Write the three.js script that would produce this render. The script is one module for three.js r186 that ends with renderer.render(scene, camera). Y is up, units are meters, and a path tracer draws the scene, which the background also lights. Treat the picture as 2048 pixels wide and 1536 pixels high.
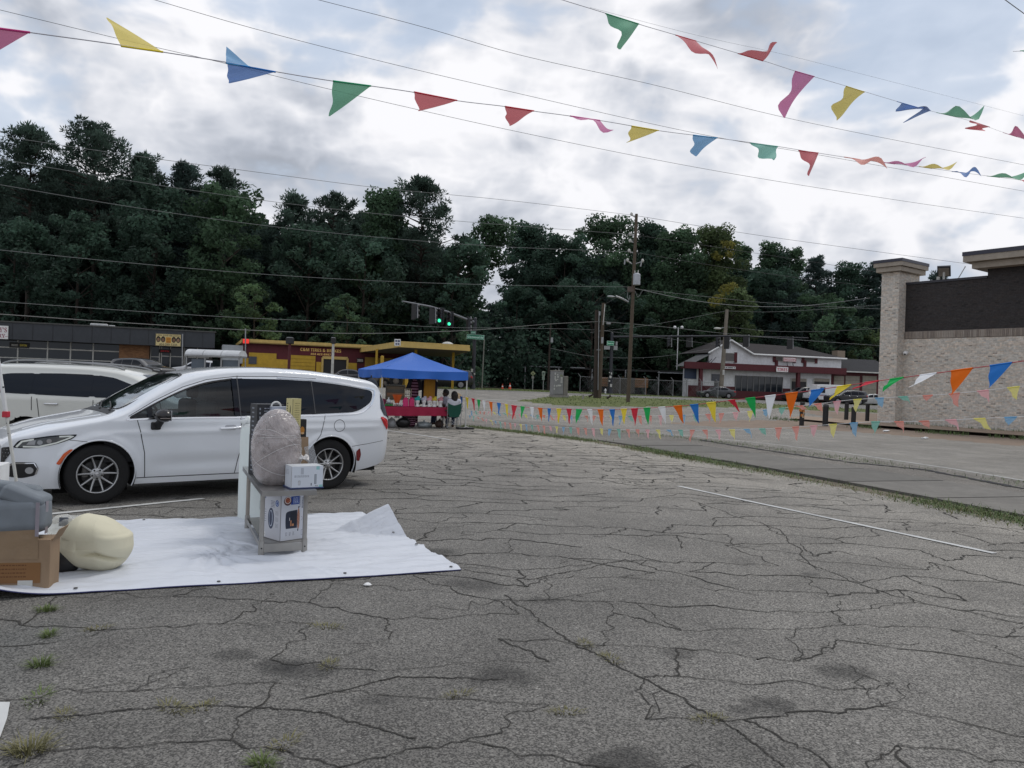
import * as THREE from 'three';
import { mergeGeometries } from 'three/addons/utils/BufferGeometryUtils.js';
import { RoundedBoxGeometry } from 'three/addons/geometries/RoundedBoxGeometry.js';
import { MarchingCubes } from 'three/addons/objects/MarchingCubes.js';

// ------------------------------------------------------------------ camera, sky, sun, exposure
const scene = new THREE.Scene();
const F = 1560, ROLL = THREE.MathUtils.degToRad(1.9), EYE = 1.65;
const camera = new THREE.PerspectiveCamera(2 * Math.atan(768 / F) * 180 / Math.PI, 4 / 3, 0.1, 2500);
camera.position.set(0, EYE, 0);
camera.rotation.set(0, 0, ROLL);

const renderer = new THREE.WebGLRenderer({ antialias: true });
renderer.toneMapping = THREE.LinearToneMapping;
renderer.toneMappingExposure = 1.06;
renderer.shadowMap.enabled = true;

function rng(seed) { let s = seed >>> 0; return () => { s = (s + 0x6d2b79f5) >>> 0; let t = Math.imul(s ^ (s >>> 15), 1 | s); t = (t + Math.imul(t ^ (t >>> 7), 61 | t)) ^ t; return ((t ^ (t >>> 14)) >>> 0) / 4294967296; }; }
const clamp = (x, a = 0, b = 1) => Math.min(b, Math.max(a, x));
const lerp = (a, b, t) => a + (b - a) * t;
const sstep = (a, b, x) => { const t = clamp((x - a) / (b - a)); return t * t * (3 - 2 * t); };
// value noise on a table
const NT = new Float32Array(65536); { const r = rng(77); for (let i = 0; i < 65536; i++) NT[i] = r(); }
function vn3(x, y, z) {
  const xi = Math.floor(x), yi = Math.floor(y), zi = Math.floor(z);
  let fx = x - xi, fy = y - yi, fz = z - zi; fx = fx * fx * (3 - 2 * fx); fy = fy * fy * (3 - 2 * fy); fz = fz * fz * (3 - 2 * fz);
  const h = (a, b, c) => NT[(Math.imul(a, 73856093) ^ Math.imul(b, 19349663) ^ Math.imul(c, 83492791)) >>> 3 & 65535];
  const a = h(xi, yi, zi), b = h(xi + 1, yi, zi), c = h(xi, yi + 1, zi), d = h(xi + 1, yi + 1, zi), e = h(xi, yi, zi + 1), f = h(xi + 1, yi, zi + 1), g = h(xi, yi + 1, zi + 1), i = h(xi + 1, yi + 1, zi + 1);
  const p = a + (b - a) * fx, q = c + (d - c) * fx, r = e + (f - e) * fx, s = g + (i - g) * fx, t = p + (q - p) * fy, u = r + (s - r) * fy;
  return t + (u - t) * fz;
}
function fbm(x, y, z, o = 5, gain = 0.5, lac = 2.03) { let a = 1, s = 0, n = 0; for (let k = 0; k < o; k++) { s += a * vn3(x, y, z); n += a; a *= gain; x = x * lac + 17.3; y = y * lac + 5.1; z = z * lac + 9.7; } return s / n; }

// computed sky: broken grey and white cloud with a few pale blue gaps, the same all round
{
  const W = 4096, HH = 2048, data = new Float32Array(W * HH * 4);
  const col = [0, 0, 0];
  const bil = (x, y, z, o) => { let a = 1, t = 0, n = 0; for (let k = 0; k < o; k++) { t += a * Math.abs(vn3(x, y, z) * 2 - 1); n += a; a *= 0.52; x = x * 2.07 + 13.1; y = y * 2.07 + 4.3; z = z * 2.07 + 7.7; } return 1 - t / n * 1.25; };   // rounded heaps
  function sky(x, y, z) {
    const h = Math.max(y, 0.0);
    const k = 1.25 / (h * 0.75 + 0.72), px = x * k * 2.6, pz = z * k * 2.6, py = h * 4.6;
    const wx = fbm(px * 1.6 + 3, pz * 1.6, py * 1.2 + 7, 4) - 0.5, wz = fbm(px * 1.6 + 11, pz * 1.6 + 5, py * 1.2, 4) - 0.5;
    const big = fbm(px * 0.8 + 1.7 + wx * 0.5, py * 0.8, pz * 0.8 + 4.2 + wz * 0.5, 3, 0.45);
    const heap = bil(px * 1.5 + wx * 0.8, py * 1.9 + 2, pz * 1.5 + wz * 0.8, 6);
    const fine = bil(px * 5 + wx * 2, py * 6, pz * 5 + wz * 2, 5);
    const dens = big * 0.72 + heap * 0.42 + fine * 0.10;
    const cover = sstep(0.55, 0.68, dens + 0.06 * (1 - h));
    // thick parts have grey bases, their heaped rims are bright
    const shade = fbm(px * 1.0 + 21 + wx, py * 1.3 + 1.3, pz * 1.0 + 8 + wz, 4, 0.5);
    const grey = sstep(0.36, 0.66, shade + 0.25 * (dens - 0.72) - 0.30 * (heap - 0.5));
    let L = lerp(0.76, 0.50, grey) + (heap - 0.5) * 0.56 + (fine - 0.55) * 0.30;
    L = clamp(L, 0.39, 0.94);
    const low = Math.exp(-h * 7);
    L = lerp(L, 0.66, low * 0.4);
    const w = clamp((L - 0.5) / 0.4);
    col[0] = L * lerp(0.87, 0.985, w); col[1] = L * lerp(0.935, 0.985, w); col[2] = L * lerp(1.07, 1.02, w);
    const br = lerp(0.56, 0.40, h), bg = lerp(0.64, 0.53, h), bb = lerp(0.74, 0.78, h);
    const veil = 0.72 * cover + 0.28;
    col[0] = lerp(br, col[0], veil); col[1] = lerp(bg, col[1], veil); col[2] = lerp(bb, col[2], veil);
  }
  const mean = [0, 0, 0];
  for (let j = 0; j < HH; j++) {
    const el = ((j + 0.5) / HH - 0.5) * Math.PI, up = el > 0, se = Math.sin(el), ce = Math.cos(el);
    const inView = el < 0.62 || j % 2 === 0;
    for (let i = 0; i < W; i++) {
      const o = (j * W + i) * 4;
      if (!up) { data[o] = 0.20; data[o + 1] = 0.195; data[o + 2] = 0.185; data[o + 3] = 1; continue; }
      const az = ((i + 0.5) / W - 0.5) * 2 * Math.PI;                      // u = atan2(z, x) / 2pi + 0.5
      const fwd = az > -2.5 && az < -0.6;
      if (!(fwd && el < 0.7) && ((i & 3) || (j & 3))) { const jj = j & ~3, q = jj / HH > 0.5 ? (jj * W + (i & ~3)) * 4 : (((j + 3) & ~3) * W + (i & ~3)) * 4; if (data[q + 3]) { data[o] = data[q]; data[o + 1] = data[q + 1]; data[o + 2] = data[q + 2]; data[o + 3] = 1; continue; } }
      sky(ce * Math.cos(az), se, ce * Math.sin(az));
      data[o] = col[0]; data[o + 1] = col[1]; data[o + 2] = col[2]; data[o + 3] = 1;
    }
  }
  const t = new THREE.DataTexture(data, W, HH, THREE.RGBAFormat, THREE.FloatType);
  t.mapping = THREE.EquirectangularReflectionMapping; t.magFilter = t.minFilter = THREE.LinearFilter; t.needsUpdate = true;
  scene.background = t; scene.environment = t;
}
const sun = new THREE.DirectionalLight(new THREE.Color(1, 0.95, 0.88), 1.1);
sun.position.set(38, 85, -52); sun.target.position.set(0, 0, -20); sun.castShadow = true; sun.shadow.radius = 30;
Object.assign(sun.shadow.camera, { left: -90, right: 90, top: 90, bottom: -90, near: 1, far: 400 }); sun.shadow.mapSize.set(4096, 4096);
scene.add(sun, sun.target);

// ------------------------------------------------------------------ small helpers
const V = (x, y, z) => new THREE.Vector3(x, y, z);
const cR = Math.cos(ROLL), sR = Math.sin(ROLL);
function dir(px, py) { const a = (px - 1024) / F, b = -(py - 768) / F; return [a * cR - b * sR, a * sR + b * cR]; }
function at(px, py, d) { const [x, y] = dir(px, py); return V(x * d, EYE + y * d, -d); }             // a point so many metres ahead
// height of the ground: the lot is level, the crossroads beyond lie a little higher
function H(x, z) { const d = -z, s = sstep(36, 62, d); return s * clamp(1.06 - 0.0135 * x, 0.35, 1.05) + sstep(120, 260, d) * 2.5; }
function hit(px, py) { const [x, y] = dir(px, py); let d = 2; for (let k = 0; k < 4000; k++) { const p = EYE + y * d - H(x * d, -d); if (p <= 0 || d > 400) break; d += clamp(p / Math.max(1e-4, -y) * 0.5, 0.003, 2); } return V(x * d, H(x * d, -d), -d); }
const onGround = (px, d) => { const [x] = dir(px, 768 + (px - 1024) * 0.0332); return V(x * d, H(x * d, -d), -d); };
const rgb = (r, g, b) => new THREE.Color().setRGB(r, g, b);
const taken = new Map();
function numbered(n) { const k = taken.get(n) ?? 0; taken.set(n, k + 1); return k ? n + '_' + String(k).padStart(3, '0') : n; }
function tag(o, label, category, group) { o.userData.label = label; o.userData.category = category; if (group) o.userData.group = group; return o; }
function thing(name, label, category, pos = [0, 0, 0], turn = 0, group) {
  const o = new THREE.Group(); o.name = numbered(name); scene.add(o);
  if (pos.isVector3) o.position.copy(pos); else o.position.set(...pos);
  o.rotation.y = turn; return tag(o, label, category, group);
}
function prep(g) {
  if (g.index) g = g.toNonIndexed();
  if (!g.attributes.normal) g.computeVertexNormals();
  if (!g.attributes.uv) metreUV(g);
  for (const k of Object.keys(g.attributes)) if (!['position', 'normal', 'uv', 'color'].includes(k)) g.deleteAttribute(k);
  return g;
}
function metreUV(g, off = 0) {
  const p = g.attributes.position, n = g.attributes.normal, uv = new Float32Array(p.count * 2);
  for (let i = 0; i < p.count; i++) {
    const ax = Math.abs(n.getX(i)), ay = Math.abs(n.getY(i)), az = Math.abs(n.getZ(i));
    if (ay >= ax && ay >= az) { uv[2 * i] = p.getX(i); uv[2 * i + 1] = p.getZ(i); } else if (ax >= az) { uv[2 * i] = p.getZ(i) + off; uv[2 * i + 1] = p.getY(i); } else { uv[2 * i] = p.getX(i) + off; uv[2 * i + 1] = p.getY(i); }
  }
  g.setAttribute('uv', new THREE.BufferAttribute(uv, 2)); return g;
}
function mesh(name, geos, mat, parent = scene, keepUV = false) {
  const list = (Array.isArray(geos) ? geos : [geos]).map(prep);
  if (!keepUV) list.forEach((g) => metreUV(g));
  const g = list.length > 1 ? mergeGeometries(list) : list[0];
  const m = new THREE.Mesh(g, mat); m.castShadow = m.receiveShadow = true;
  m.name = parent === scene ? numbered(name) : name; parent.add(m); return m;
}
const each = (name, geos, mat, parent) => geos.forEach((g) => mesh(name, g, mat, parent));
function struct(name, geos, mat, keepUV) { const m = mesh(name, geos, mat, scene, keepUV); m.userData.kind = 'structure'; return m; }
const box = (w, h, d, x = 0, y = 0, z = 0, ry = 0, rx = 0, rz = 0) => { const g = new THREE.BoxGeometry(w, h, d); if (rx) g.rotateX(rx); if (rz) g.rotateZ(rz); if (ry) g.rotateY(ry); return g.translate(x, y, z); };
const rbox = (w, h, d, r, x = 0, y = 0, z = 0, ry = 0) => { const g = new RoundedBoxGeometry(w, h, d, 2, Math.min(r, w / 2.01, h / 2.01, d / 2.01)); if (ry) g.rotateY(ry); return g.translate(x, y, z); };
function cyl(a, b, r0, r1 = r0, n = 10) {
  a = a.isVector3 ? a : V(...a); b = b.isVector3 ? b : V(...b); const d = b.clone().sub(a), l = d.length();
  const g = new THREE.CylinderGeometry(r1, r0, l, n); g.translate(0, l / 2, 0);
  g.applyQuaternion(new THREE.Quaternion().setFromUnitVectors(V(0, 1, 0), d.normalize())); return g.translate(a.x, a.y, a.z);
}
function tube(pts, r, seg = 0, n = 6) { const c = new THREE.CatmullRomCurve3(pts.map((p) => p.isVector3 ? p : V(...p)), false, 'centripetal'); return new THREE.TubeGeometry(c, seg || pts.length * 6, r, n, false); }
const sph = (r, x, y, z, sx = 1, sy = 1, sz = 1, n = 14) => new THREE.SphereGeometry(r, n, Math.max(6, n * 0.7 | 0)).scale(sx, sy, sz).translate(x, y, z);
const lathe = (pts, n = 24, x = 0, y = 0, z = 0) => new THREE.LatheGeometry(pts.map((p) => new THREE.Vector2(...p)), n).translate(x, y, z);
const quad = (w, h, x = 0, y = 0, z = 0) => new THREE.PlaneGeometry(w, h).translate(x, y, z);
function prism(pts, depth, bevel = 0) { const s = new THREE.Shape(pts.map((p) => new THREE.Vector2(...p))); return new THREE.ExtrudeGeometry(s, { depth, bevelEnabled: bevel > 0, bevelSize: bevel, bevelThickness: bevel, bevelSegments: 1, curveSegments: 8 }); }
function geoFrom(pos, idx) { const g = new THREE.BufferGeometry(); g.setAttribute('position', new THREE.BufferAttribute(new Float32Array(pos), 3)); if (idx) g.setIndex(idx); g.computeVertexNormals(); return g; }

// ------------------------------------------------------------------ textures and materials
function noiseTexture(n, fn, rep = 1, srgb = false) {                            // fn(u, v) -> [r, g, b] 0..1 or a number; tiles by wrapping
  const d = new Uint8Array(n * n * 4);
  for (let j = 0; j < n; j++) for (let i = 0; i < n; i++) { const c = fn(i / n, j / n), o = (j * n + i) * 4; if (c.length) { d[o] = clamp(c[0]) * 255; d[o + 1] = clamp(c[1]) * 255; d[o + 2] = clamp(c[2]) * 255; } else d[o] = d[o + 1] = d[o + 2] = clamp(c) * 255; d[o + 3] = 255; }
  const t = new THREE.DataTexture(d, n, n); t.wrapS = t.wrapT = THREE.RepeatWrapping; t.magFilter = THREE.LinearFilter; t.minFilter = THREE.LinearMipmapLinearFilter; t.repeat.set(rep, rep); if (srgb) t.colorSpace = THREE.SRGBColorSpace; t.needsUpdate = true; return t;
}
function tileN(u, v, f, seed) {                                                   // value noise that tiles at f cells
  const x = u * f, y = v * f, xi = Math.floor(x), yi = Math.floor(y); let a = x - xi, b = y - yi; a = a * a * (3 - 2 * a); b = b * b * (3 - 2 * b);
  const h = (i, j) => NT[(Math.imul(((i % f) + f) % f, 7349) + Math.imul(((j % f) + f) % f, 9151) + seed * 7919) & 65535];
  return lerp(lerp(h(xi, yi), h(xi + 1, yi), a), lerp(h(xi, yi + 1), h(xi + 1, yi + 1), a), b);
}
const tfbm = (u, v, f, o, seed) => { let s = 0, a = 1, n = 0; for (let k = 0; k < o; k++) { s += a * tileN(u, v, f, seed + k * 13); n += a; a *= 0.55; f *= 2; } return s / n; };
const grimeT = noiseTexture(512, (u, v) => { const a = tfbm(u, v, 4, 7, 3), b = tfbm(u, v, 16, 5, 31); return 0.80 + 0.34 * (a - 0.5) + 0.22 * (b - 0.5); }, 0.5);
const bumpT = noiseTexture(512, (u, v) => tfbm(u, v, 16, 6, 9), 1);
const grainT = noiseTexture(512, (u, v) => { const a = tileN(u, v, 4, 5) * 3, l = tileN(u, (v * 0.06) % 1, 128, 8), m = tfbm(u, v, 8, 4, 17); return 0.55 + 0.35 * l + 0.25 * (m - 0.5) + 0.02 * a; }, 1);
const clothB = noiseTexture(256, (u, v) => 0.5 + 0.25 * Math.sin(u * Math.PI * 128) + 0.25 * Math.sin(v * Math.PI * 128), 4);
function std(r, g, b, rough = 0.7, o = {}) { return new THREE.MeshStandardMaterial({ color: rgb(r, g, b), roughness: rough, ...o }); }
function worn(r, g, b, rough = 0.8, bump = 0.004, o = {}) { return std(r, g, b, rough, { map: grimeT, bumpMap: bumpT, bumpScale: bump, ...o }); }
function canvasMat(w, h, draw, rough = 0.6, o = {}) {
  const c = document.createElement('canvas'); c.width = w; c.height = h; const x = c.getContext('2d'); draw(x, w, h);
  const t = new THREE.CanvasTexture(c); t.colorSpace = THREE.SRGBColorSpace; t.minFilter = THREE.LinearMipmapLinearFilter;
  return new THREE.MeshStandardMaterial({ map: t, roughness: rough, ...o });
}
const M = {
  white: worn(0.80, 0.81, 0.81, 0.55, 0.001), offwhite: worn(0.62, 0.62, 0.58, 0.6, 0.002), black: std(0.012, 0.012, 0.014, 0.55), rubber: worn(0.0095, 0.0095, 0.010, 0.9, 0.002),
  darkMetal: std(0.02, 0.022, 0.03, 0.5), galv: worn(0.36, 0.37, 0.38, 0.45, 0.001, { metalness: 0.6 }), steel: worn(0.5, 0.5, 0.5, 0.33, 0.0005, { metalness: 0.95 }), chrome: std(0.75, 0.76, 0.78, 0.12, { metalness: 1 }),
  pole: std(0.115, 0.088, 0.062, 0.9, { map: grainT, bumpMap: grainT, bumpScale: 0.01 }), poleDark: std(0.055, 0.04, 0.03, 0.9, { map: grainT, bumpMap: grainT, bumpScale: 0.01 }),
  concrete: worn(0.30, 0.285, 0.26, 0.9, 0.004), wire: std(0.035, 0.036, 0.04, 0.6), wireGrey: std(0.16, 0.17, 0.17, 0.6), glassDark: std(0.012, 0.014, 0.018, 0.06), maroon: worn(0.10, 0.012, 0.018, 0.7, 0.002),
  bark: std(0.045, 0.035, 0.027, 0.95, { map: grainT }), card: worn(0.31, 0.215, 0.135, 0.85, 0.001),
};
// ------------------------------------------------------------------ the ground
const KERB = [[10.4, -1], [9.2, 3], [8.3, 6], [7.0, 10.6], [5.1, 16.5], [2.1, 24], [-1.6, 28.9], [-7, 33], [-17, 38.5], [-45, 50], [-160, 90]];  // x, distance ahead: edge of the lot
function kerbSide(x, d) {                                                          // signed distance to the edge of the lot, positive on the street side, and the place along it
  let best = 1e9, side = 1, along = 0, run = 0;
  for (let i = 0; i + 1 < KERB.length; i++) {
    const [ax, ad] = KERB[i], [bx, bd] = KERB[i + 1], ex = bx - ax, ed = bd - ad, l2 = ex * ex + ed * ed, l = Math.sqrt(l2);
    const t = clamp(((x - ax) * ex + (d - ad) * ed) / l2), qx = ax + ex * t - x, qd = ad + ed * t - d, q = Math.hypot(qx, qd);
    if (q < best) { best = q; side = (ex * (d - ad) - ed * (x - ax)) < 0 ? 1 : -1; along = run + t * l; }
    run += l;
  }
  return [best * side, along];
}
function offsetKerb(off, from, to, step = 0.5) {                                    // points beside the edge of the lot
  const out = []; let run = 0;
  const P = new THREE.CatmullRomCurve3(KERB.map(([x, d]) => V(x, 0, -d)), false, 'centripetal'), n = Math.ceil(P.getLength() / step);
  const pts = P.getSpacedPoints(n);
  for (let i = 0; i < pts.length - 1; i++) { const a = pts[i], b = pts[i + 1], t = b.clone().sub(a).normalize(); run += a.distanceTo(b); if (run >= from && run <= to) out.push([a.x - t.z * off, a.z + t.x * off, run]); }
  return out;
}
const inPoly = (P, x, y) => { let c = false; for (let i = 0, j = P.length - 1; i < P.length; j = i++) { const [xi, yi] = P[i], [xj, yj] = P[j]; if ((yi > y) !== (yj > y) && x < (xj - xi) * (y - yi) / (yj - yi) + xi) c = !c; } return c; };
const groundPoly = (pts) => pts.map(([px, py]) => { const p = hit(px, py); return [p.x, p.z]; });
const ISLAND = groundPoly([[1036, 802], [1085, 796], [1150, 791.5], [1230, 793.5], [1330, 798], [1450, 803], [1560, 809], [1700, 817], [1770, 820], [1760, 826], [1600, 820], [1450, 816], [1330, 815], [1200, 814], [1110, 810]]);
const DIRT = groundPoly([[1330, 846], [1420, 842], [1520, 840], [1600, 842], [1770, 846], [1900, 862], [2048, 880], [2048, 893], [1900, 880], [1770, 868], [1600, 857], [1450, 855]]);
// classes: 0 lot, 1 verge dirt, 2 broken asphalt, 3 road, 4 grass, 5 red dirt, 6 woodland floor
function groundClass(x, z) {
  const d = -z, n = (vn3(x * 1.3, d * 1.3, 4) - 0.5) * 0.5;
  const [k] = kerbSide(x, d);
  if (k < 0) return x < -40 && d > 60 ? 3 : 0;
  if (d < 34 && x > -4) {
    if (k < 0.5 + n * 1.2) return 1;
    if (k < 5.25 + n * 0.5) return 2;
  }
  if (inPoly(ISLAND, x, z)) return 4;
  if (inPoly(DIRT, x, z)) return 5;
  if (x > 19 && d < 52 && k > 13.3) return 5;
  const far = x < -14 ? 82 : x < 10 ? 66 + 0.5 * Math.max(0, x + 6) : 74 + (x - 10) * 1.2 - Math.max(0, x - 34) * 1.1;                 // far edge of the crossroads
  const deep = x < 10 && x > -8 ? 22 : 11;
  if (d > far + deep + n * 4) return 6;
  if (d > far + n) return x > -8 ? 4 : 3;
  return 3;
}
{
  const angs = [], rad = [];
  for (let a = -46; a <= 46.001; a += 0.36) angs.push(a); for (let a = 50; a < 314; a += 4) angs.push(a); angs.push(314);
  for (let r = 0.6; r < 900; r *= r < 30 ? 1.0135 : r < 140 ? 1.018 : 1.12) rad.push(r);
  const NA = angs.length, NR = rad.length, pos = new Float32Array(NA * NR * 3), colr = new Float32Array(NA * NR * 3), uv = new Float32Array(NA * NR * 2);
  const stains = []; { const r = rng(5); for (const [px, py, s] of [[1690, 1345, 0.34], [1530, 1408, 0.32], [1350, 1305, 0.3], [1000, 1350, 0.45], [250, 1200, 0.2], [620, 1340, 0.4], [560, 1330, 0.3], [460, 1310, 0.3], [1250, 1525, 0.4], [1090, 1200, 0.35], [880, 1105, 0.5], [1620, 1150, 0.2], [1480, 1420, 0.2], [740, 1400, .25], [950, 1170, .5]]) { const p = hit(px, py); stains.push([p.x, p.z, s, 0.45 + 0.3 * r()]); } }
  for (let j = 0; j < NR; j++) for (let i = 0; i < NA; i++) {
    const a = angs[i] * Math.PI / 180, x = Math.sin(a) * rad[j], z = -Math.cos(a) * rad[j], o = j * NA + i;
    pos[o * 3] = x; pos[o * 3 + 1] = H(x, z); pos[o * 3 + 2] = z; uv[o * 2] = x; uv[o * 2 + 1] = z;
    // wear: old oil, damp patches, dusty kerb; paler with distance: dusty, plus grazing sheen painted in
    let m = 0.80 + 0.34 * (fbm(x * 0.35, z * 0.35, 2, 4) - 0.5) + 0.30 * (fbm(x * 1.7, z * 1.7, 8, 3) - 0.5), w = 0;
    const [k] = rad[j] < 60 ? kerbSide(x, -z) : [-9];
    const dustSheen = sstep(-9, 0.2, k) * (0.45 + 0.5 * fbm(x * 0.9, z * 0.9, 3, 4)) + 0.55 * sstep(6, 22, rad[j]);
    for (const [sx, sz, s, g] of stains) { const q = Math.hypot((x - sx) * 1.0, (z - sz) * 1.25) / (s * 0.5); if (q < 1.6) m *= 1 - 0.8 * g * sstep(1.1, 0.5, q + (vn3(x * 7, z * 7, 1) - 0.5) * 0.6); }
    m *= 1.03 + 0.80 * dustSheen; w = 0.05 * dustSheen;
    const left = sstep(-2.2, -3.6, x + (vn3(z * 2, 1, 1) - 0.5) * 0.5) * sstep(6.2, 5.4, rad[j]);      // darker, bluish strip at the left
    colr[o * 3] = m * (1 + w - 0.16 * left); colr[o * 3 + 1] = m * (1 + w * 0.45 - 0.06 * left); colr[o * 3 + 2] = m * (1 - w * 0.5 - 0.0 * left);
  }
  const lists = [[], [], [], [], [], [], []];
  for (let j = 0; j + 1 < NR; j++) for (let i = 0; i + 1 < NA; i++) {
    const a = j * NA + i, b = a + 1, c = a + NA, d = c + 1;
    const x = (pos[a * 3] + pos[d * 3]) / 2, z = (pos[a * 3 + 2] + pos[d * 3 + 2]) / 2;
    lists[groundClass(x, z)].push(a, b, d, a, d, c);
  }
  const nrm = geoFrom(pos, lists.flat()).attributes.normal.array;
  // asphalt: stones of a few millimetres in a dark binder
  const N = 2048, ra = rng(9), hgt = new Float32Array(N * N), tone = new Float32Array(N * N);
  for (let k = 0; k < 190000; k++) {
    const x = ra() * N, y = ra() * N, r = 1.6 + ra() * ra() * 4.2, t = 0.35 + 0.65 * ra(), w = 1 + (ra() < 0.04 ? 0.9 : 0), sx = 0.7 + 0.6 * ra();
    for (let dy = -6; dy <= 6; dy++) for (let dx = -6; dx <= 6; dx++) { const q = (dx * dx * sx + dy * dy / sx) / (r * r); if (q < 1) { const o = (((y + dy) | 0) & (N - 1)) * N + (((x + dx) | 0) & (N - 1)), h = Math.sqrt(1 - q) * r / 6; if (h > hgt[o]) { hgt[o] = h; tone[o] = t * w; } } }
  }
  const aMap = noiseTexture(N, (u, v) => { const o = ((v * N) | 0) * N + ((u * N) | 0), h = hgt[o], m = 0.9 + 0.4 * (tfbm(u, v, 6, 4, 2) - 0.5), b = h > 0.08 ? 0.31 + 0.47 * tone[o] * clamp(h * 2.4, 0.45, 1) : 0.21; return [b * m * 1.0, b * m * 0.985, b * m * 0.955]; }, 1 / 3.1);
  const aBump = noiseTexture(N, (u, v) => hgt[((v * N) | 0) * N + ((u * N) | 0)], 1 / 3.1);
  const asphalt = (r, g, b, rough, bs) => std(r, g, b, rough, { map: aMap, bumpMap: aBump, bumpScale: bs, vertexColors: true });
  const grassMap = noiseTexture(512, (u, v) => { const a = tfbm(u, v, 8, 6, 40), b = tfbm(u, v, 64, 3, 44); return [0.35 + 0.6 * a + 0.3 * (b - 0.5), 0.42 + 0.6 * a + 0.4 * (b - 0.5), 0.25 + 0.4 * a + 0.2 * (b - 0.5)]; }, 0.35);
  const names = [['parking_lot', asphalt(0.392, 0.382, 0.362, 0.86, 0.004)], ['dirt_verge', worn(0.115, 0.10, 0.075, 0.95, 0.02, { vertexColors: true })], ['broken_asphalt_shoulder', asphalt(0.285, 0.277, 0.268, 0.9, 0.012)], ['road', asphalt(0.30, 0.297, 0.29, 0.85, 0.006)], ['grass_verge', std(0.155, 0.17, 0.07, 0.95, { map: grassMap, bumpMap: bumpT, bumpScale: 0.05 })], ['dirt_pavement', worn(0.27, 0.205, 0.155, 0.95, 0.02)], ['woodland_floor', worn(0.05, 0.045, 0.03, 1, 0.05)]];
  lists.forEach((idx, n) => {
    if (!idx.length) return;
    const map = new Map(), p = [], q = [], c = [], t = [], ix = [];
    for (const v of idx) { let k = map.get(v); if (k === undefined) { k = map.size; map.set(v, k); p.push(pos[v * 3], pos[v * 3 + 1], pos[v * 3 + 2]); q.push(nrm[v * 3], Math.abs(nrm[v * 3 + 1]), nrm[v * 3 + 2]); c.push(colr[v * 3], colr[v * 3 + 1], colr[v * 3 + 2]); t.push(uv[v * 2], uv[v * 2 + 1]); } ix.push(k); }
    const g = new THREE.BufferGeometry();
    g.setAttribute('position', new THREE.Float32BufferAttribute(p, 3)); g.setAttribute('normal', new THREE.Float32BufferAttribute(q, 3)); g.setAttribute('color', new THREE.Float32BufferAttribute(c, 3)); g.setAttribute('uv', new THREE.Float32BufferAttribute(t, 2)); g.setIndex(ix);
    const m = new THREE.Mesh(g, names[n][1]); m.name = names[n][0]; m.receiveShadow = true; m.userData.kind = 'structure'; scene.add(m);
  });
}
// strips laid on the ground: [x, z] centre line, width, height above it
function stripGeo(pts, w, lift, jag = 0, seed = 1) {
  const r = rng(seed), pos = [], idx = [];
  for (let i = 0; i < pts.length; i++) {
    const a = pts[Math.max(0, i - 1)], b = pts[Math.min(pts.length - 1, i + 1)], l = Math.hypot(b[0] - a[0], b[1] - a[1]) || 1, nx = -(b[1] - a[1]) / l, nz = (b[0] - a[0]) / l;
    const wa = (Array.isArray(w) ? w[i] : w) / 2 * (1 + jag * (r() - 0.5)), wb = (Array.isArray(w) ? w[i] : w) / 2 * (1 + jag * (r() - 0.5));
    for (const s of [wa, -wb]) { const x = pts[i][0] + nx * s, z = pts[i][1] + nz * s; pos.push(x, H(x, z) + lift, z); }
    if (i) { const k = i * 2; idx.push(k - 2, k - 1, k, k - 1, k + 1, k); }
  }
  let g = geoFrom(pos, idx), up = 0; const n = g.attributes.normal; for (let i = 0; i < n.count; i++) up += n.getY(i); if (up < 0) { idx.reverse(); g = geoFrom(pos, idx); } return g;
}
const dense = (pts, step) => { const out = []; for (let i = 0; i + 1 < pts.length; i++) { const [ax, az] = pts[i], [bx, bz] = pts[i + 1], n = Math.max(1, Math.ceil(Math.hypot(bx - ax, bz - az) / step)); for (let k = 0; k < n; k++) out.push([lerp(ax, bx, k / n), lerp(az, bz, k / n)]); } out.push(pts[pts.length - 1]); return out; };
const lineAlong = (...px) => dense(px.map(([a, b]) => { const p = hit(a, b); return [p.x, p.z]; }), 0.12);
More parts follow.
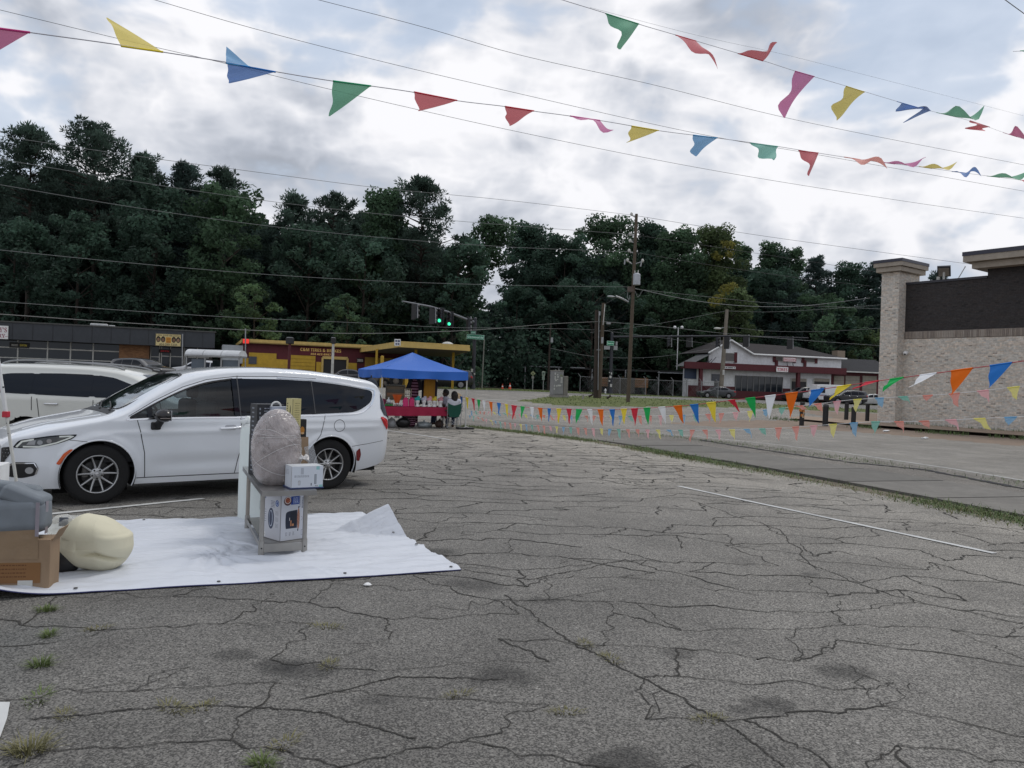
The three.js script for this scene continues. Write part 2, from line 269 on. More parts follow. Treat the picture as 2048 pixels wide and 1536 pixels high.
// cracks in the lot: an irregular net, each a flat dark ribbon for dirt and the shade of its depth
{
  const r = rng(31), node = new Map(), geos = [];
  const S = 0.66, key = (i, j) => i + ',' + j;
  const P = (i, j) => { const k = key(i, j); if (!node.has(k)) { const q = rng(i * 7919 + j * 104729 + 50021); node.set(k, [(i + (q() - 0.5) * 0.95) * S * 0.95, -(j + (q() - 0.5) * 0.95) * S * 0.78 - 0.4]); } return node.get(k); };
  const path = (a, b, w, n, amp) => {
    const pts = [], ws = [], L = Math.hypot(b[0] - a[0], b[1] - a[1]), sd = r() * 50;
    for (let k = 0; k <= n; k++) { const t = k / n, e = Math.sin(t * Math.PI) * amp * L; pts.push([lerp(a[0], b[0], t) + (fbm(sd, t * 5, 1, 3) - 0.5) * e * 2 + (r() - 0.5) * 0.018, lerp(a[1], b[1], t) + (fbm(sd, t * 5, 9, 3) - 0.5) * e * 2 + (r() - 0.5) * 0.018]); ws.push(w * (0.5 + 0.9 * vn3(sd, t * 9, 3))); }
    return [pts, ws];
  };
  const ok = (x, z) => kerbSide(x, -z)[0] < -0.3;
  const add = (a, b, w, n = 14, amp = 0.5) => { if (!ok(...a) || !ok(...b)) return; const [p, ws] = path(a, b, w, n, amp); geos.push(stripGeo(p, ws, 0.004, 0.5, (r() * 1e6) | 0)); };
  for (let j = 2; j < 58; j++) for (let i = -36; i < 18; i++) {
    const d = j * S * 0.78 + 0.4; if (Math.abs(i * S) > d * 0.85 + 3) continue;
    const far = sstep(9, 20, d), w = 0.0098 + 0.009 * sstep(4, 10, d) + 0.022 * far;
    const brick = (i + j) % 2 === 0;
    if (r() < 0.80) add(P(i, j), P(i + 1, j), w * (0.45 + 0.75 * r()), 18, 0.16);
    if (brick && r() < 0.86) add(P(i, j), P(i, j + 1), w * (0.45 + 0.75 * r()), 18, 0.16);
    if (r() < 0.24 + 0.35 * far) { const a = P(i, j), b = P(i + 1, j + 1), m = [lerp(a[0], b[0], 0.5) + (r() - 0.5) * 0.5, lerp(a[1], b[1], 0.5) + (r() - 0.5) * 0.4]; add(r() < 0.5 ? a : b, m, w * 0.5, 9, 0.5); if (far > 0.3 && r() < 0.6) add(P(i + 1, j), m, w * 0.5, 9, 0.5); }
  }
  for (const line of [[[1010, 1190], [1120, 1270], [1260, 1345], [1440, 1440], [1570, 1536]], [[600, 1400], [790, 1355], [1010, 1360]], [[930, 1140], [1060, 1160], [1250, 1120], [1480, 1180], [1700, 1190]], [[1380, 1000], [1560, 1060], [1620, 1130], [1780, 1190], [2048, 1250]], [[60, 1440], [260, 1420], [420, 1412], [640, 1425], [830, 1480]]]) {
    const p = line.map(([a, b]) => { const q = hit(a, b); return [q.x, q.z]; }); for (let k = 0; k + 1 < p.length; k++) add(p[k], p[k + 1], 0.011, 46, 0.07);
  }
  const m = struct('pavement_cracks', geos, std(0.032, 0.030, 0.026, 1)); m.userData.kind = 'structure';
}
// painted lines
{
  const paint = std(0.62, 0.63, 0.62, 0.7, { map: grimeT, bumpMap: bumpT, bumpScale: 0.003 });
  const lines = [
    ['bay_line', lineAlong([1357, 973], [1990, 1108]), 0.085], ['bay_line', lineAlong([100, 1029], [407, 998]), 0.1], ['bay_line', lineAlong([768, 860], [850, 872], [900, 880]), 0.09], ['bay_line', lineAlong([-30, 1412], [8, 1412]).concat(), 0.001],
  ];
  lines.slice(0, 3).forEach(([n, p, w], i) => struct(n, stripGeo(p, w, 0.0085, 0.25, 40 + i), paint));
  const q = [[-60, 1405], [20, 1408], [14, 1440], [0, 1478], [-60, 1500]].map(([a, b]) => hit(a, b)); struct('bay_line', geoFrom(q.flatMap((p) => [p.x, 0.0085, p.z]), [0, 2, 1, 0, 3, 2, 0, 4, 3]), paint);
  struct('road_edge_line', stripGeo(lineAlong([2100, 970], [1906, 938], [1675, 904], [1540, 888], [1400, 874], [1250, 862]), 0.12, 0.006, 0.8, 3), std(0.5, 0.5, 0.48, 0.8, { map: grimeT }));
  struct('road_tar_seam', [stripGeo(lineAlong([2048, 978], [1850, 940], [1700, 925], [1560, 905], [1460, 890], [1400, 880]), 0.16, 0.010, 1.6, 4), stripGeo(lineAlong([2048, 1000], [1800, 960], [1650, 938]), 0.3, 0.006, 1.8, 6)], std(0.025, 0.025, 0.027, 0.95));
  struct('road_edge_line', stripGeo(lineAlong([700, 787], [950, 799], [1040, 803.5]), 0.14, 0.02, 0.3, 8), std(0.5, 0.5, 0.48, 0.8));
}
// concrete walk beside the lot: slabs with open joints
{
  const slabMats = [0, 1, 2].map((k) => worn(0.165 + 0.022 * k, 0.158 + 0.02 * k, 0.142 + 0.018 * k, 0.95, 0.012));
  const walk = new THREE.Group(); walk.name = 'sidewalk'; walk.userData.kind = 'structure'; scene.add(walk);
  const a = offsetKerb(0.42, 4, 27.5, 0.25), b = offsetKerb(2.75, 4, 27.5, 0.25), n = Math.min(a.length, b.length), r = rng(12);
  for (let i = 0; i + 8 < n; i += 8) {
    const pos = [], idx = [], lift = 0.035 + 0.02 * r(), tilt = 0.02 * (r() - 0.5);
    for (let k = 0; k <= 8; k++) { const e = k === 0 ? 0.012 : k === 8 ? -0.012 : 0, q = Math.min(n - 1, i + k); for (const [s, y] of [[a, -0.05], [a, 1], [b, 1], [b, -0.05]]) { const t = Math.min(n - 1, q + 1), x = lerp(s[q][0], s[t][0], Math.abs(e) * 4 * Math.sign(e)) , z = lerp(s[q][1], s[t][1], Math.abs(e) * 4 * Math.sign(e)); pos.push(x, y === 1 ? lift + tilt * k / 8 : y, z); } if (k) for (let m = 0; m < 3; m++) { const o = k * 4 + m; idx.push(o - 4, o - 3, o, o - 3, o + 1, o); } }
    idx.push(0, 1, 2, 0, 2, 3, 32, 34, 33, 32, 35, 34);
    mesh('paving_slab', geoFrom(pos, idx).toNonIndexed(), slabMats[(r() * 3) | 0], walk).geometry.computeVertexNormals();
  }
}
// weeds: blades in tufts, and a ragged line of them along the kerb
function blade(x, y, z, h, w, lean, az, pos) { const c = Math.cos(az), s = Math.sin(az), wx = -s * w, wz = c * w; const p = (t) => [x + c * lean * t * t, y + h * t * (1 - 0.25 * t * (lean / h)), z + s * lean * t * t]; const a = p(0), b = p(0.55), t = p(1); pos.push(a[0] - wx, a[1], a[2] - wz, a[0] + wx, a[1], a[2] + wz, b[0] + wx * 0.7, b[1], b[2] + wz * 0.7, a[0] - wx, a[1], a[2] - wz, b[0] + wx * 0.7, b[1], b[2] + wz * 0.7, b[0] - wx * 0.7, b[1], b[2] - wz * 0.7, b[0] - wx * 0.7, b[1], b[2] - wz * 0.7, b[0] + wx * 0.7, b[1], b[2] + wz * 0.7, t[0], t[1], t[2]); }
const grassA = std(0.11, 0.15, 0.045, 0.8), grassB = std(0.17, 0.16, 0.075, 0.85), grassC = std(0.10, 0.145, 0.05, 0.8);
{
  const r = rng(71);
  const along = (from, to, step, off, spread, hh, mat, name, label, dens) => {
    const pos = [], pts = offsetKerb(off, from, to, step);
    for (const [x, z, run] of pts) { const k = (0.15 + sstep(0.2, 0.55, vn3(run * 0.45, 3, off))); for (let q = 0; q < dens * k; q++) { const a = r() * 6.28, e = Math.pow(r(), 0.7) * (0.5 + r()); blade(x + Math.cos(a) * spread * e, 0, z + Math.sin(a) * spread * e, hh * (0.25 + r() * r() * 1.3), 0.003 + 0.006 * r(), hh * (0.3 + 1.2 * r()), r() * 6.28, pos); } }
    const m = mesh(name, geoFrom(pos), mat); tag(m, label, 'weeds'); m.userData.kind = 'stuff';
  };
  along(5, 33, 0.07, 0.10, 0.42, 0.10, grassC, 'kerb_weeds', 'low green weeds growing along the edge of the parking lot', 46);
  along(6, 33, 0.1, 0.0, 0.55, 0.07, grassB, 'dry_grass', 'dry yellow grass between the weeds along the lot edge', 26);
  along(8, 30, 0.12, 4.6, 0.75, 0.08, grassC, 'shoulder_weeds', 'sparse weeds in the cracked shoulder beside the street', 16);
  // island and far verges: short mown grass
  const pos = [];
  for (let k = 0; k < 26000; k++) { const x = -6 + r() * 50, z = -44 - r() * 70; if (groundClass(x, z) === 4) blade(x, H(x, z), z, 0.04 + 0.07 * r(), 0.03, 0.06 * r(), r() * 6.28, pos); }
  const m = mesh('mown_grass', geoFrom(pos), grassA); tag(m, 'short grass on the traffic island and the far verges', 'grass'); m.userData.kind = 'stuff';
  // single tufts in the cracks of the lot
  const makeTuft = (seed, n, h, w) => { const q = rng(seed), p = []; for (let k = 0; k < n; k++) { const a = q() * 6.28, e = Math.sqrt(q()) * w; blade(Math.cos(a) * e, 0, Math.sin(a) * e * 0.6, h * (0.4 + 0.8 * q()), 0.0022 + 0.0018 * q(), h * (0.3 + q()), a + (q() - 0.5), p); } return geoFrom(p); };
  const tg = [makeTuft(1, 130, 0.085, 0.075), makeTuft(2, 95, 0.06, 0.06), makeTuft(3, 60, 0.045, 0.10)];
  const spots = [[92, 1222, 1, 0, 'near the bottom edge of the white tarp'], [96, 1272, 1, 0, 'second one down from the tarp in the left crack'], [80, 1332, 0, 0, 'biggest clump in the left crack'], [75, 1398, 2, 0, 'below the biggest clump in the left crack'], [60, 1505, 0, 1, 'at the bottom left corner of the lot'], [130, 1430, 2, 1, 'lying along a crack right of the white paint patch'], [195, 1258, 2, 1, 'in a short crack under the tarp edge'], [345, 1418, 2, 1, 'dry strip in a crack, left part of the lot'], [405, 1416, 2, 1, 'dry strip, centre of the bottom lot'], [525, 1530, 1, 0, 'green clump cut by the bottom of the picture'], [565, 1490, 2, 1, 'above the green clump at the bottom'], [655, 1255, 2, 1, 'straw-coloured, on the crack below the tarp'], [660, 1330, 2, 1, 'straw-coloured, further down that crack'], [1130, 1425, 2, 1, 'yellow, where two cracks meet'], [1170, 1290, 2, 1, 'thin, along the diagonal crack'], [1420, 1440, 2, 1, 'yellow, low on the diagonal crack'], [1220, 1318, 2, 1, 'thin, in the middle of the diagonal crack'], [915, 1390, 2, 1, 'flat and yellow beside a dark stain']];
  spots.forEach(([px, py, v, dry, where], i) => { const p = hit(px, py), m = mesh('grass_tuft', tg[v].clone(), dry ? grassB : grassA); m.position.copy(p); m.rotation.y = i * 1.7; const s = 0.8 + 0.35 * r(); m.scale.set(s * (v === 2 ? 1.1 : 1), s * (v === 2 ? 0.6 : 0.85), s * (v === 2 ? 0.8 : 1)); tag(m, (dry ? 'dry grass tuft ' : 'green grass tuft ') + where, 'grass tuft', 'grass tufts in the parking lot cracks'); });
}
// ------------------------------------------------------------------ trees
function leafGeo(pos, nrm, col, cx, cy, cz, rx, ry, rz, n, size, shade, r, needle) {
  for (let k = 0; k < n; k++) {
    let x, y, z, l; do { x = r() * 2 - 1; y = r() * 2 - 1; z = r() * 2 - 1; l = x * x + y * y + z * z; } while (l > 1 || l < 0.02); l = Math.sqrt(l);
    const sh = needle ? 0.35 + 0.65 * r() : 0.55 + 0.45 * Math.pow(r(), 0.6); x /= l; y /= l; z /= l;
    const px = cx + x * rx * sh, py = cy + y * ry * sh, pz = cz + z * rz * sh;
    let ax, ay, az;                                                                // long axis
    if (needle) { ax = x + (r() - 0.5) * 0.7; ay = y + 0.35 + (r() - 0.5) * 0.7; az = z + (r() - 0.5) * 0.7; } else { ax = r() - 0.5; ay = r() * 0.6 - 0.45; az = r() - 0.5; }
    l = Math.hypot(ax, ay, az) || 1; ax /= l; ay /= l; az /= l;
    let bx = y * az - z * ay + (r() - 0.5) * 0.8, by = z * ax - x * az + (r() - 0.5) * 0.8, bz = x * ay - y * ax + (r() - 0.5) * 0.8; const dd = bx * ax + by * ay + bz * az; bx -= dd * ax; by -= dd * ay; bz -= dd * az; l = Math.hypot(bx, by, bz) || 1;
    const s = size * (0.6 + 0.8 * r()), w = (needle ? 0.17 : 0.42) * s / l; bx *= w; by *= w; bz *= w; ax *= s * 0.6; ay *= s * 0.6; az *= s * 0.6;
    const A = [px - ax, py - ay, pz - az], B = [px + bx, py + by, pz + bz], C = [px + ax, py + ay, pz + az], D = [px - bx, py - by, pz - bz];
    pos.push(...A, ...B, ...C, ...A, ...C, ...D);
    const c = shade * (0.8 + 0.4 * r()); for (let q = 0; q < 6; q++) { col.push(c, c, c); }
  }
}
function finishLeaves(pos, nrm, col) { const g = new THREE.BufferGeometry(); g.setAttribute('position', new THREE.Float32BufferAttribute(pos, 3)); g.computeVertexNormals(); g.setAttribute('color', new THREE.Float32BufferAttribute(col, 3)); return g; }
// kind: 'pine' (bare lower trunk, tufted crown), 'broad' (round masses), 'cone'
function treeGeo(h, w, kind, seed, o = {}) {
  const r = rng(seed), pos = [], nrm = [], col = [], wood = [], lean = o.lean ?? (r() - 0.5) * 0.04 * h, base = o.clear ?? (kind === 'pine' ? 0.34 : 0.16);
  const axis = (t) => V(lean * t * t, h * t, (o.leanZ ?? 0) * t * t);
  const tr = 0.011 * h + 0.08; for (let k = 0; k < 6; k++) wood.push(cyl(axis(k / 6.4), axis((k + 1) / 6.4), tr * (1 - k / 6.6), tr * (1 - (k + 1) / 6.6), 7));
  const blobs = o.blobs ?? (kind === 'pine' ? Math.round(h * 2.6) : Math.round(h * 1.7 + w * 1.2));
  for (let k = 0; k < blobs; k++) {
    const u = (k + r()) / blobs, t = base + (1 - base) * (kind === 'pine' ? Math.pow(u, 0.8) : u), a = k * 2.399 + r() * 0.8;
    const prof = kind === 'pine' ? Math.pow(Math.sin(Math.PI * clamp(0.10 + 0.86 * u)), 0.75) * (0.7 + 0.5 * r()) : kind === 'cone' ? (1.03 - u) * (0.7 + 0.5 * r()) : Math.pow(Math.sin(Math.PI * clamp(0.13 + 0.80 * u)), 0.6) * (0.78 + 0.34 * r());
    const R = (kind === 'pine' ? 0.062 : 0.095) * h * (0.55 + 0.5 * r()) * (kind === 'cone' ? 0.72 : 1), rad = Math.max(0, w / 2 * prof - R * 0.7) * (r() < 0.22 ? r() : 1), p = axis(Math.min(t, 1 - R / h * 0.7)); const q = V(p.x + Math.cos(a) * rad, p.y + (r() - 0.5) * 0.03 * h, p.z + Math.sin(a) * rad);
    if (rad > R * 0.6 && r() < (kind === 'pine' ? 0.8 : 0.4)) { const s = axis(Math.max(0.08, t - rad / h * (kind === 'pine' ? 0.35 : 0.8))); wood.push(cyl(s, q, 0.004 * h + 0.02, 0.02, 5)); }
    const shade = (0.62 + 0.75 * r() * r()) * (0.82 + 0.36 * t);  // random clump tone; light from above put into the colour towards the top
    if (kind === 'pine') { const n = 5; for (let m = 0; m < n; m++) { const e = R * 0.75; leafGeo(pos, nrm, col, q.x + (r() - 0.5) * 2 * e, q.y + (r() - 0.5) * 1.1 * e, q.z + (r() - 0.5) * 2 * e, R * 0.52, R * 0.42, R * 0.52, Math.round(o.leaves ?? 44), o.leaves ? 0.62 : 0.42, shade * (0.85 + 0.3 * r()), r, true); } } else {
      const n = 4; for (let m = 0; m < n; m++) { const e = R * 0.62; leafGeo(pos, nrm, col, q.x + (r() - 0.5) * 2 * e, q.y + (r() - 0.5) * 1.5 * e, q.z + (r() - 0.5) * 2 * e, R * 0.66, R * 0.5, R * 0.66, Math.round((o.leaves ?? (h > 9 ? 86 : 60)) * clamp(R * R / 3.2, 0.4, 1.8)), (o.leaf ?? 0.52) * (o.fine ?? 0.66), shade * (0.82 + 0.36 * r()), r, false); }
    }
  }
  return [finishLeaves(pos, nrm, col), wood];
}
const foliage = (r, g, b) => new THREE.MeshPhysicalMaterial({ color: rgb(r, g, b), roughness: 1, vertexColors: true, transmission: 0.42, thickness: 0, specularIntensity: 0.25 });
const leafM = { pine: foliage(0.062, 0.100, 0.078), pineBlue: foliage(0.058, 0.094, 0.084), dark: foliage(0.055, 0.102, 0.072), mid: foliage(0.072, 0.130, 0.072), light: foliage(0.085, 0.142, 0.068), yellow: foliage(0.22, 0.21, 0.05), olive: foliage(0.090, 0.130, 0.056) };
let treeSeed = 100;
// px: trunk, top: pixel row of the top, wide: pixels across, d: metres
function tree(px, top, wide, d, kind, mat, label, o = {}) {
  const b = onGround(px, d), tp = at(px, top, d), h = tp.y - b.y, w = wide / F * d;
  const [leaves, wood] = treeGeo(h, w, kind, o.seed ?? treeSeed++, o);
  const t = thing(kind === 'pine' ? 'pine_tree' : o.name ?? 'tree', label, 'tree', b, 0, o.group);
  mesh('trunk', wood, M.bark, t); mesh('crown', leaves, leafM[mat], t); return t;
}
tree(52, 246, 150, 93, 'pine', 'pine', 'tall dark pine at the far left with sky showing through its crown', { clear: 0.42 });
tree(182, 246, 190, 95, 'pine', 'pine', 'tallest round-topped pine, second from the left edge', { clear: 0.45 });
tree(118, 330, 130, 101, 'pine', 'pineBlue', 'pine standing between the two tallest pines at the left', { clear: 0.5 });
tree(280, 308, 100, 99, 'pine', 'pine', 'narrow pine just right of the tallest round-topped pine', { clear: 0.4 });
tree(352, 326, 100, 101, 'pine', 'pineBlue', 'dark pine with a knobbly flat top, left third of the tree line', { clear: 0.3 });
tree(440, 334, 120, 100, 'pine', 'pine', 'pine with a small pointed top above the lighter leafy tree', { clear: 0.3 });
tree(440, 372, 190, 90, 'broad', 'mid', 'big leafy tree of lighter green above the hair braiding sign', {});
tree(300, 372, 190, 88, 'broad', 'dark', 'wide dark leafy tree above the middle of the strip mall', {});
tree(150, 430, 190, 86, 'broad', 'dark', 'low dark tree in front of the tall pines at the left', {});
tree(20, 440, 170, 86, 'broad', 'dark', 'dark leafy tree at the left edge over the strip mall', {});
tree(506, 572, 120, 82, 'broad', 'light', 'small light green tree between the strip mall and the red tyre shop', { leaf: 0.4 });
tree(570, 386, 110, 99, 'pine', 'pine', 'pine above the left end of the red tyre shop', { clear: 0.35 });
tree(655, 388, 150, 98, 'pine', 'pine', 'flat-topped pine above the lettering of the tyre shop', { clear: 0.3 });
tree(610, 450, 190, 92, 'broad', 'dark', 'dark leafy tree behind the left half of the tyre shop', {});
tree(755, 374, 110, 94, 'broad', 'mid', 'slender greener tree left of the pine over the blue canopy', {});
tree(835, 352, 150, 95, 'pine', 'pine', 'tall pine straight above the blue canopy tent', { clear: 0.36 });
tree(720, 470, 200, 90, 'broad', 'dark', 'dark tree behind the right half of the tyre shop', {});
tree(880, 476, 150, 92, 'broad', 'dark', 'dark bushy tree behind the traffic signal arm', { lean: 3 });
tree(888, 430, 120, 97, 'broad', 'mid', 'tree leaning to the right into the gap of sky', { lean: 6.5, clear: 0.4, blobs: 34 });
tree(690, 590, 130, 84, 'broad', 'mid', 'low green tree right behind the tyre shop roof', { leaf: 0.4 });
tree(900, 660, 130, 86, 'broad', 'mid', 'bushy green tree behind the end of the yellow roof canopy', { leaf: 0.4, clear: 0.05 });
tree(1056, 446, 130, 128, 'broad', 'dark', 'dark dome-shaped tree just right of the gap of sky', {});
tree(1120, 470, 170, 122, 'broad', 'dark', 'dark leafy tree left of the tallest dome at the centre', {});
tree(1195, 436, 190, 128, 'broad', 'mid', 'tallest dome-shaped leafy tree behind the utility pole', {});
tree(1290, 448, 110, 126, 'broad', 'dark', 'dark tree directly right of the top of the utility pole', {});
tree(1345, 458, 120, 118, 'broad', 'mid', 'medium green tree right of the utility pole', {});
tree(1418, 452, 120, 121, 'broad', 'olive', 'olive green tree whose right side is turning yellow', {});
tree(1030, 575, 170, 116, 'broad', 'dark', 'low dark tree behind the street name sign', { clear: 0.05 });
tree(1180, 560, 230, 112, 'broad', 'dark', 'broad dark tree behind the two wooden pole stubs', { clear: 0.2 });
tree(1335, 580, 190, 116, 'broad', 'mid', 'green tree above the chain-link fence', { clear: 0.2 });
tree(1462, 578, 110, 114, 'broad', 'olive', 'small olive tree with a patch of yellow leaves over the white building', { clear: 0.3 });
tree(1480, 487, 44, 132, 'cone', 'mid', 'slim pointed tree, leftmost of the four spires above the white building', {});
tree(1528, 485, 46, 134, 'cone', 'mid', 'highest of the four pointed spires above the white building', {});
tree(1552, 500, 30, 134, 'cone', 'dark', 'thinnest of the four pointed spires above the white building', {});
tree(1578, 496, 50, 134, 'cone', 'mid', 'rightmost of the four pointed spires above the white building', {});
tree(1540, 540, 170, 126, 'broad', 'dark', 'dark leafy tree under the pointed spires', {});
tree(1625, 514, 90, 138, 'pine', 'pineBlue', 'distant rounded pine right of the spires', { clear: 0.3 });
tree(1690, 530, 110, 136, 'broad', 'dark', 'dark distant tree left of the brick column', {});
tree(1748, 527, 80, 133, 'pine', 'pineBlue', 'airy pine right beside the brick column', { clear: 0.35 });
tree(1640, 590, 190, 124, 'broad', 'mid', 'green tree behind the dark-roofed garage wing', { clear: 0.15 });
tree(1745, 660, 110, 122, 'broad', 'olive', 'olive green tree low beside the brick column', { clear: 0.1, leaf: 0.45 });
tree(1868, 541, 60, 132, 'pine', 'pineBlue', 'pine top showing over the dark wall right of the brick column', { clear: 0.3 });
// yellow leaves on two of them
for (const [px, py, d, rr, lab] of [[1440, 500, 116.5, 1.5, 'patch of yellow leaves high on the olive tree'], [1452, 592, 109.5, 1.9, 'patch of yellow leaves over the white building']]) { const p = at(px, py, d), pos = [], n = [], c = [], r = rng(px); for (let q = 0; q < 5; q++) leafGeo(pos, n, c, (r() - 0.5) * rr * 2, (r() - 0.5) * rr * 1.3, (r() - 0.5) * rr, rr * 0.5, rr * 0.4, rr * 0.5, 60, 0.34, 0.6 + 0.6 * r(), r, false); const m = mesh('yellow_leaves', finishLeaves(pos, n, c), leafM.yellow); m.position.copy(p); tag(m, lab, 'leaves'); m.userData.kind = 'stuff'; }
// the mass of the wood behind them
{
  const r = rng(8), prof = [[-500, 300], [0, 345], [200, 350], [300, 372], [450, 392], [520, 436], [650, 440], [760, 430], [880, 470], [905, 590], [1010, 600], [1040, 520], [1150, 490], [1300, 495], [1450, 515], [1600, 550], [1700, 575], [1800, 600], [2300, 640], [2700, 640]];
  const topAt = (px) => { for (let i = 0; i + 1 < prof.length; i++) if (px <= prof[i + 1][0]) return lerp(prof[i][1], prof[i + 1][1], (px - prof[i][0]) / (prof[i + 1][0] - prof[i][0])); return 640; };
  const variants = [0, 1, 2].map((k) => { const [l, w] = treeGeo(24, 13, k === 2 ? 'pine' : 'broad', 900 + k, { clear: 0.08, leaves: 34, leaf: 0.75, fine: 1 }); const trunk = w.map(prep).map((g) => { const c = new Float32Array(g.attributes.position.count * 3).fill(0.6); g.setAttribute('color', new THREE.BufferAttribute(c, 3)); return metreUV(g); }); return mergeGeometries([metreUV(prep(l)), ...trunk]); });
  const lists = [[], [], []];
  for (const [d0, step] of [[104, 78], [120, 70], [140, 64], [165, 56]]) for (let px = -420; px < 2500; px += step) {
    const q = px + (r() - 0.5) * step * 0.8; let d = d0 + (q > 960 ? 24 : 0) + (r() - 0.5) * 10; const top = topAt(q) + 6 + r() * 46, b = onGround(q, d), h = at(q, top, d).y - b.y;
    if (h < 4) continue; const s = h / 24; lists[(r() * 3) | 0].push(new THREE.Matrix4().compose(b, new THREE.Quaternion().setFromAxisAngle(V(0, 1, 0), r() * 6.28), V(s * (0.85 + 0.4 * r()), s, s * (0.85 + 0.4 * r()))));
  }
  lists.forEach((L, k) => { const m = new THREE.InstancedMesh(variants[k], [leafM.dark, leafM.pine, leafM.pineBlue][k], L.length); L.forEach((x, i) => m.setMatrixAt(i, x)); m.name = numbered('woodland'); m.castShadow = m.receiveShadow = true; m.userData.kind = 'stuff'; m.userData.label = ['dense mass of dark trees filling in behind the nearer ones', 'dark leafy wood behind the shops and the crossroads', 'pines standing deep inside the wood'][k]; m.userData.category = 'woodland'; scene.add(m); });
  // undergrowth along the edge of the wood
  const pos = [], n = [], c = [];
  for (let px = -300; px < 2300; px += 9) { const d = (px > 960 ? 112 : 92) + r() * 12, b = onGround(px, d), R = 0.9 + 1.5 * r(); leafGeo(pos, n, c, b.x, b.y + R * 0.55 + r() * 1.2, b.z, R * 1.3, R, R * 1.2, 70, 0.42, 0.6 + 0.6 * r(), r, false); }
  for (let px = 800; px < 1080; px += 7) { const d = 104 + r() * 20, b = onGround(px, d), R = 1.8 + 2 * r(); leafGeo(pos, n, c, b.x, b.y + R * 0.5 + r() * 5, b.z, R * 1.4, R * 1.2, R, 150, 0.5, 0.5 + 0.5 * r(), r, false); }
  const m = mesh('undergrowth', finishLeaves(pos, n, c), leafM.dark); tag(m, 'dark shrubs and creepers along the foot of the wood', 'undergrowth'); m.userData.kind = 'stuff';
}
// ------------------------------------------------------------------ buildings
// a frame standing on two points: local x runs from a to b, z towards the street; px(x, y) turns pixels on its front plane into local x, y
function frameOf(name, label, cat, pxA, dA, pxB, dB) {
  const a = onGround(pxA, dA), b = onGround(pxB, dB), yaw = Math.atan2(-(b.z - a.z), b.x - a.x), t = thing(name, label, cat, a, yaw), len = Math.hypot(b.x - a.x, b.z - a.z);
  const n = V(Math.sin(yaw), 0, Math.cos(yaw)), ux = V(Math.cos(yaw), 0, -Math.sin(yaw));
  t.userData.px = undefined; delete t.userData.px;
  const P = (px, py, out = 0) => { const [dx, dy] = dir(px, py), D = V(dx, dy, -1), o = a.clone().addScaledVector(n, out), s = o.clone().sub(V(0, EYE, 0)).dot(n) / D.dot(n), q = V(0, EYE, 0).addScaledVector(D, s).sub(a); return [q.dot(ux), q.y]; };
  return { t, len, P };
}
const rectOf = (P, x0, y0, x1, y1, out = 0) => { const a = P(x0, y1, out), b = P(x1, y0, out), c = P(x1, y1, out), d = P(x0, y0, out); const l = (a[0] + d[0]) / 2, r = (b[0] + c[0]) / 2, y = (a[1] + c[1]) / 2, Y = (b[1] + d[1]) / 2; return [(l + r) / 2, (y + Y) / 2, r - l, Y - y]; };
const text = (x, s, px, py, size, color, font = 'bold', face = 'sans-serif', w) => { x.font = font + ' ' + size + 'px ' + face; x.fillStyle = color; x.textAlign = 'center'; x.textBaseline = 'middle'; w ? x.fillText(s, px, py, w) : x.fillText(s, px, py); };
function signBoard(name, mat, w, h, parent, x, y, z, depth = 0.06) {
  const g = parent === scene ? new THREE.Group() : parent;
  const b = mesh(name, box(w, h, depth, x, y, z), M.offwhite, g); const f = mesh('sign_face', quad(w * 0.995, h * 0.99, x, y, z + depth / 2 + 0.006), mat, b, true); return b;
}
const shopGlass = std(0.015, 0.02, 0.026, 0.08);
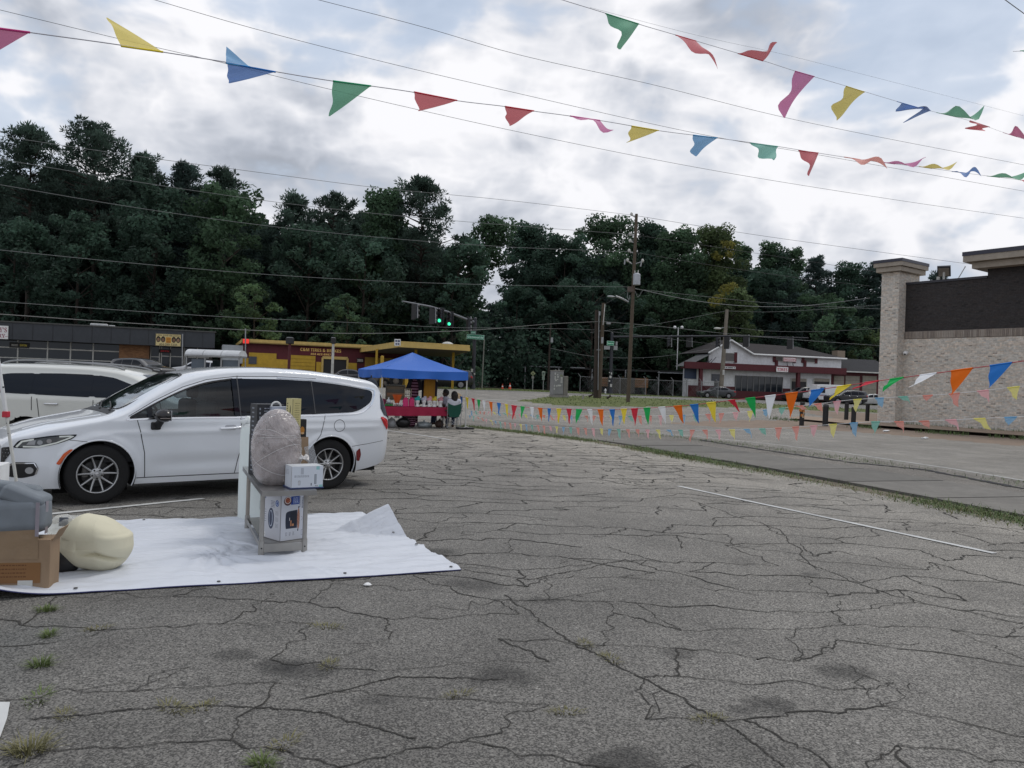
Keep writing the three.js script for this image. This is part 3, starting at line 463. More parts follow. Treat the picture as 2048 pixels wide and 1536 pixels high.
// --- strip mall at the left
{
  const { t, len, P } = frameOf('strip_mall', 'long low strip mall with a dark grey fascia behind the parked white vehicles', 'shop building', -330, 67, 421, 77.5);
  const top = P(200, 655)[1], fas = P(200, 687)[1];
  mesh('wall', box(len, top - 0.2, 13, len / 2, (top - 0.2) / 2, -7.2), worn(0.10, 0.095, 0.09, 0.85), t);
  const fascia = mesh('fascia', box(len + 0.6, top - fas, 1.9, len / 2, (top + fas) / 2, 0.25), worn(0.040, 0.046, 0.055, 0.6, 0.003), t);
  for (let x = 0.5; x < len; x += 1.6) mesh('fascia_joint', box(0.03, top - fas - 0.06, 0.03, x, (top + fas) / 2, 1.21), M.black, fascia);
  mesh('roof_edge', box(len + 0.8, 0.12, 2.1, len / 2, top + 0.06, 0.25), worn(0.09, 0.09, 0.085, 0.8), t);
  const debris = mesh('roof_debris', [rbox(1.5, 0.3, 0.5, 0.1, P(201, 660)[0], top + 0.16, 0.9), rbox(0.5, 0.18, 0.3, 0.05, P(212, 661)[0] + .6, top + 0.13, 0.9, .4)], worn(0.55, 0.56, 0.57, 0.8), t);
  const x0 = P(240, 700)[0];
  // shop front: panes in white frames
  const frame = M.offwhite, rows = [0.35, 1.5, 2.45, fas];
  for (let x = 1, k = 0; x < x0 - 2.2; x += 1.9 + (k % 3 === 0 ? 0.5 : 0), k++) {
    const w = 1.9 + (k % 3 === 0 ? 0.5 : 0);
    const f = mesh('window_frame', [box(0.11, fas, 0.16, x, fas / 2, -0.62), box(w, 0.09, 0.14, x + w / 2, rows[1], -0.62), box(w, 0.11, 0.14, x + w / 2, rows[2], -0.62), box(w, 0.3, 0.2, x + w / 2, 0.15, -0.6)], frame, t);
    for (let q = 0; q < 3; q++) if (rows[q + 1] - rows[q] > 0.15) mesh('pane', box(w - 0.13, rows[q + 1] - rows[q] - 0.1, 0.03, x + w / 2, (rows[q] + rows[q + 1]) / 2, -0.63), shopGlass, f);
  }
  const [bx, , bw] = rectOf(P, 238, 690, 298, 740);
  const pier = mesh('brick_pier', box(bw, fas, 0.9, bx, fas / 2, -0.35), worn(0.23, 0.115, 0.055, 0.85, 0.003), t);
  const br = rng(4), brickM = [worn(0.27, 0.135, 0.06, 0.85), worn(0.22, 0.105, 0.05, 0.85), worn(0.31, 0.16, 0.075, 0.85)], lists = [[], [], []];
  for (let y = 0.05; y < fas - 0.06; y += 0.09) for (let x = bx - bw / 2 + ((y / 0.09 | 0) % 2 ? 0.14 : 0.02); x < bx + bw / 2 - 0.22; x += 0.24) lists[(br() * 3) | 0].push(box(0.225, 0.075, 0.02, x + 0.11, y + 0.04, 0.105));
  lists.forEach((l, k) => { mesh('brickwork', l, brickM[k], pier).userData.kind = 'stuff'; });
  const [dx, , dw] = rectOf(P, 300, 690, 318, 740);
  const door = mesh('shop_door', [box(0.08, fas, 0.1, dx - dw / 2, fas / 2, -0.6), box(0.08, fas, 0.1, dx + dw / 2, fas / 2, -0.6), box(dw, 0.08, 0.1, dx, 2.1, -0.6)], frame, t);
  mesh('pane', box(dw, fas, 0.03, dx, fas / 2, -0.63), shopGlass, door);
  for (const [a, b] of [[322, 338], [340, 366], [368, 392], [394, 418]]) { const [x, , w] = rectOf(P, a, 690, b, 740); const f = mesh('window_frame', [box(0.08, fas, 0.1, x - w / 2, fas / 2, -0.6), box(w, 0.08, 0.1, x, 2.2, -0.6)], frame, t); mesh('pane', box(w - 0.06, fas, 0.03, x, fas / 2, -0.63), shopGlass, f); }
  const sticker = canvasMat(128, 64, (x, w, h) => { x.fillStyle = '#120808'; x.fillRect(0, 0, w, h); text(x, 'OPEN', w / 2, h / 2, 34, '#ff3040'); });
  // boards on the fascia
  const [sx, sy, sw, sh] = rectOf(P, -60, 651.5, 24, 678), [lx, ly, lw, lh] = rectOf(P, 313, 669, 363.5, 693.5);
  const bakery = thing('shop_sign', 'white shop sign with dark red letters at the left edge', 'sign', t.localToWorld ? t.position : t.position, t.rotation.y); t.updateMatrixWorld(true); bakery.position.copy(t.localToWorld(V(sx, sy, 1.3)));
  signBoard('board', canvasMat(512, 160, (x, w, h) => { x.fillStyle = '#d9d8d6'; x.fillRect(0, 0, w, h); text(x, "DDY'S", w * 0.79, h * 0.32, 78, '#7d1630', 'bold', 'serif', 190); text(x, 'ERY–', w * 0.84, h * 0.76, 62, '#7d1630', 'bold', 'serif', 160); }), sw, sh, bakery, 0, 0, 0, 0.1);
  const braid = thing('shop_sign', 'yellow hair braiding sign with four faces and a telephone number', 'sign', t.localToWorld(V(lx, ly, 1.3)), t.rotation.y);
  signBoard('board', canvasMat(512, 256, (x, w, h) => {
    x.fillStyle = '#cdbb85'; x.fillRect(0, 0, w, h); x.strokeStyle = '#302818'; x.lineWidth = 8; x.strokeRect(4, 4, w - 8, h - 8);
    text(x, 'LIMA HAIR BRAIDING', w / 2, 36, 46, '#191510', 'bold', 'serif', 480); text(x, '404-289-1338', w / 2, 222, 58, '#191510', 'bold', 'serif', 470);
    for (const [a, s] of [[58, '#8b6a50'], [152, '#7a5b45'], [366, '#7c5a40'], [456, '#96755a']]) { x.fillStyle = '#17110d'; x.beginPath(); x.ellipse(a, 118, 44, 62, 0, 0, 7); x.fill(); x.fillStyle = s; x.beginPath(); x.ellipse(a, 128, 27, 38, 0, 0, 7); x.fill(); x.fillStyle = '#251812'; x.fillRect(a - 16, 118, 10, 5); x.fillRect(a + 6, 118, 10, 5); x.fillRect(a - 9, 148, 18, 5); }
    x.fillStyle = '#c58a2b'; x.fillRect(206, 70, 106, 118); for (const y of [86, 116, 146, 170]) { x.fillStyle = '#6d2c10'; x.fillRect(222, y, 74, 9); }
  }), lw, lh, braid, 0, 0, 0, 0.08);
  const neon = thing('neon_sign', 'small lit red and yellow sign in the strip mall window', 'sign', t.localToWorld(V(...P(36, 690), -0.55)), t.rotation.y);
  mesh('board', box(1.6, 0.5, 0.05), M.black, neon); mesh('lit_letters', quad(1.5, 0.42, 0, 0, 0.032), canvasMat(256, 64, (x, w, h) => { x.fillStyle = '#0a0806'; x.fillRect(0, 0, w, h); text(x, 'OPEN', w * 0.72, h / 2, 38, '#e9d23a'); x.fillStyle = '#b9b7b0'; x.fillRect(20, 20, 90, 10); x.fillRect(20, 38, 90, 8); }, 0.5), neon, true);
  const red = thing('window_lettering', 'red lit lettering in the window beside the shop door', 'sign', t.localToWorld(V(...P(329, 702), -0.5)), t.rotation.y); mesh('board', quad(1.1, 0.36), sticker, red, true);
}
// --- red and yellow tyre shop with its canopy
{
  const { t, len, P } = frameOf('tyre_shop', 'low dark red and yellow tyre shop with a flat yellow roof edge', 'shop building', 484, 74, 812, 80);
  const red = worn(0.115, 0.014, 0.022, 0.75, 0.003), yel = worn(0.58, 0.36, 0.03, 0.7, 0.003), cream = worn(0.66, 0.47, 0.15, 0.7, 0.004), dark = M.black;
  const top = P(640, 685.5)[1], H0 = top - 0.1;
  mesh('wall', box(len, H0, 11, len / 2, H0 / 2, -5.5), red, t);
  mesh('roof_edge', [box(len + 0.3, 0.34, 0.5, len / 2, top - 0.17, 0.25), box(len + 0.3, 0.3, 11.5, len / 2, top - 0.2, -5.5)], cream, t);
  mesh('roof_flashing', box(len + 0.34, 0.1, 0.56, len / 2, top - 0.33, 0.27), worn(0.30, 0.20, 0.06, 0.8), t);
  const panel = (name, x0, y0, x1, y1, m, z = 0.05) => { const [x, y, w, h] = rectOf(P, x0, y0, x1, y1); return mesh(name, box(w, h, 0.1, x, y, z), m, t); };
  const low = P(640, 722)[1];
  panel('yellow_panel', 497, 706, 552, 760, yel);
  mesh('yellow_band', box(P(582, 720)[0] - P(484, 720)[0], low, 0.08, P(533, 720)[0], low / 2, 0.04), yel, t);
  const door1 = panel('garage_door', 581, 711, 630, 760, yel, 0.06); { const [x, y, w, h] = rectOf(P, 581, 711, 630, 760); for (let k = 1; k < 7; k++) mesh('slat', box(w, 0.03, 0.03, x, y - h / 2 + h * k / 7, 0.12), worn(0.35, 0.22, 0.02), door1); }
  panel('yellow_panel', 632, 724, 645, 760, yel); panel('yellow_panel', 696, 726, 713, 760, yel);
  { const [x, y, w, h] = rectOf(P, 644, 716, 694, 760); const f = mesh('open_bay', box(w, h, 0.06, x, y, 0.03), dark, t); mesh('door_frame', [box(0.18, h, 0.2, x - w / 2, y, 0.1), box(0.18, h, 0.2, x + w / 2, y, 0.1), box(w, 0.28, 0.2, x, y + h / 2, 0.1)], cream, f); }
  panel('yellow_panel', 729, 716, 812, 770, worn(0.40, 0.25, 0.04, 0.8), 0.06);
  panel('window', 497, 713, 513, 728, std(0.05, 0.055, 0.07, 0.2), 0.13);
  const letter = (name, label, x0, y0, x1, y1, draw, cw, ch) => { const [x, y, w, h] = rectOf(P, x0, y0, x1, y1); t.updateMatrixWorld(true); const s = thing('shop_sign', label, 'sign', t.localToWorld(V(x, y, 0.06)), t.rotation.y); mesh('lettering', box(w, h, 0.03), red, s); mesh('sign_face', quad(w, h, 0, 0, 0.02), canvasMat(cw, ch, draw, 0.7), s, true); };
  letter('lettering', 'yellow painted shop name and telephone number on the dark red wall', 598, 695, 684, 712, (x, w, h) => { x.fillStyle = '#5c1620'; x.fillRect(0, 0, w, h); text(x, 'C&M TIRES & BRAKES', w * 0.5, h * 0.33, 62, '#f0cb72', 'bold', 'sans-serif', 490); text(x, '404 422-8987', w * 0.5, h * 0.8, 40, '#f0cb72', 'bold', 'sans-serif', 280); }, 512, 128);
  letter('lettering', 'dark house number sign beside the open garage bay', 713, 716, 727, 726, (x, w, h) => { x.fillStyle = '#230d10'; x.fillRect(0, 0, w, h); text(x, '3885', w / 2, h / 2, 60, '#cfcac0', 'bold', 'sans-serif', 110); }, 128, 90);
  // white sheet-metal lean-to at the left end
  mesh('lean_to', box(1.8, 1.7, 3, -0.9, P(470, 700)[1] - 0.4, -1.2), worn(0.42, 0.45, 0.47, 0.7), t);
  const c = thing('lit_sign', 'small bright red lit sign at the corner of the tyre shop roof', 'sign', t.localToWorld(V(P(491, 683)[0], P(491, 683)[1], 0.7)), t.rotation.y); mesh('lit_panel', rbox(0.55, 0.42, 0.2, 0.04), std(0.5, 0.02, 0.02, 0.4, { emissive: rgb(1, 0.05, 0.03), emissiveIntensity: 0.55 }), c); mesh('housing', rbox(0.6, 0.47, 0.16, 0.03, 0, 0, -0.06), M.black, c);
  // canopy over the forecourt
  const A = at(716, 697, 79.5), B = at(800, 683, 63), C = at(938, 690.5, 66), D = at(900, 701, 84), y = (B.y + C.y) / 2;
  const can = thing('forecourt_canopy', 'flat yellow-edged canopy roof reaching out from the tyre shop', 'canopy', [B.x, 0, B.z], 0);
  const loc = [A, B, C, D].map((p) => [p.x - B.x, p.z - B.z]), pos = [], idx = [];
  for (const yy of [y - 0.48, y]) for (const [x, z] of loc) pos.push(x, yy, z);
  mesh('soffit', geoFrom(pos, [0, 1, 2, 0, 2, 3, 4, 6, 5, 4, 7, 6]).toNonIndexed(), worn(0.16, 0.13, 0.11, 0.8), can).geometry.computeVertexNormals();
  for (const [i, j] of [[0, 1], [1, 2], [2, 3]]) { const [ax, az] = loc[i], [bx, bz] = loc[j], l = Math.hypot(bx - ax, bz - az), ry = -Math.atan2(bz - az, bx - ax); mesh('yellow_fascia', [box(l + 0.1, 0.3, 0.12, (ax + bx) / 2, y - 0.13, (az + bz) / 2, ry), box(l + 0.16, 0.22, 0.18, (ax + bx) / 2, y - 0.36, (az + bz) / 2, ry)], cream, can); }
  for (const [px, d] of [[752, 70], [830, 66.5], [905, 70]]) { const p = onGround(px, d); mesh('post', box(0.2, y - 0.4 - p.y, 0.2, p.x - B.x, (y - 0.4 + p.y) / 2, p.z - B.z), yel, can); }
  mesh('roof_vent', sph(0.45, at(895, 688, 70).x - B.x, y + 0.1, at(895, 688, 70).z - B.z, 1.3, 0.8, 1), M.offwhite, can);
  { const p = at(795, 685, 62.9); const s = thing('notice_board', 'small white notice on the corner of the yellow canopy', 'sign', p, 0.2); mesh('board', box(0.5, 0.55, 0.06), M.white, s); mesh('sign_face', quad(0.46, 0.5, 0, 0, 0.035), canvasMat(64, 64, (x) => { x.fillStyle = '#d8d8da'; x.fillRect(0, 0, 64, 64); x.fillStyle = '#343c60'; x.fillRect(6, 8, 22, 18); x.fillRect(34, 8, 24, 18); x.fillRect(10, 38, 18, 18); x.fillRect(34, 38, 20, 18); }), s, true); }
}
// --- white two-storey tyre and emissions shop at the right, behind the street
{
  const { t, len, P } = frameOf('emissions_garage', 'white two-storey garage with maroon trim and a grey shingle roof', 'shop building', 1376, 100, 1765, 107);
  const white = worn(0.80, 0.81, 0.83, 0.7, 0.004), mar = M.maroon, shingle = worn(0.030, 0.026, 0.028, 0.95, 0.02);
  const yT = P(1520, 737)[1], yB = P(1520, 741)[1], yA = P(1520, 737.5, 1.2)[1], xR = P(1662, 760)[0], xU0 = P(1502, 720)[0], xU1 = P(1683, 720)[0];
  mesh('lower_wall', box(xR, yT, 1.6, xR / 2, yT / 2, -0.8), white, t);
  mesh('maroon_band', box(xR, 1.5, 0.1, xR / 2, 0.75, 0.03), mar, t);
  const aw = mesh('awning_fascia', [box(P(1680, 735)[0] + 1.2, 0.85, 0.35, (P(1680, 735)[0] - 1.2) / 2, yA + 0.1, 1.2), box(P(1680, 735)[0] + 1.2, 0.12, 1.3, (P(1680, 735)[0] - 1.2) / 2, yA - 0.25, 0.6)], mar, t);
  for (const [px, m] of [[1401, 0], [1596, 0]]) mesh('awning_post', box(0.42, yB, 0.42, P(px, 760, 1)[0], yB / 2, 1.0), mar, t);
  // upper storey with gable towards the left
  const eave = P(1590, 712)[1], xg = P(1418, 710)[0], ridge = P(1455, 679)[1], dep = 7.5;
  mesh('upper_wall', box(xU1 - xU0 + 0.0, eave - yB, dep, (xU0 + xU1) / 2, (eave + yB) / 2, -dep / 2 - 0.02), white, t);
  const gw = xU0 - xg, gable = prism([[xg, yB], [xU0, yB], [xU0, eave], [xg + gw * 0.47, ridge], [xg, eave]], 0.3); mesh('gable_wall', gable.translate(0, 0, -0.32), white, t);
  const xm = xg + gw * 0.47, zr = -dep * 0.5, hip = xU1 - 4.2;
  const roofP = [[xg - 0.3, eave - 0.1, 0.5], [xm, ridge, 0.5], [xU0 + 0.1, eave, 0.5], [xU1 + 0.5, eave - 0.05, 0.5], [hip, ridge - 0.25, zr], [xm, ridge, zr], [xU1 + 0.5, eave, -dep - 0.4], [xg - 0.3, eave, -dep - 0.4]];
  const tri = (...q) => geoFrom(q.flatMap((i) => roofP[i]), [...Array(q.length - 2).keys()].flatMap((k) => [0, k + 1, k + 2]));
  mesh('roof', [tri(2, 3, 4, 5), tri(1, 2, 5), tri(0, 1, 5, 7), tri(3, 6, 4), tri(4, 6, 7, 5)], shingle, t);
  mesh('eave_board', [cyl([xU0, eave - 0.06, 0.42], [xU1 + 0.5, eave - 0.1, 0.42], 0.13, 0.13, 6), cyl([xm, ridge - 0.08, 0.46], [xU0 + 0.1, eave - 0.05, 0.46], 0.12, 0.12, 6), cyl([xm, ridge - 0.08, 0.46], [xg - 0.3, eave - 0.15, 0.46], 0.12, 0.12, 6)], M.white, t);
  const win = (x0, y0, x1, y1, shut, out = 0) => { const [x, y, w, h] = rectOf(P, x0, y0, x1, y1, out); const f = mesh('window', [box(w, 0.08, 0.1, x, y + h / 2, out + 0.05), box(w, 0.08, 0.1, x, y - h / 2, out + 0.05)], M.offwhite, t); mesh('pane', box(w, h, 0.05, x, y, out + 0.03), worn(0.14, 0.13, 0.125, 0.5), f); for (const s of shut) mesh('shutter', box(0.42, h + 0.25, 0.09, x + s * (w / 2 + 0.2), y, out + 0.05), mar, f); };
  win(1451, 706, 1468, 723, [1]); win(1551, 714.5, 1586, 723, [-1, 1]); win(1608, 716, 1629, 724.5, [-1, 1]);
  for (const px of [1552, 1609]) mesh('trim_post', box(0.35, 1.0, 0.2, P(px, 727)[0], P(px, 728)[1], 0.1), mar, t);
  // lean-to stair at the left
  const s0 = P(1370, 730)[0], s1 = xg; mesh('stair_roof', geoFrom([s0, yB + 0.2, 0.9, s1, eave - 0.2, 0.9, s1, eave - 0.2, -3, s0, yB + 0.2, -3], [0, 1, 2, 0, 2, 3]), worn(0.12, 0.125, 0.13, 0.6), t);
  for (let k = 1; k < 6; k++) mesh('stair_rail', cyl([lerp(s0, s1, k / 6), yB + 0.2, 0.7], [lerp(s0, s1, k / 6) + 1.2, lerp(yB + 0.2, eave - 0.4, k / 6), 0.7], 0.04), M.darkMetal, t);
  // shop windows and garage doors
  const [gx, gy, gww, gh] = rectOf(P, 1470, 752.5, 1564, 783); const sf = mesh('shop_front', box(gww, gh, 0.08, gx, gy, 0.05), shopGlass, t); for (let k = 0; k <= 8; k++) mesh('mullion', box(0.09, gh, 0.12, gx - gww / 2 + gww * k / 8, gy, 0.09), worn(0.2, 0.2, 0.2), sf);
  for (const [a, b] of [[1581, 1612], [1626, 1658]]) { const [x, y, w, h] = rectOf(P, a, 757, b, 783); const g = mesh('garage_bay', box(w, h, 0.06, x, y, 0.04), M.black, t); mesh('rolled_door', box(w, h * 0.24, 0.12, x, y + h * 0.38, 0.08), worn(0.36, 0.33, 0.28, 0.7), g); mesh('bay_frame', [box(0.1, h, 0.14, x - w / 2, y, 0.08), box(0.1, h, 0.14, x + w / 2, y, 0.08)], M.offwhite, g); }
  mesh('door', box(1.1, 2.0, 0.08, P(1436, 770)[0], 1.1, 0.06), worn(0.12, 0.12, 0.12), t); mesh('small_window', box(1.3, 0.9, 0.1, P(1432, 755)[0], P(1432, 755)[1], 0.06), std(0.05, 0.06, 0.08, 0.2), t);
  mesh('wall_poster', box(1.7, 1.6, 0.06, P(1380.5, 745)[0], P(1380, 745)[1], 0.05), std(0.03, 0.05, 0.10, 0.5), t);
  mesh('flood_light', [sph(0.22, P(1391, 649)[0], P(1391, 649)[1], -6), sph(0.22, P(1406, 649)[0], P(1406, 649)[1], -6), cyl([P(1398, 655)[0], ridge - 4, -6], [P(1398, 655)[0], P(1398, 649)[1], -6], 0.06)], M.white, t);
  // garage wing at the right
  const w0 = xR + 0.02, w1 = P(1790, 760)[0], wy = P(1720, 742)[1], wr = P(1720, 715)[1];
  const wing = mesh('garage_wing', box(w1 - w0, wy, 8, (w0 + w1) / 2, wy / 2, -4.6), mar, t);
  mesh('wing_roof', geoFrom([w0 - 0.3, wy - 0.1, 0.3, w1 + 0.3, wy - 0.1, 0.3, w1 + 0.3, wr, -4.5, w0 - 0.3, wr, -4.5], [0, 1, 2, 0, 2, 3]), worn(0.024, 0.025, 0.03, 0.95, 0.02), t);
  mesh('wing_gutter', box(w1 - w0 + 0.6, 0.16, 0.2, (w0 + w1) / 2, wy - 0.16, 0.36), M.offwhite, t);
  for (const [a, b] of [[1667, 1687], [1690, 1718], [1724, 1752], [1759, 1786]]) { const [x, y, w, h] = rectOf(P, a, 752, b, 796, -0.6); const d = mesh('garage_door', box(w, h, 0.08, x, y, -0.56), worn(0.33, 0.30, 0.25, 0.7), t); for (let k = 1; k < 5; k++) mesh('door_seam', box(w, 0.04, 0.03, x, y - h / 2 + h * k / 5, -0.51), worn(0.22, 0.2, 0.17), d); }
  mesh('chimney', box(1.2, 1.0, 1.2, P(1696, 707)[0], P(1696, 708)[1], -2), worn(0.3, 0.24, 0.18), t);
  // signs
  t.updateMatrixWorld(true);
  const sg = (label, x0, y0, x1, y1, out, draw, cw, ch) => { const [x, y, w, h] = rectOf(P, x0, y0, x1, y1, out); const s = thing('shop_sign', label, 'sign', t.localToWorld(V(x, y, out)), t.rotation.y); signBoard('board', canvasMat(cw, ch, draw), w, h, s, 0, 0, 0, 0.1); return [s, w, h]; };
  const [em, ew, eh] = sg('white sign with red letters for emissions on the upper storey', 1566, 715, 1592, 723.5, 0.9, (x, w, h) => { x.fillStyle = '#d8d5d4'; x.fillRect(0, 0, w, h); x.strokeStyle = '#8d2c38'; x.lineWidth = 8; x.strokeRect(4, 4, w - 8, h - 8); text(x, 'EMISSIONS', w / 2, h / 2 + 3, 76, '#a02a3a', 'bold', 'sans-serif', 236); }, 256, 96);
  mesh('bracket', [cyl([-ew * 0.2, -eh / 2, 0], [-ew * 0.2, -eh / 2 - 1.1, 0.3], 0.05), cyl([ew * 0.25, -eh / 2, 0], [ew * 0.25, -eh / 2 - 1.1, 0.3], 0.05)], M.darkMetal, em);
  sg('white tires sign with red letters hanging on the maroon fascia', 1552.5, 734, 1576, 744, 1.5, (x, w, h) => { x.fillStyle = '#dcd9d8'; x.fillRect(0, 0, w, h); text(x, 'TIRES', w / 2, h / 2 + 4, 92, '#a62238', 'bold', 'sans-serif', 230); }, 256, 112);
  sg('narrow white sign with black writing on the maroon fascia', 1442, 733, 1471, 737.5, 1.5, (x, w, h) => { x.fillStyle = '#d6d6d6'; x.fillRect(0, 0, w, h); for (const [a, b] of [[14, 60], [84, 24], [120, 90], [222, 22]]) { x.fillStyle = '#2a2a30'; x.fillRect(a, 14, b, 20); } }, 256, 48);
}
// --- brick building at the right
{
  const a = hit(1761, 848), b = hit(2048, 871.5), ux = b.clone().sub(a).setY(0).normalize(), yaw = Math.atan2(-ux.z, ux.x);
  const t = thing('brick_building', 'pale brick building with a tall corner column and dark upper band', 'shop building', [a.x, 0, a.z], yaw);
  const mk = (pal, seed, mortar) => noiseTexture(1024, (u, v) => {                   // 16 courses of 8 bricks: only bond, tone and wear of bricks too small to pick apart
    const row = Math.floor(v * 32), uu = u * 12 + (row % 2 ? 0.5 : 0), k = Math.floor(uu) % 12, fx = uu - Math.floor(uu), fy = v * 32 - row; const q = NT[(row * 131 + k * 7 + seed * 991) & 65535], n = tfbm(u, v, 32, 4, seed) - 0.5;
    if (fx < 0.055 || fy < 0.16) return mortar.map((c) => c + n * 0.1); const s = q < 0.03 ? 0.72 : 0.90 + 0.15 * q; return pal.map((c, i) => c * s * (1 + 0.35 * n + (i === 0 ? 0.06 : i === 2 ? -0.05 : 0) * (NT[(row * 17 + k * 391) & 65535] - 0.5)));
  }, 1 / 2.5, true);
  const bump = noiseTexture(1024, (u, v) => { const row = Math.floor(v * 32), uu = u * 12 + (row % 2 ? 0.5 : 0), fx = uu - Math.floor(uu), fy = v * 32 - row; return fx < 0.055 || fy < 0.16 ? 0.2 : 0.8 + 0.2 * tfbm(u, v, 64, 2, 3); }, 1 / 2.5);
  const pale = new THREE.MeshStandardMaterial({ map: mk([0.77, 0.735, 0.69], 3, [0.80, 0.785, 0.76]), bumpMap: bump, bumpScale: 0.012, roughness: 0.9 });
  const darkB = new THREE.MeshStandardMaterial({ map: mk([0.215, 0.20, 0.20], 5, [0.17, 0.16, 0.16]), bumpMap: bump, bumpScale: 0.012, roughness: 0.85 });
  const L = 26, inv = new THREE.Matrix4().makeRotationY(-yaw);
  const P = (px, py, out = 0) => { const n = V(Math.sin(yaw), 0, Math.cos(yaw)), [dx, dy] = dir(px, py), D = V(dx, dy, -1), o = V(a.x, 0, a.z).addScaledVector(n, out), s = o.clone().sub(V(0, EYE, 0)).dot(n) / D.dot(n); const q = V(0, EYE, 0).addScaledVector(D, s).sub(V(a.x, 0, a.z)).applyMatrix4(inv); return [q.x, q.y]; };
  const g0 = a.y - 0.2, colW = P(1801, 700)[0], capY = P(1790, 546)[1], bandY = P(1900, 659)[1], parY = P(1822, 567)[1];
  const uvOff = (g) => metreUV(g);
  // the column stands a little in front of the wall
  const colD = 2.1;
  mesh('brick_column', box(colW, capY - g0, colD, colW / 2, (capY + g0) / 2, 0.35 - colD / 2), pale, t);
  mesh('column_cap', [box(colW + 0.4, 0.24, colD + 0.5, colW / 2, capY + 0.14, 0.35 - colD / 2), box(colW + 0.6, 0.22, colD + 0.7, colW / 2, capY + 0.39, 0.35 - colD / 2)], worn(0.38, 0.335, 0.28, 0.8), t);
  mesh('cap_flashing', box(colW + 0.65, 0.16, colD + 0.76, colW / 2, capY + 0.58, 0.35 - colD / 2), std(0.025, 0.026, 0.045, 0.4), t);
  const x1 = colW + L;
  mesh('brick_wall', box(L, bandY - 0.42 - g0, 0.5, colW + L / 2, (bandY - 0.42 + g0) / 2, -0.55), pale, t);
  const sold = mesh('soldier_course', box(L, 0.4, 0.4, colW + L / 2, bandY - 0.21, -0.55), worn(0.34, 0.29, 0.25), t); const sr = rng(6), sm = [worn(0.34, 0.29, 0.245), worn(0.26, 0.22, 0.19), worn(0.38, 0.335, 0.29)], sl = [[], [], []]; for (let x = colW + 0.04; x < colW + 12; x += 0.085) sl[(sr() * 3) | 0].push(box(0.07, 0.36, 0.06, x + 0.035, bandY - 0.21, -0.325)); sl.forEach((l, k) => { mesh('brickwork', l, sm[k], sold).userData.kind = 'stuff'; });
  const xs = P(1968, 560)[0];
  mesh('dark_upper_wall', box(L, parY - bandY, 0.5, colW + L / 2, (parY + bandY) / 2, -0.62), darkB, t);
  mesh('parapet_coping', box(xs - colW, 0.12, 0.62, (xs + colW) / 2, parY + 0.06, -0.62), std(0.02, 0.02, 0.03, 0.4), t);
  const ty = P(2000, 532, 0.2)[1]; mesh('tower_wall', box(x1 - xs, ty - parY, 6, (x1 + xs) / 2, (ty + parY) / 2, -3.38), darkB, t);
  mesh('tower_cornice', [box(x1 - xs + 1.0, 0.3, 7, (x1 + xs) / 2, ty + 0.15, -3.3), box(x1 - xs + 1.6, 0.3, 7.6, (x1 + xs) / 2, ty + 0.47, -3.3)], worn(0.38, 0.335, 0.28, 0.8), t);
  mesh('tower_flashing', box(x1 - xs + 1.66, 0.2, 7.66, (x1 + xs) / 2, ty + 0.72, -3.3), std(0.025, 0.026, 0.045, 0.4), t);
  mesh('building_body', [box(L + colW - 0.2, parY - 0.6 - g0, 16, (L + colW) / 2 + 0.1, (parY - 0.6 + g0) / 2, -9)], pale, t);
  const bx0 = P(1898, 548, -6)[0]; mesh('rear_parapet', [box(6, 0.8, 0.4, bx0 + 3, P(1930, 549, -6)[1] - 0.35, -9)], worn(0.38, 0.335, 0.28, 0.8), t); mesh('rear_flashing', box(6.1, 0.16, 0.46, bx0 + 3, P(1930, 549, -6)[1] + 0.1, -9), std(0.025, 0.026, 0.045, 0.4), t);
  t.updateMatrixWorld(true);
  const cam = thing('security_camera', 'small white dome camera on the brick wall beside the column', 'camera', t.localToWorld(V(...P(1815, 707, -0.3), -0.28)), yaw); mesh('mount', cyl([0, 0.05, 0], [0, 0.05, 0.16], 0.07), M.white, cam); mesh('dome', sph(0.12, 0, 0, 0.2), M.white, cam); mesh('lens', sph(0.05, 0.02, -0.05, 0.28), M.black, cam);
  const fl = thing('roof_flood_light', 'tilted square flood light on the roof edge beside the column', 'lamp', t.localToWorld(V(P(1888, 545, -1)[0], parY + 0.1, -1)), yaw); mesh('lamp_head', box(0.62, 0.1, 0.75, 0, 0.55, 0, 0.4, -0.6), M.darkMetal, fl); mesh('lens', box(0.5, 0.03, 0.6, 0.0, 0.5, 0.03, 0.4, -0.6), worn(0.32, 0.29, 0.25), fl); mesh('stand', [cyl([0, 0, 0], [0, 0.5, 0], 0.06), cyl([-0.3, 0, 0], [-0.28, 0.28, 0], 0.09)], M.offwhite, fl);
  const ant = thing('roof_antenna', 'thin white rod leaning on the roof parapet', 'antenna', t.localToWorld(V(P(1912, 558, -1)[0], parY, -1)), yaw); mesh('rod', cyl([0, 0, 0], [0.45, 0.8, 0], 0.025), M.white, ant);
  // pavement in front
  const w = mesh('concrete_apron', geoFrom([[0, 0.0], [L + colW, 0.0], [L + colW, 3.6], [0, 3.2], [-3.5, 3.4], [-4.2, 1.0]].flatMap(([x, z]) => { const q = t.localToWorld(V(x, 0, z)); return [q.x, H(q.x, q.z) + 0.1, q.z]; }), [0, 2, 1, 0, 3, 2, 0, 4, 3, 0, 5, 4]), worn(0.36, 0.27, 0.20, 0.95, 0.01)); w.userData.kind = 'structure';
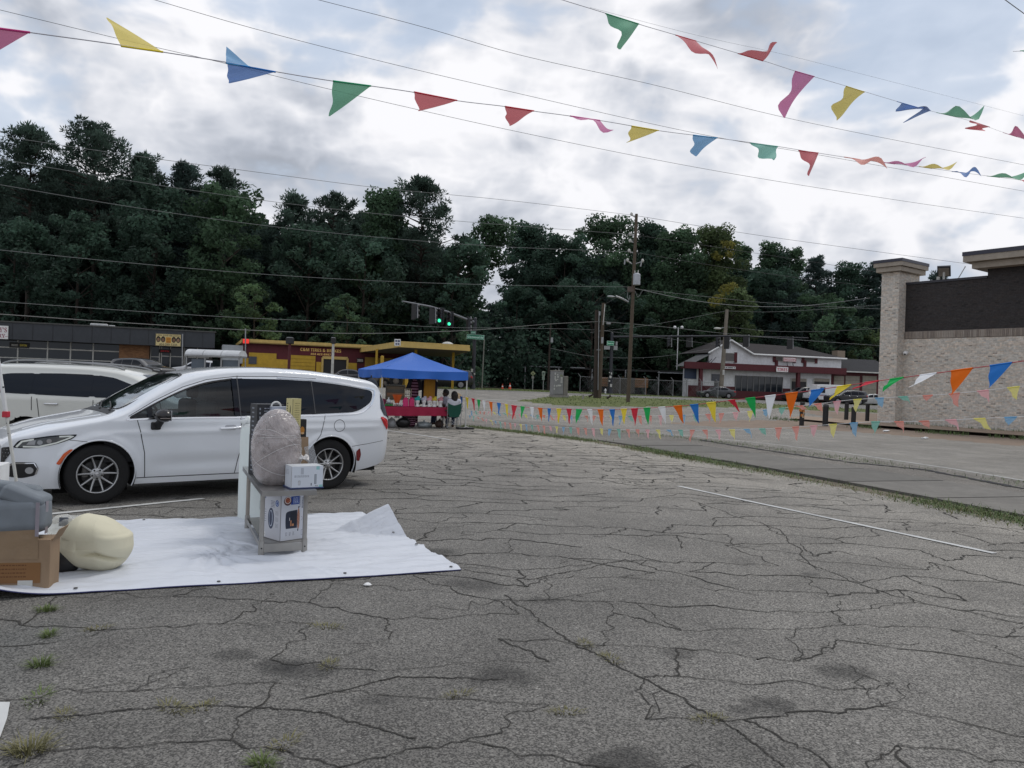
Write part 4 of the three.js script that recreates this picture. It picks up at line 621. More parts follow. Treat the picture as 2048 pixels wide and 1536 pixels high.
  { const pos = [], r = rng(91); for (let k = 0; k < 1500; k++) { const x = -4 + r() * 24, z = 3.75 + r() * r() * 1.1, q = t.localToWorld(V(x, 0, z)); if (vn3(x * 0.6, 3, 1) < 0.4) continue; blade(q.x, H(q.x, q.z), q.z, 0.1 + 0.14 * r(), 0.016, 0.1 * r(), r() * 6.28, pos); } for (let k = 0; k < 260; k++) { const x = colW + r() * 9, q = t.localToWorld(V(x, 0, 0.1 + r() * 0.5)); blade(q.x, H(q.x, q.z) + 0.1, q.z, 0.12 + 0.16 * r(), 0.016, 0.1 * r(), r() * 6.28, pos); } const m = mesh('pavement_weeds', geoFrom(pos), grassC); tag(m, 'weeds along the kerb in front of the brick building', 'weeds'); m.userData.kind = 'stuff'; }
}
// ------------------------------------------------------------------ poles, wires, signals, street furniture
function poleThing(name, label, cat, base, d, topPx, r0, r1, mat) {
  const t = thing(name, label, cat, base), tp = at(topPx[0], topPx[1], d).sub(base);
  mesh('shaft', cyl([0, -0.2, 0], tp, r0, r1, 14), mat, t); return { t, tp, on: (k) => tp.clone().multiplyScalar(k), loc: (px, py, dd = d) => at(px, py, dd).sub(base) };
}
const poleBase = hit(1256, 805), PD = -poleBase.z;
{
  const { t, tp, loc } = poleThing('utility_pole', 'tall leaning wooden utility pole with a grey transformer and street light', 'utility pole', poleBase, PD, [1273, 428], 0.005 * PD / 1.9, 0.0035 * PD / 1.9, M.pole);
  const s = PD / F;                                                                            // metres per photo pixel there
  const tr = mesh('transformer', lathe([[0, 0], [6 * s, 0], [7.2 * s, 0.6 * s], [7.2 * s, 20 * s], [6.6 * s, 22 * s], [2 * s, 24 * s], [0, 24 * s]], 20).translate(...loc(1273, 570, PD - 0.35).toArray()), worn(0.45, 0.48, 0.52, 0.5, 0.001), t);
  const tb = loc(1273, 546, PD - 0.35); each('bushing', [cyl([tb.x - 3 * s, tb.y, tb.z], [tb.x - 3.4 * s, tb.y + 5 * s, tb.z], 1.1 * s, 0.7 * s), cyl([tb.x + 3 * s, tb.y, tb.z], [tb.x + 3.4 * s, tb.y + 6 * s, tb.z], 1.1 * s, 0.7 * s)], M.offwhite, tr);
  mesh('bracket_box', rbox(12 * s, 11 * s, 9 * s, 0.05, ...loc(1261, 579, PD).toArray()), worn(0.13, 0.10, 0.085, 0.8), t);
  each('cable_loop', [tube([loc(1256, 584), loc(1255, 594), loc(1258, 600), loc(1260, 590)], 0.03), tube([loc(1270, 582), loc(1276, 594), loc(1282, 586), loc(1286, 580)], 0.02)], M.wireGrey, t);
  for (const [x0, y0, x1, y1] of [[1270, 434, 1263, 430], [1268, 472, 1260, 470], [1267, 485, 1260, 483], [1266, 506, 1258, 503], [1264, 528, 1255, 522], [1270, 528, 1285, 523]]) { const a = loc(x0, y0), b = loc(x1, y1); const arm = mesh('insulator_arm', cyl(a, b, 0.045, 0.035, 6), M.galv, t); mesh('insulator', [sph(0.10, b.x, b.y + 0.06, b.z, 1, 1.3, 1, 8)], M.offwhite, arm); }
  each('lightning_arrester', [cyl(loc(1250, 519), loc(1249, 529), 0.05), cyl(loc(1284, 520), loc(1281, 533), 0.05)], M.galv, t);
  const lamp = mesh('lamp_arm', tube([loc(1257, 604), loc(1243, 597), loc(1231, 592.5)], 0.07, 12, 8), M.galv, t);
  mesh('lamp_head', sph(1, 0, 0, 0, 8 * s, 1.8 * s, 3.4 * s, 14).rotateZ(-0.04).translate(...loc(1222, 593).toArray()), worn(0.48, 0.5, 0.53, 0.4, 0.001), lamp);
}
{
  const b1 = hit(1191, 797), b2 = hit(1198, 796.5), d1 = -b1.z, d2 = -b2.z;
  const a = poleThing('pole_stub', 'dark brown shorter pole stub, left of the pair on the grass island', 'wooden pole', b1, d1, [1193.5, 620], 0.16, 0.13, M.poleDark);
  mesh('conduit', cyl(a.loc(1196, 780, d1 - 0.2), a.loc(1198, 630, d1 - 0.2), 0.03), M.galv, a.t); each('pole_bracket', [rbox(0.3, 0.06, 0.1, 0.02, ...a.loc(1197, 700, d1 - 0.1).toArray()), rbox(0.12, 0.3, 0.12, 0.02, ...a.loc(1199, 627, d1 - 0.2).toArray())], M.galv, a.t);
  const b = poleThing('pole_stub', 'greyer pole stub with a small box, right of the pair on the island', 'wooden pole', b2, d2, [1207, 606], 0.155, 0.12, M.pole);
  mesh('meter_box', rbox(0.16, 0.46, 0.14, 0.03, ...b.loc(1204.5, 681, d2 - 0.22).toArray()), M.galv, b.t); mesh('conduit', cyl(b.loc(1210, 608, d2 - 0.15), b.loc(1206, 650, d2 - 0.15), 0.03), M.offwhite, b.t);
  mesh('clamp', rbox(0.3, 0.18, 0.14, 0.03, ...b.loc(1217, 646.5, d2 - 0.1).toArray()), M.galv, b.t);
}
// signal poles with mast arms
function signalHead(parent, p, turn, lit, dy = 0) {
  const g = new THREE.Group(); g.name = 'signal_head'; g.position.copy(p); g.rotation.y = turn; parent.add(g);
  mesh('backplate', rbox(0.62, 1.36, 0.06, 0.05, 0, 0, -0.12), M.black, g); mesh('housing', [0.38, 0, -0.38].map((y) => rbox(0.34, 0.37, 0.26, 0.04, 0, y, 0)), M.darkMetal, g);
  each('visor', [0.38, 0, -0.38].map((y) => new THREE.CylinderGeometry(0.15, 0.15, 0.22, 14, 1, true, Math.PI / 2 + 0.35, Math.PI * 2 - 0.7 - Math.PI * 0.35).rotateX(Math.PI / 2).translate(0, y, 0.22)), M.black, g);
  each('signal_lens', [0.38, 0].map((y) => sph(0.125, 0, y, 0.11, 1, 1, 0.35)), std(0.02, 0.012, 0.008, 0.3), g);
  mesh('green_signal_light', sph(lit ? 0.14 : 0.125, 0, -0.38, 0.12, 1, 1, 0.35), lit ? std(0.02, 0.5, 0.28, 0.3, { emissive: rgb(0.06, 1, 0.48), emissiveIntensity: 1.3 }) : std(0.01, 0.02, 0.015, 0.3), g);
  return g;
}
{
  const base = onGround(946, 72); base.y = hit(946, 777).y; const d = 72, s = d / F;
  const t = thing('traffic_signal_pole', 'black signal pole with a mast arm and two green lights', 'traffic signal', base), loc = (px, py, dd = d) => at(px, py, dd).sub(base);
  mesh('shaft', cyl([0, -0.3, 0], loc(950.5, 638), 4.0 * s, 3.4 * s, 16), M.darkMetal, t); mesh('pole_base', cyl([0, 0, 0], [0, 0.5, 0], 6 * s, 4.4 * s, 16), M.darkMetal, t); mesh('pole_cap', sph(3.6 * s, ...loc(950.5, 638).toArray()), M.darkMetal, t);
  const arm = [loc(948, 644), loc(931, 638, 70), loc(896, 624, 66), loc(860, 613, 62), loc(805, 602.5, 57)];
  const ar = mesh('mast_arm', [cyl(arm[0], arm[1], 0.12, 0.11), cyl(arm[1], arm[2], 0.11, 0.095), cyl(arm[2], arm[3], 0.095, 0.08), cyl(arm[3], arm[4], 0.08, 0.05)], worn(0.18, 0.19, 0.21, 0.5, 0.001), t);
  signalHead(t, loc(880, 632, 63.5), -0.2, true); signalHead(t, loc(899.5, 639, 66), -0.2, true);
  for (const [px, py, dd, ry] of [[830, 622, 59.5, 2.2], [866, 632, 62.5, 2.4], [937, 648, 70.5, 1.9]]) { signalHead(t, loc(px, py, dd), ry, false); mesh('hanger', cyl(loc(px + 5, py - 15, dd), loc(px + 5, py + 14, dd), 0.045), worn(0.45, 0.46, 0.48, 0.5), t); }
  each('hanger', [cyl(loc(879, 616, 63.5), loc(879, 622, 63.5), 0.05), cyl(loc(900, 624, 66), loc(900, 630, 66), 0.05)], M.galv, t);
  each('sticker', [rbox(0.2, 0.3, 0.02, 0.01, ...loc(944, 741, d - 0.24).toArray()), rbox(0.14, 0.16, 0.02, 0.01, ...loc(949, 748, d - 0.24).toArray())], M.offwhite, t);
  const sg = (label, px, py, w, h, txt, cw, ch, size) => { const p = at(px, py, d - 0.45), g = thing('street_name_sign', label, 'street sign', p, 0); mesh('board', rbox(w * s, h * s, 0.05, 0.02), M.offwhite, g); mesh('sign_face', quad(w * s * 0.98, h * s * 0.96, 0, 0, 0.03), canvasMat(cw, ch, (x, W, HH) => { x.fillStyle = '#0b6a4c'; x.fillRect(0, 0, W, HH); x.strokeStyle = '#9fd0bd'; x.lineWidth = 5; x.strokeRect(5, 5, W - 10, HH - 10); text(x, txt, W / 2, HH / 2 + 3, size, '#cfeee2', 'bold', 'sans-serif', W - 24); }), g, true); g.rotation.z = -0.035; mesh('bracket', rbox(0.08, 0.1, 0.3, 0.02, 0, 0, -0.17), M.darkMetal, g); };
  sg('wide green street sign for Glenwood Rd on the signal pole', 951, 674, 35, 9.6, 'Glenwood Rd', 320, 88, 56); sg('small green sign plate above the Glenwood Rd sign', 946.5, 665, 10, 5.6, '4700', 128, 72, 46);
  const pb = onGround(964, 73); const dp = thing('drop_pole', 'thin pale rod pole hanging beside the Glenwood Rd sign', 'pole', pb); mesh('shaft', cyl([0, 0, 0], at(968.5, 679, 73).sub(pb), 0.06, 0.05), worn(0.25, 0.25, 0.22), dp);
}
{
  const d = 92, base = onGround(1220.5, d), s = d / F, t = thing('traffic_signal_pole', 'black signal pole carrying a long level mast arm to the right', 'traffic signal', base), loc = (px, py, dd = d) => at(px, py, dd).sub(base);
  mesh('shaft', cyl([0, -0.3, 0], loc(1224, 667), 3.9 * s, 3.0 * s, 16), M.darkMetal, t); mesh('pole_base', cyl([0, 0, 0], [0, 0.6, 0], 5.6 * s, 4.2 * s, 16), M.darkMetal, t); mesh('pole_cap', sph(3.1 * s, ...loc(1224, 667).toArray(), 1, 0.7, 1), M.darkMetal, t);
  mesh('mast_arm', [cyl(loc(1224, 674), loc(1455, 672, 88), 0.14, 0.11, 10), cyl(loc(1455, 672, 88), loc(1617, 676, 86), 0.10, 0.05, 10)], M.darkMetal, t);
  for (const [px, py, dd, k] of [[1337, 683, 90, 1], [1378, 683, 89.5, -1], [1434, 684, 88.5, 1], [1454, 686, 88, -1], [1492, 682, 87.5, -1], [1580, 686, 86.5, -1]]) { signalHead(t, loc(px, py, dd), k > 0 ? 1.3 : 2.5, false); mesh('hanger', cyl(loc(px + 6, py - 13, dd), loc(px + 6, py + 11, dd), 0.05), worn(0.35, 0.36, 0.38, 0.5), t); }
  each('sign_back', [rbox(12 * s, 7.4 * s, 0.06, 0.02, ...loc(1214, 695.5, d - 0.3).toArray()), rbox(8 * s, 8.6 * s, 0.06, 0.02, ...loc(1231, 696, d - 0.35).toArray()), rbox(4 * s, 8 * s, 0.06, 0.02, ...loc(1233, 687, d + 0.2).toArray())], M.galv, t);
  each('sticker', [[1219, 745, 2, 2], [1223, 747, 2.4, 4], [1221, 754, 4, 5], [1219, 762, 3, 3], [1222, 771, 4, 6]].map(([a, b, w, h]) => rbox(w * s, h * s, 0.03, 0.01, ...loc(a, b, d - 0.27).toArray())), M.offwhite, t);
  const g = thing('street_name_sign', 'small green street sign for David Dr on the right signal pole', 'street sign', at(1221, 686.5, d - 0.4), 0); g.rotation.z = -0.033; mesh('board', rbox(14.4 * s, 9 * s, 0.05, 0.02), M.offwhite, g); mesh('sign_face', quad(14 * s, 8.6 * s, 0, 0, 0.03), canvasMat(160, 96, (x, W, HH) => { x.fillStyle = '#0d7a54'; x.fillRect(0, 0, W, HH); x.strokeStyle = '#b5e0cf'; x.lineWidth = 6; x.strokeRect(5, 5, W - 10, HH - 10); text(x, 'David Dr', W / 2, HH / 2 + 2, 40, '#e4fff5', 'bold', 'sans-serif', 136); }), g, true); mesh('bracket', rbox(0.08, 0.1, 0.3, 0.02, 0, 0, -0.17), M.darkMetal, g);
}
const P2 = onGround(1441, 98);
{
  const { t, loc } = poleThing('utility_pole', 'pale wooden utility pole standing before the white garage', 'utility pole', P2, 98, [1454, 619], 0.30, 0.2, worn(0.24, 0.21, 0.17, 0.9));
  mesh('lamp_arm', tube([loc(1451, 655), loc(1443, 656), loc(1437, 657)], 0.06), M.galv, t); mesh('lamp_head', sph(0.4, ...loc(1435, 657).toArray(), 1.2, 0.35, 0.6), M.offwhite, t); mesh('cable_tag', rbox(0.25, 0.6, 0.1, 0.03, ...loc(1447, 745, 97.6).toArray()), M.offwhite, t);
}
{ const b = onGround(1096, 100), { t, loc } = poleThing('utility_pole', 'thin dark distant pole behind the control cabinet', 'utility pole', b, 100, [1101, 648], 0.16, 0.1, M.poleDark); mesh('transformer', cyl(loc(1103, 685), loc(1103, 675), 0.22, 0.22), M.galv, t); }
{ const p = at(491, 715, 71), b = onGround(491, 71), t = thing('sign_post', 'thin grey metal post left of the tyre shop', 'post', b); mesh('shaft', cyl([0, 0, 0], at(491, 657, 71).sub(b), 0.055), M.galv, t); }
{ const b = onGround(365, 68), t = thing('sign_post', 'thin grey metal post beside the hair braiding sign', 'post', b); mesh('shaft', cyl([0, 0, 0], at(365, 668, 68).sub(b), 0.05), M.galv, t); }
// forecourt lamp posts
for (const [px, top, d, mat, label] of [[579, 677, 64, M.maroon, 'dark red post with a black box on top before the tyre shop'], [666, 677, 66, M.offwhite, 'pale post with a black lamp on top before the open bay']]) { const b = onGround(px - 2, d), tp = at(px + 1, top, d).sub(b), t = thing('lamp_post', label, 'lamp post', b); mesh('post', cyl([0, 0, 0], tp, 0.12, 0.1), mat, t); const w = px < 600 ? 0.6 : 0.36; mesh('lamp_box', rbox(w, 0.48, 0.4, 0.05, tp.x, tp.y - 0.2, tp.z), M.black, t); mesh('lamp_lid', rbox(w * 0.8, 0.06, 0.36, 0.02, tp.x, tp.y + 0.07, tp.z), M.galv, t); }
// wires
function wire(label, pts, r, mat = M.wire, group) {
  // pts: [px, py, metres]
  const p = pts.map(([a, b, d]) => at(a, b, d)), c = p[0].clone(), m = mesh('overhead_wire', tube(p.map((q) => q.clone().sub(c)), r, pts.length * 8, 5), mat); m.position.copy(c); return tag(m, label, 'wire', group);
}
const dAlong = (pts, dA, dB) => { const a = pts[0][0], b = pts[pts.length - 1][0]; return pts.map(([x, y]) => [x, y, 1 / lerp(1 / dA, 1 / dB, (x - a) / (b - a))]); };
wire('black wire beside the upper left bunting, running down to the right edge', dAlong([[-20, 15], [240, 78], [460, 129], [550, 152], [700, 188], [1024, 261], [1400, 336], [1780, 398], [2080, 441]], 17, 30), 0.0055);
wire('black wire entering at the top above the first yellow pennant', dAlong([[290, -6], [500, 55], [760, 122], [1024, 184], [1400, 268], [1650, 312], [2080, 388]], 17, 30), 0.0055);
wire('black wire entering at the top left of centre', dAlong([[615, -6], [850, 55], [1024, 106], [1300, 168], [1570, 235], [2080, 336]], 17, 30), 0.0055);
wire('very thin pale wire just above the upper right bunting', dAlong([[1180, 15], [1400, 72], [1560, 107], [1700, 142], [2080, 240]], 16, 28), 0.0024, M.wireGrey);
const wireTop = (label, L, poleY, R) => { wire(label + ', left of the utility pole', dAlong([...L, [1264, poleY]], 30, PD), 0.011, M.wireGrey); if (R) wire(label + ', right of the utility pole', dAlong([[1264, poleY], ...R], PD, 62), 0.012, M.wire); };
wireTop('highest pole wire', [[-20, 269], [250, 309], [520, 345], [760, 376], [1000, 399]], 430, [[1500, 468], [1730, 500], [1960, 531]]);
wireTop('second pole wire', [[-20, 315], [250, 360], [520, 400], [760, 428], [1000, 449]], 469, [[1450, 497], [1600, 520], [1760, 545]]);
wireTop('third pole wire', [[-20, 366], [250, 412], [520, 450], [760, 475], [1000, 493]], 504, [[1420, 530], [1600, 556], [1740, 572]]);
wire('fourth pole wire, level with the transformer', dAlong([[-20, 498], [250, 525], [520, 548], [760, 562], [1000, 570], [1258, 574]], 30, PD), 0.011, M.wireGrey);
wire('wire under the transformer sagging to the right', dAlong([[1270, 578], [1400, 592], [1550, 607], [1780, 619]], PD, 66), 0.011, M.wireGrey);
wire('thicker service cable sagging from the transformer', dAlong([[1270, 577], [1380, 600], [1490, 612], [1600, 612], [1740, 596]], PD, 100), 0.022, M.wireGrey);
wire('thin wire low across the trees at the left', dAlong([[-20, 602], [420, 632], [700, 645], [900, 655], [1000, 656], [1190, 660], [1260, 668], [1440, 690]], 28, 92), 0.010, M.wireGrey);
wire('thick grey cable running low across the shops to the pole stubs', dAlong([[-20, 627], [240, 645], [490, 660], [720, 667], [950, 660], [1100, 648], [1200, 643]], 28, -b2z()), 0.016, worn(0.23, 0.23, 0.22, 0.7));
function b2z() { return hit(1198, 796.5).z; }
wire('cable from the pole stubs on towards the right edge', dAlong([[1205, 643], [1330, 654], [1450, 667], [1600, 680], [1770, 692]], 52, 70), 0.014, M.wireGrey);
wire('guy wire from the pole stub up to the utility pole', [[1208, 610, -hit(1198, 796.5).z], [1255, 581, PD]], 0.01, M.wireGrey);
wire('wire rising to the top of the pale pole before the garage', dAlong([[1180, 665], [1300, 650], [1452, 622]], 90, 98), 0.016, M.wireGrey);
wire('wire from the top of the pale pole to the right', dAlong([[1455, 622], [1530, 624], [1620, 620], [1770, 609]], 98, 105), 0.016, M.wireGrey);
wire('second wire from the pale pole to the right', dAlong([[1455, 654], [1540, 662], [1640, 663], [1770, 656]], 98, 105), 0.015, M.wireGrey);
wire('cable sagging behind the pole stubs towards the garage', dAlong([[1098, 696], [1180, 712], [1260, 716], [1320, 713], [1420, 698]], 100, 100), 0.022, M.wireGrey);
wire('wire end hanging into the top right corner', [[2000, -8, 7], [2030, 14, 7.3], [2080, 50, 7.8]], 0.004, M.wireGrey);
// control cabinet on the island
{
  const b = hit(1117, 795), d = -b.z, s = d / F, t = thing('control_cabinet', 'grey control cabinet covered with white stickers on the grass island', 'cabinet', b, 0.35);
  const m = worn(0.27, 0.27, 0.27, 0.6, 0.002), m2 = worn(0.23, 0.215, 0.19, 0.7, 0.002);
  mesh('plinth', box(35 * s, 5 * s, 20 * s, 1 * s, 1.5 * s, 0), M.concrete, t);
  mesh('cabinet_body', rbox(22 * s, 48 * s, 18 * s, 0.04, -5 * s, 28 * s, 0), m, t); mesh('cabinet_door', rbox(20 * s, 44 * s, 0.05, 0.02, -5 * s, 28 * s, 9.2 * s), m, t); mesh('side_cabinet', rbox(10 * s, 38 * s, 17 * s, 0.04, 11.5 * s, 23 * s, 0), m2, t);
  mesh('cabinet_roof', rbox(23 * s, 2 * s, 19 * s, 0.03, -5 * s, 52 * s, 0), m2, t); each('roof_knob', [sph(1 * s, -8 * s, 53.6 * s, 0), sph(1 * s, -1 * s, 53.4 * s, 0)], M.galv, t);
  const r = rng(3); for (const [x, y, w, h] of [[-13, 46, 2, 4], [-13, 40, 2, 3], [-13, 36, 2, 4], [-11, 33, 3, 3], [-8, 44, 3, 2], [-7, 40, 3, 3], [-8, 35, 3, 2], [1, 38, 4, 3], [1, 34, 4, 2.5], [1, 30, 4, 2.5], [-9, 22, 3, 3], [-3, 23, 7, 3], [-14, 16, 2, 4], [-14, 22, 2, 3]]) mesh('sticker', rbox(w * s, h * s, 0.02, 0.005, x * s + 0.0, y * s, 9.2 * s + 0.035), M.offwhite, t);
  mesh('graffiti', tube([[-2 * s, 41 * s, 9.7 * s], [0, 44 * s, 9.7 * s], [3 * s, 42 * s, 9.7 * s], [1 * s, 38 * s, 9.7 * s]], 0.02), std(0.16, 0.2, 0.05), t);
}
{ const b = hit(1166, 800), t = thing('marker_stub', 'short grey post stub in the island grass beside the cabinet', 'post', b); const s = -b.z / F; mesh('stub', [cyl([0, 0, 0], [0, 9 * s, 0], 2 * s, 1.8 * s, 8), cyl([0, 9 * s, 0], [0, 10 * s, 0], 2.2 * s, 1.2 * s, 8)], M.concrete, t); }
for (const [px, py, w] of [[1183, 795, 9], [1218, 799, 7]]) { const b = hit(px, py), s = -b.z / F, t = thing('fallen_branch', px < 1200 ? 'dark piece of fallen wood left of the pole stubs' : 'dark piece of fallen wood right of the pole stubs', 'branch', b); mesh('log', [cyl([-w * s * 0.6, 0.04, 0], [w * s * 0.5, 0.22, 0.1], 0.09, 0.05, 7), cyl([0, 0.1, 0], [w * s * 0.3, 0.36, 0], 0.05, 0.02, 6)], M.poleDark, t); }
{ const d = 90, b = onGround(1211, d), s = d / F, t = thing('fire_hydrant', 'white fire hydrant at the kerb beside the right signal pole', 'hydrant', b); mesh('barrel', lathe([[0, 0], [2.1 * s, 0], [2.1 * s, 0.6 * s], [1.5 * s, 0.9 * s], [1.5 * s, 6.6 * s], [2 * s, 6.9 * s], [1.9 * s, 7.6 * s], [1.2 * s, 9 * s], [0.5 * s, 9.6 * s], [0, 9.9 * s]], 16), M.white, t); mesh('outlet', [cyl([-2.6 * s, 5.2 * s, 0], [2.6 * s, 5.2 * s, 0], 0.85 * s, 0.85 * s), cyl([0, 4.6 * s, 0], [0, 4.6 * s, 2.6 * s], 1.1 * s, 1.1 * s)], M.white, t); }
for (const [px, py, lab] of [[1020, 777, 'orange traffic cone with a white band on the far verge'], [1005, 776, 'faint smaller orange cone left of the other cone']]) { const d = 84, b = onGround(px, d), t = thing('traffic_cone', lab, 'cone', b), k = px > 1010 ? 1 : 0.8, or = std(0.55, 0.06, 0.02, 0.6); mesh('cone', lathe([[0.17 * k, 0.04], [0.03 * k, 0.72 * k], [0, 0.72 * k]], 14), or, t); mesh('cone_base', rbox(0.4 * k, 0.05, 0.4 * k, 0.02, 0, 0.03, 0), or, t); mesh('white_band', lathe([[0.115 * k, 0.33 * k], [0.085 * k, 0.48 * k]], 14), M.white, t); }
// road signs on the far verge
for (const [px, y0, y1, d, kind, lab] of [[1066, 742, 777, 88, 'diamond', 'yellow-green diamond warning sign on the far verge'], [1087, 742, 772, 90, 'stack', 'pair of small route signs stacked on one post'], [1105, 743, 778, 86, 'square', 'square pale sign right of the stacked route signs']]) {
  const b = onGround(px - 0.5, d), s = d / F, t = thing('road_sign', lab, 'road sign', b), p = at(px, y0 + 5, d).sub(b); mesh('post', cyl([0, 0, 0], [p.x, p.y + 4 * s, p.z], 0.05), M.galv, t);
  const y = p.y, f = (w, h, yy, mat, rz = 0) => { const g = rbox(w * s, h * s, 0.04, 0.01, 0, 0, 0); g.rotateZ(rz); mesh('sign_plate', g.translate(p.x, yy, p.z + 0.08), mat, t); };
  if (kind === 'diamond') { f(7.2, 7.2, y, worn(0.28, 0.31, 0.16, 0.5), Math.PI / 4); f(5, 4.5, y - 8 * s, worn(0.3, 0.3, 0.27, 0.5)); mesh('sign_symbol', rbox(3 * s, 2.6 * s, 0.05, 0.01, p.x, y, p.z + 0.1), worn(0.10, 0.11, 0.07), t); } else if (kind === 'stack') { f(6.4, 9, y, worn(0.3, 0.36, 0.3, 0.5)); f(5, 8, y - 9 * s, worn(0.26, 0.33, 0.28, 0.5)); mesh('sign_symbol', rbox(4 * s, 4 * s, 0.05, 0.01, p.x, y, p.z + 0.1), worn(0.08, 0.12, 0.1), t); } else { f(8.8, 10.4, y, worn(0.36, 0.33, 0.3, 0.5)); mesh('sign_symbol', [rbox(1.4 * s, 6 * s, 0.05, 0.01, p.x - 1.6 * s, y, p.z + 0.1), rbox(1.4 * s, 5 * s, 0.05, 0.01, p.x + 1.5 * s, y, p.z + 0.1)], worn(0.3, 0.09, 0.06), t); }
}
// chain-link fence before the garage
{
  const d0 = 96, pts = [[1160, 97], [1240, 96.5], [1291, 96], [1317, 96], [1346, 95.5], [1373, 95], [1403, 94.5], [1436, 94]].map(([px, d]) => onGround(px, d)), t = thing('chain_link_fence', 'galvanised chain-link fence with angled barbed-wire arms before the garage', 'fence', pts[0]), g = M.galv, hh = 1.95;
  const q = pts.map((p) => p.clone().sub(pts[0]));
  q.forEach((p) => { mesh('post', [cyl([p.x, p.y, p.z], [p.x, p.y + hh, p.z], 0.04, 0.04, 8), cyl([p.x, p.y + hh, p.z], [p.x - 0.3, p.y + hh + 0.35, p.z], 0.03, 0.03, 6)], g, t); });
  mesh('rail', q.slice(1).map((p, i) => cyl([q[i].x, q[i].y + hh - 0.05, q[i].z], [p.x, p.y + hh - 0.05, p.z], 0.025, 0.025, 6)), g, t);
  const w = []; for (let i = 0; i + 1 < q.length; i++) { const a = q[i], b = q[i + 1], L = a.distanceTo(b), n = Math.floor(L / 0.22); for (let k = 0; k < n; k++) for (const s of [0, 1]) { const u = (k + s * 0) / n, v = Math.min(1, u + (hh - 0.1) / L * 0.8), x0 = s ? v : u, x1 = s ? u : v; w.push(cyl(a.clone().lerp(b, x0).add(V(0, 0.05, 0)), a.clone().lerp(b, x1).add(V(0, hh - 0.1, 0)), 0.007, 0.007, 3)); } }
  const m = mesh('wire_mesh', w, g, t); m.userData.kind = 'stuff';
  const gp = q[0]; mesh('board_panel', [box(3.4, 1.9, 0.06, 5.2, 1.0, -0.6), box(3.4, 0.1, 0.1, 5.2, 1.9, -0.5)], worn(0.09, 0.085, 0.07), t);
}
{ const b = onGround(1246, 99), t = thing('wooden_hoarding', 'low orange-brown wooden hoarding behind the utility pole', 'hoarding', b, 0.05); for (let k = 0; k < 4; k++) mesh('plank', box(6.4, 0.26, 0.05, 0, 1.0 + k * 0.3, 0), worn(0.22 + 0.03 * (k % 2), 0.12, 0.05), t); for (const x of [-3, 0, 3]) mesh('post', box(0.12, 2.2, 0.12, x, 1.1, -0.1), worn(0.14, 0.09, 0.05), t); }
{ const b = onGround(1300, 112), t = thing('carport', 'long low open shed with a pale roof edge in the dark behind the fence', 'shed', b, 0.02); mesh('roof', box(26, 0.25, 8, -6, 3.4, -4), worn(0.05, 0.05, 0.05), t); mesh('roof_edge', [box(8, 0.14, 0.2, -13.5, 3.5, 0.1), box(8, 0.14, 0.2, 5, 3.2, 0.1)], worn(0.4, 0.42, 0.44, 0.6), t); for (let k = 0; k < 6; k++) mesh('post', box(0.15, 3.4, 0.15, -18 + k * 4.8, 1.7, 0), M.galv, t); mesh('back_wall', box(26, 3.2, 0.2, -6, 1.6, -7.9), worn(0.04, 0.035, 0.03), t); }
// bollards by the brick building
{
  const g = 'black bollards beside the brick building'; const labs = ['leftmost black bollard, covered with torn orange stickers', 'black bollard with a domed cap, second from the left', 'black bollard nearest the camera, in front of the others', 'black bollard right behind the nearest one', 'rightmost black bollard, next to the brick column'];
  [[1603, 851, 805], [1650, 852, 811], [1706, 859, 815], [1692, 843, 806.5], [1734, 843.5, 808]].forEach(([px, py, top], i) => { const b = hit(px, py), d = -b.z, tp = at(px + (py - top) * 0.033 + 0.6, top, d).sub(b), t = thing('bollard', labs[i], 'bollard', b, 0, g), r = [4.6, 5.4, 4.6, 4, 3.8][i] * d / F; mesh('bollard_body', [cyl([0, -0.1, 0], tp, r, r, 18), sph(r, tp.x, tp.y, tp.z, 1, i === 1 ? 0.6 : 0.22, 1)], worn(0.016, 0.016, 0.018, 0.7, 0.004), t); if (i === 1) mesh('cap_band', cyl(tp.clone().multiplyScalar(0.97), tp, r * 1.02, r * 1.02, 18), worn(0.10, 0.11, 0.11, 0.6), t);
    if (i === 0) { const rr = rng(2); for (let k = 0; k < 7; k++) { const a = -0.9 + 1.8 * rr(); mesh('torn_sticker', rbox(0.1 + 0.08 * rr(), 0.1 + 0.06 * rr(), 0.02, 0.01, Math.sin(a) * (r + 0.005), 0.45 + 0.5 * rr(), Math.cos(a) * (r + 0.005), a), [worn(0.55, 0.2, 0.04), worn(0.5, 0.42, 0.3), worn(0.04, 0.12, 0.15)][k % 3], t); } } });
}
// litter
{ const g = 'litter along the kerb'; [[1849, 878, 'white scrap of litter on the kerb before the brick wall'], [735, 1172, 'tiny white scrap lying below the tarp edge'], [1772, 864, 'pale scrap of litter near the bollards']].forEach(([px, py, lab]) => { const p = hit(px, py), s = -p.z * 0.0025 + 0.012, q = rng(px), g2 = new THREE.IcosahedronGeometry(s, 1), a = g2.attributes.position; for (let i = 0; i < a.count; i++) { const k = 0.6 + 0.8 * vn3(a.getX(i) * 40, a.getY(i) * 40, px); a.setXYZ(i, a.getX(i) * k * 1.4, Math.max(0.002, (a.getY(i) + s) * 0.45 * k), a.getZ(i) * k); } g2.computeVertexNormals(); const m = mesh('paper_scrap', g2, M.white); m.position.copy(p); tag(m, lab, 'litter', g); }); }
